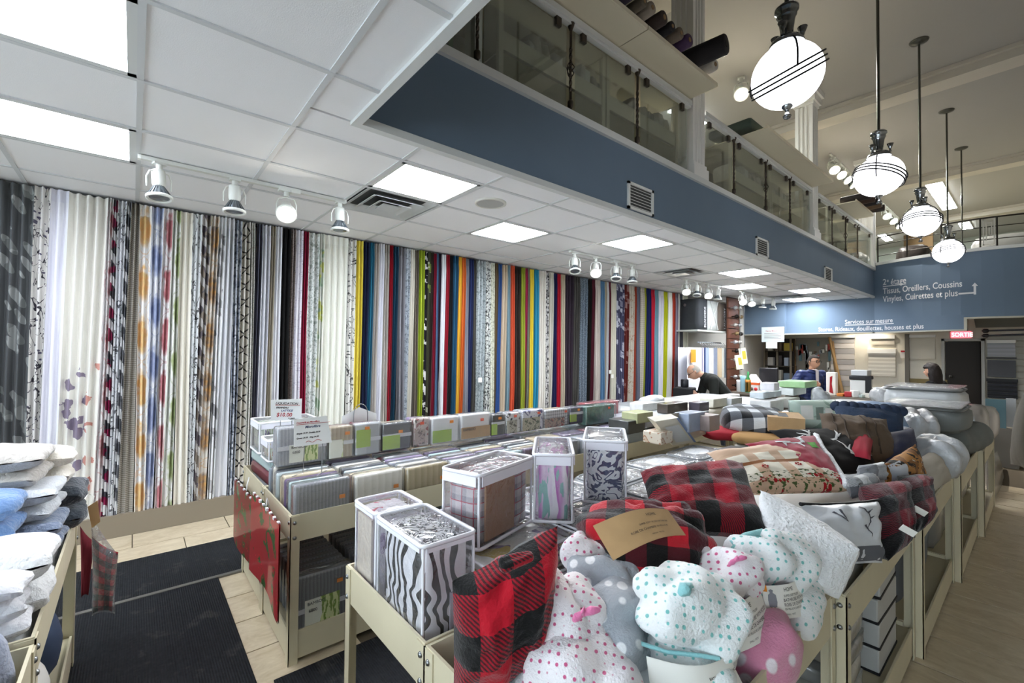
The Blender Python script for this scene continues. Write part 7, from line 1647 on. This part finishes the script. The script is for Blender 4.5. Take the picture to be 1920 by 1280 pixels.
for k in range(5):
    x = at(1575+k*13, 742, 1, 8.75).x; o = rbox('counter_item', .09, .12, .05+.03*(k % 3), plain(['#d9843a', '#b9343a', '#e3e3df', '#a9b5b0', '#d3cfc4'][k], .6), None, (x, 8.80, zB), (0, 0, .3*k), .01); tag(o, '%s small item lying on the far counter' % ['orange', 'red', 'white', 'sage', 'cream'][k], 'item', 'clutter on the far counter')
o = rbox('towel_pile', .5, .3, .22, printed('folds', '#c9cbc9', '#8d908f', '#e3e3e0', 1), None, (at(1672, 720, 1, 9.6).x, 9.6, .66), (0, 0, 0), .03); tag(o, 'grey pile of folded samples before the white slatted blind', 'linen')
t, zC_ = counter2(1655, 1770, 757, 9.4, .5, 'low counter before the cream roller blind')
o.location.z = zC_
# card rack hanging by the slat wall
for k, (pl, pr, pt, pb, lab) in enumerate([(1381, 1394, 665, 692, 'yellow and white catalogue hanging at the counter'), (1389, 1402, 652, 682, 'white catalogue page hanging above the yellow one')]):
    x0, x1, z0, z1 = rect(pl, pr, pt, pb, 9.0+.1*k); t = thing('hanging_catalogue', lab, 'catalogue', ((x0+x1)/2, 9.0+.1*k, z0)); w = (x1-x0)/2
    MB().box((-w, 0, 0), (w, .02, z1-z0)).build('pages', plain('#e8e3cf', .6), t, None, (0, -.15, 0)); MB().box((-w*.1, -.003, (z1-z0)*.3), (w*.9, 0, (z1-z0)*.8)).build('yellow_print', plain('#d3c04a', .6), t, None, (0, -.15, 0)); MB().tube([(0, .01, z1-z0), (0, .01, 2.6-z0)], .004, 5).build('cord', m_bolt, t)
# ============================================================= PEOPLE
def caps(mb, A, B, ra, rb, n=12):
    """tapered capsule from A to B"""
    A, B = Vector(A), Vector(B); d = (B-A); L = d.length or .001; d = d.normalized()
    pts = []; rs = []
    for k in range(5):
        q = k/4*pi/2; pts.append(A-d*ra*cos(q)); rs.append(max(.001, ra*sin(q)))
    for k in range(1, 4): pts.append(A.lerp(B, k/4)); rs.append(ra+(rb-ra)*k/4)
    for k in range(5):
        q = k/4*pi/2; pts.append(B+d*rb*sin(q)); rs.append(max(.001, rb*cos(q)))
    mb.tube(pts, rs, n)
def remesh(meshes, vox, it=3):
    bm = bmesh.new()
    for m in meshes: bm.from_mesh(m)
    me = bpy.data.meshes.new('j'); bm.to_mesh(me); bm.free()
    o = bpy.data.objects.new('j', me); C.objects.link(o); md = o.modifiers.new('r', 'REMESH'); md.mode = 'VOXEL'; md.voxel_size = vox; md.use_smooth_shade = True
    sm = o.modifiers.new('s', 'SMOOTH'); sm.iterations = it; sm.factor = .5
    dg = bpy.context.evaluated_depsgraph_get(); out = bpy.data.meshes.new_from_object(o.evaluated_get(dg)); bpy.data.objects.remove(o); bpy.data.meshes.remove(me)
    return out
def headmesh(M):
    """head 0.235 tall, face along +x, centre at origin"""
    mb = MB()
    def fn(u, v):
        th = (u if u < 1 else 0)*2*pi; ph = (v-.5)*pi; x, y, z = cos(ph)*cos(th), cos(ph)*sin(th), sin(ph)
        X, Y, Z = x*.098, y*.076, z*.118
        if z < -.1: X += .012*(-z); Y *= 1-.30*(-z)**1.5
        if x > .3:
            X -= .006*math.exp(-((z-.12)/.12)**2)*math.exp(-((abs(y)-.38)/.16)**2)*2.2
            X += .006*math.exp(-((z+.75)/.16)**2)
        if x < -.2: X -= .006*(1-abs(z))
        return M @ Vector((X, Y, Z))
    mb.grid(32, 22, fn)
    nose = MB(); nose.tube([(.090, 0, .022), (.108, 0, -.012), (.116, 0, -.026), (.100, 0, -.036)], [.008, .012, .015, .010], 8)
    for s in (-1, 1): nose.tube([(-.005, s*.072, .022), (-.012, s*.086, .012), (-.006, s*.082, -.018), (.0, s*.072, -.026)], [.008, .013, .011, .006], 8)
    nose.tube([(.088, -.024, -.060), (.098, -.01, -.057), (.100, 0, -.058), (.098, .01, -.057), (.088, .024, -.060)], [.004, .007, .007, .007, .004], 6)
    m1 = mb.mesh(); m2 = nose.mesh(); m2.transform(M); return [m1, m2]
def hand(mb, w, d, side, curl=.5):
    """palm and five unequal fingers from the wrist; d = direction, side = thumb side"""
    d = Vector(d).normalized(); s = Vector(side); s = (s-d*s.dot(d)).normalized(); n = d.cross(s)
    for k in range(4): caps(mb, w+s*(.012-.008*k), w+d*.080+s*(.027-.018*k), .017, .013, 8)
    for k, L in enumerate((.068, .078, .072, .056)):
        b = w+d*.080+s*(.027-.018*k); e1 = b+d*L*.45*cos(curl)+n*L*.45*sin(curl); e2 = e1+d*L*.35*cos(curl*2.1)+n*L*.35*sin(curl*2.1); e3 = e2+d*L*.28*cos(curl*3)+n*L*.28*sin(curl*3)
        caps(mb, b, e1, .0098, .009, 8); caps(mb, e1, e2, .009, .008, 8); caps(mb, e2, e3, .008, .007, 8)
    b = w+d*.025+s*.026; e1 = b+(s*.7+d*.7)*.038; e2 = e1+(d*.9+s*.2+n*.3)*.03
    caps(mb, b, e1, .012, .0105, 8); caps(mb, e1, e2, .0105, .008, 8)
m_skin = plain('#c99a80', .55); m_skin2 = plain('#b98a6c', .55)
def person(label, loc, F, J, top, topm, trousm, skinm, hair, headrot, long_sleeve=True, extra=None, wid=1.0):
    """J: joints in local frame (F forward, L left, Z up), loc on the floor"""
    F = Vector((F[0], F[1], 0)).normalized(); L = Vector((-F.y, F.x, 0)); loc = Vector(loc)
    w = lambda p: F*p[0]+L*p[1]+Vector((0, 0, p[2]))
    t = thing('person', label, 'person', loc)
    Jw = {k: w(v) for k, v in J.items() if isinstance(v, tuple)}
    HM = Matrix.Translation(Jw['hc']) @ Matrix((F, L, (0, 0, 1))).transposed().to_4x4() @ Euler(headrot).to_matrix().to_4x4()
    def trunk(mb, g, wd):
        for sd in (-1, 0, 1):
            o = L*(sd*.065*wd)
            caps(mb, Jw['pel']+o, Jw['abd']+o, .100*wd+g, .092*wd+g, 14); caps(mb, Jw['abd']+o, Jw['che']+o*1.25, .092*wd+g, .105*wd+g, 14)
        for q in 'lr': caps(mb, Jw['che']+Vector((0, 0, .02)), Jw[q+'sh'], .085*wd+g, .058*wd+g, 12)
    bm_ = MB(); trunk(bm_, -.012, wid); caps(bm_, Jw['che'], Jw['nek'], .07, .054); caps(bm_, Jw['nek'], Jw['hed'], .054, .052)
    for q in 'lr':
        caps(bm_, Jw[q+'sh'], Jw[q+'el'], .048, .038); caps(bm_, Jw[q+'el'], Jw[q+'wr'], .040, .026)
        hand(bm_, Jw[q+'wr'], w(J[q+'hd']), w(J[q+'ths']), J.get(q+'curl', .45))
        caps(bm_, Jw[q+'hp'], Jw[q+'kn'], .080, .052); caps(bm_, Jw[q+'kn'], Jw[q+'an'], .052, .036); caps(bm_, Jw[q+'an'], Jw[q+'to'], .036, .032)
    link('body', remesh([bm_.mesh()]+headmesh(HM), .008, 2), skinm, t)
    tr_ = MB(); caps(tr_, Jw['lhp']+Vector((0, 0, .04)), Jw['rhp']+Vector((0, 0, .04)), .115, .115)
    for q in 'lr': caps(tr_, Jw[q+'hp'], Jw[q+'kn'], .105, .078); caps(tr_, Jw[q+'kn'], Jw[q+'an'], .078, .062)
    link('trousers', remesh([tr_.mesh()], .014), trousm, t)
    g = .022*top; tp = MB(); trunk(tp, g, wid); caps(tp, Jw['che'], Jw['che'].lerp(Jw['nek'], .72), .085+g, .062+g*.6)
    for q in 'lr':
        cf = .90 if long_sleeve else .45
        caps(tp, Jw[q+'sh'], Jw[q+'el'], .056+g, .048+g); caps(tp, Jw[q+'el'], Jw[q+'el'].lerp(Jw[q+'wr'], cf), .048+g, .034+g)
    link('top_garment', remesh([tp.mesh()], .012, 3), topm, t)
    for s in 'lr':
        a, b = Jw[s+'an'], Jw[s+'to']; sh = MB(); caps(sh, a+Vector((0, 0, -.03)), b+Vector((0, 0, .008)), .05, .04); sh.build('shoe', m_dark, t)
    hair(t, HM); 
    if extra: extra(t, HM, Jw)
    return t
def hairshell(M, t, mat, zmin, back=True, thick=.010, seed=1, long=0, front=.35, bald=0):
    mb = MB()
    def fn(u, v):
        th = (u if u < 1 else 0)*2*pi; z = 1-v*(1-zmin); ph = math.asin(max(-1, min(1, z))); x, y = cos(ph)*cos(th), cos(ph)*sin(th)
        k = thick*(1+.5*noise.noise(Vector((x*5+seed, y*5, z*5))))
        if x > .15: lim = front; k = k if z > lim else -.012
        if bald and z > bald and x > -.45: k = -.010
        X, Y, Z = x*(.098+k), y*(.076+k), z*(.118+k)
        if long and z < .1 and x < .35: X -= .02*(-z+.1); Z = Z-long*max(0, .1-z)**1.2; Y *= 1+.5*max(0, .1-z)
        return M @ Vector((X, Y, Z))
    mb.grid(36, 22, fn); return mb.build('hair', mat, t)
def eyes_glasses(M, t, glasses=True, brow='#3a322c'):
    for s in (-1, 1):
        MB().lathe([(.001, -.008), (.009, 0), (.001, .008)], 10, M @ Matrix.Translation((.086, s*.031, .012)) @ Euler((0, pi/2, 0)).to_matrix().to_4x4()).build('eye', plain('#2a211c', .3), t)
        MB().tube([M @ Vector((.088, s*.018, .034)), M @ Vector((.092, s*.032, .038)), M @ Vector((.082, s*.048, .034))], .004, 5).build('eyebrow', plain(brow, .8), t)
        if glasses:
            MB().tube([M @ Vector((.100+.004*cos(a*pi/6), s*.032+.023*cos(a*pi/6), .010+.017*sin(a*pi/6))) for a in range(12)], .0028, 5, closed=True).build('glasses_rim', m_dark, t)
            MB().tube([M @ Vector((.098, s*.055, .014)), M @ Vector((.0, s*.080, .018))], .0025, 5).build('glasses_arm', m_dark, t)
RT_ = Vector((.645, .764, 0)); FW_ = Vector((-.764, .645, 0))
# bent man in the dark sweater, facing left
base = at(1340, 760, 1, 6.95); d_ = 7.15
hcw = Vector((0, 0, 0))
def placed(px, py, depth):
    r = R3 @ Vector(((px-960)/FPX, (640-py)/FPX, -1)); return Vector((0, 0, CAMH))+r*depth
hp = placed(1301, 697, 7.15)
F = Vector((-.78, -.66, 0)); Fn = F.normalized()
fl = -.30
loc = Vector((hp.x, hp.y, fl))-Vector((Fn.x, Fn.y, 0))*.52
z = hp.z-fl
J = dict(pel=(0, 0, .98), abd=(.10, 0, 1.13), che=(.27, 0, 1.31), nek=(.40, 0, 1.405), hed=(.45, 0, 1.42), hc=(.52, 0, z), lsh=(.27, .19, 1.33), lel=(.28, .25, 1.04), lwr=(.50, .17, 1.10), rsh=(.30, -.19, 1.33), rel=(.36, -.24, 1.06), rwr=(.55, -.08, 1.13), lhp=(0, .09, .92), lkn=(.05, .10, .50), lan=(-.02, .10, .08), lto=(.13, .11, .03), rhp=(0, -.09, .92), rkn=(.05, -.10, .50), ran=(-.02, -.10, .08), rto=(.13, -.11, .03), lhd=(1, -.35, .12), lths=(0, 0, 1), rhd=(1, .3, .05), rths=(0, 0, 1), lcurl=.75, rcurl=.75)
def ex1(t, HM, Jw):
    MB().tube([Jw['lel'].lerp(Jw['lwr'], .93)+Vector((.034*cos(a*pi/5)*Fn.x*.3, .034*cos(a*pi/5), .036*sin(a*pi/5))) for a in range(10)], .006, 5, closed=True).build('watch', plain('#b9b4a0', .3, metal=.7), t)
    eyes_glasses(HM, t, True, '#8d8a86')
person('balding grey haired man in a dark sweater bending over the goods', loc, Fn, J, .8, plain('#1d1f1b', .9, bump=.3, bscale=50), plain('#23252b', .8), m_skin, lambda t, HM: hairshell(HM, t, plain('#9a948c', .9), -.25, thick=.006, front=.95, bald=.55), (0, .62, 0), False, ex1)
p = loc+Vector((Fn.x*.66, Fn.y*.66, .30+.72)); 
o = MB().lathe([(.05, 0), (.06, .01), (.06, .12), (.045, .13)], 14).build('steam_tool', plain('#23242a', .4), None, (p.x, p.y, .90)); tag(o, 'dark hand tool the bent man is looking at', 'tool')
o = rbox('support_stand', .3, .3, 1.2, plain('#1d1d20', .7), None, (p.x, p.y, -.30), (0, 0, .3), .02); tag(o, 'dark stand in front of the bent man', 'stand')
# man in the blue quilted jacket
hp = placed(1526, 678, 8.05)
F2 = Vector((.80, -.55, 0)).normalized(); loc = Vector((hp.x, hp.y, fl))-F2*.10; z = hp.z-fl
dz_ = z-1.60
J2 = dict(pel=(0, 0, .93), abd=(.01, 0, 1.08), che=(.03, 0, 1.30), nek=(.05, 0, 1.45), hed=(.07, 0, 1.51), hc=(.10, 0, 1.60), lsh=(.03, .20, 1.37), lel=(.03, .30, 1.10), lwr=(.22, .22, 1.0), rsh=(.03, -.20, 1.37), rel=(.02, -.36, 1.14), rwr=(.25, -.14, 1.20), lhp=(0, .09, .88), lkn=(.03, .10, .48), lan=(0, .10, .08), lto=(.15, .11, .03), rhp=(0, -.09, .88), rkn=(.03, -.10, .48), ran=(0, -.10, .08), rto=(.15, -.11, .03), lhd=(1, -.2, -.1), lths=(0, -1, .4), rhd=(.5, .9, .1), rths=(.2, .0, 1), lcurl=.4, rcurl=.85)
J2 = {k: ((v[0], v[1], v[2]+dz_) if isinstance(v, tuple) and not k.endswith(('hd', 'ths', 'an', 'to', 'kn')) else v) for k, v in J2.items()}
def _quilted():
    t = NT('quilted_navy'); v = t.sep(t.coord('Object'))[2]; w = t.math('PINGPONG', v, .035); t.bump(t.math('POWER', t.math('DIVIDE', w, .035), .5), .45, .02); return t.fin(srgb('#1d2c5c'), .45, sheen=.1)
def ex2(t, HM, Jw):
    eyes_glasses(HM, t, True)
    a = Jw['che']; f = F2
    l_ = Vector((-f.y, f.x, 0))
    MB().add([a+f*.145+l_*.03+Vector((0, 0, .15)), a+f*.145-l_*.03+Vector((0, 0, .15)), a+f*.150-l_*.025+Vector((0, 0, -.10)), a+f*.150+l_*.03+Vector((0, 0, -.10)), a+f*.05+l_*.055+Vector((0, 0, .17)), a+f*.05-l_*.055+Vector((0, 0, .17))], [(0, 3, 2, 1), (0, 1, 5, 4)]).build('shirt', plain('#d9cfd0', .8), t)
    MB().tube([Jw['nek']+Vector((cos(q*pi/8)*.085, sin(q*pi/8)*.085, -.035+.01*sin(q*pi/4))) for q in range(16)], .022, 8, closed=True).build('jacket_collar', _quilted(), t)
person('smiling man with glasses in a navy quilted jacket behind the counter', loc, F2, J2, 1.3, _quilted(), plain('#22242c', .8), m_skin2, lambda t, HM: hairshell(HM, t, plain('#3a342f', .9), -.15, thick=.014, front=.62), (0, .12, .15), True, ex2)
# woman with long dark hair, facing left
hp = placed(1747, 695, 7.7); F3 = Vector((-.94, .34, 0)).normalized(); loc = Vector((hp.x, hp.y, fl))-F3*.06; z = hp.z-fl; dz_ = z-1.50
J3 = dict(pel=(0, 0, .86), abd=(0, 0, 1.0), che=(.01, 0, 1.21), nek=(.02, 0, 1.35), hed=(.04, 0, 1.41), hc=(.06, 0, 1.50), lsh=(.0, .17, 1.27), lel=(.02, .24, 1.02), lwr=(.22, .18, .98), rsh=(.0, -.17, 1.27), rel=(.02, -.24, 1.02), rwr=(.22, -.18, .98), lhp=(0, .085, .82), lkn=(.02, .09, .45), lan=(0, .09, .08), lto=(.14, .10, .03), rhp=(0, -.085, .82), rkn=(.02, -.09, .45), ran=(0, -.09, .08), rto=(.14, -.10, .03), lhd=(1, -.2, -.1), lths=(0, -1, .4), rhd=(1, .2, -.1), rths=(0, 1, .4), lcurl=.4, rcurl=.4)
J3 = {k: ((v[0], v[1], v[2]+dz_) if isinstance(v, tuple) and not k.endswith(('hd', 'ths', 'an', 'to', 'kn')) else v) for k, v in J3.items()}
person('woman with long dark wavy hair and black top seen from behind', loc, F3, J3, .6, plain('#141416', .85), plain('#1c1d22', .8), m_skin, lambda t, HM: hairshell(HM, t, plain('#221916', .55, bump=.6, bscale=60), -.95, thick=.026, front=.30, long=.26), (0, .1, 0), True, lambda t, HM, Jw: eyes_glasses(HM, t, False, '#221916'), wid=.88)
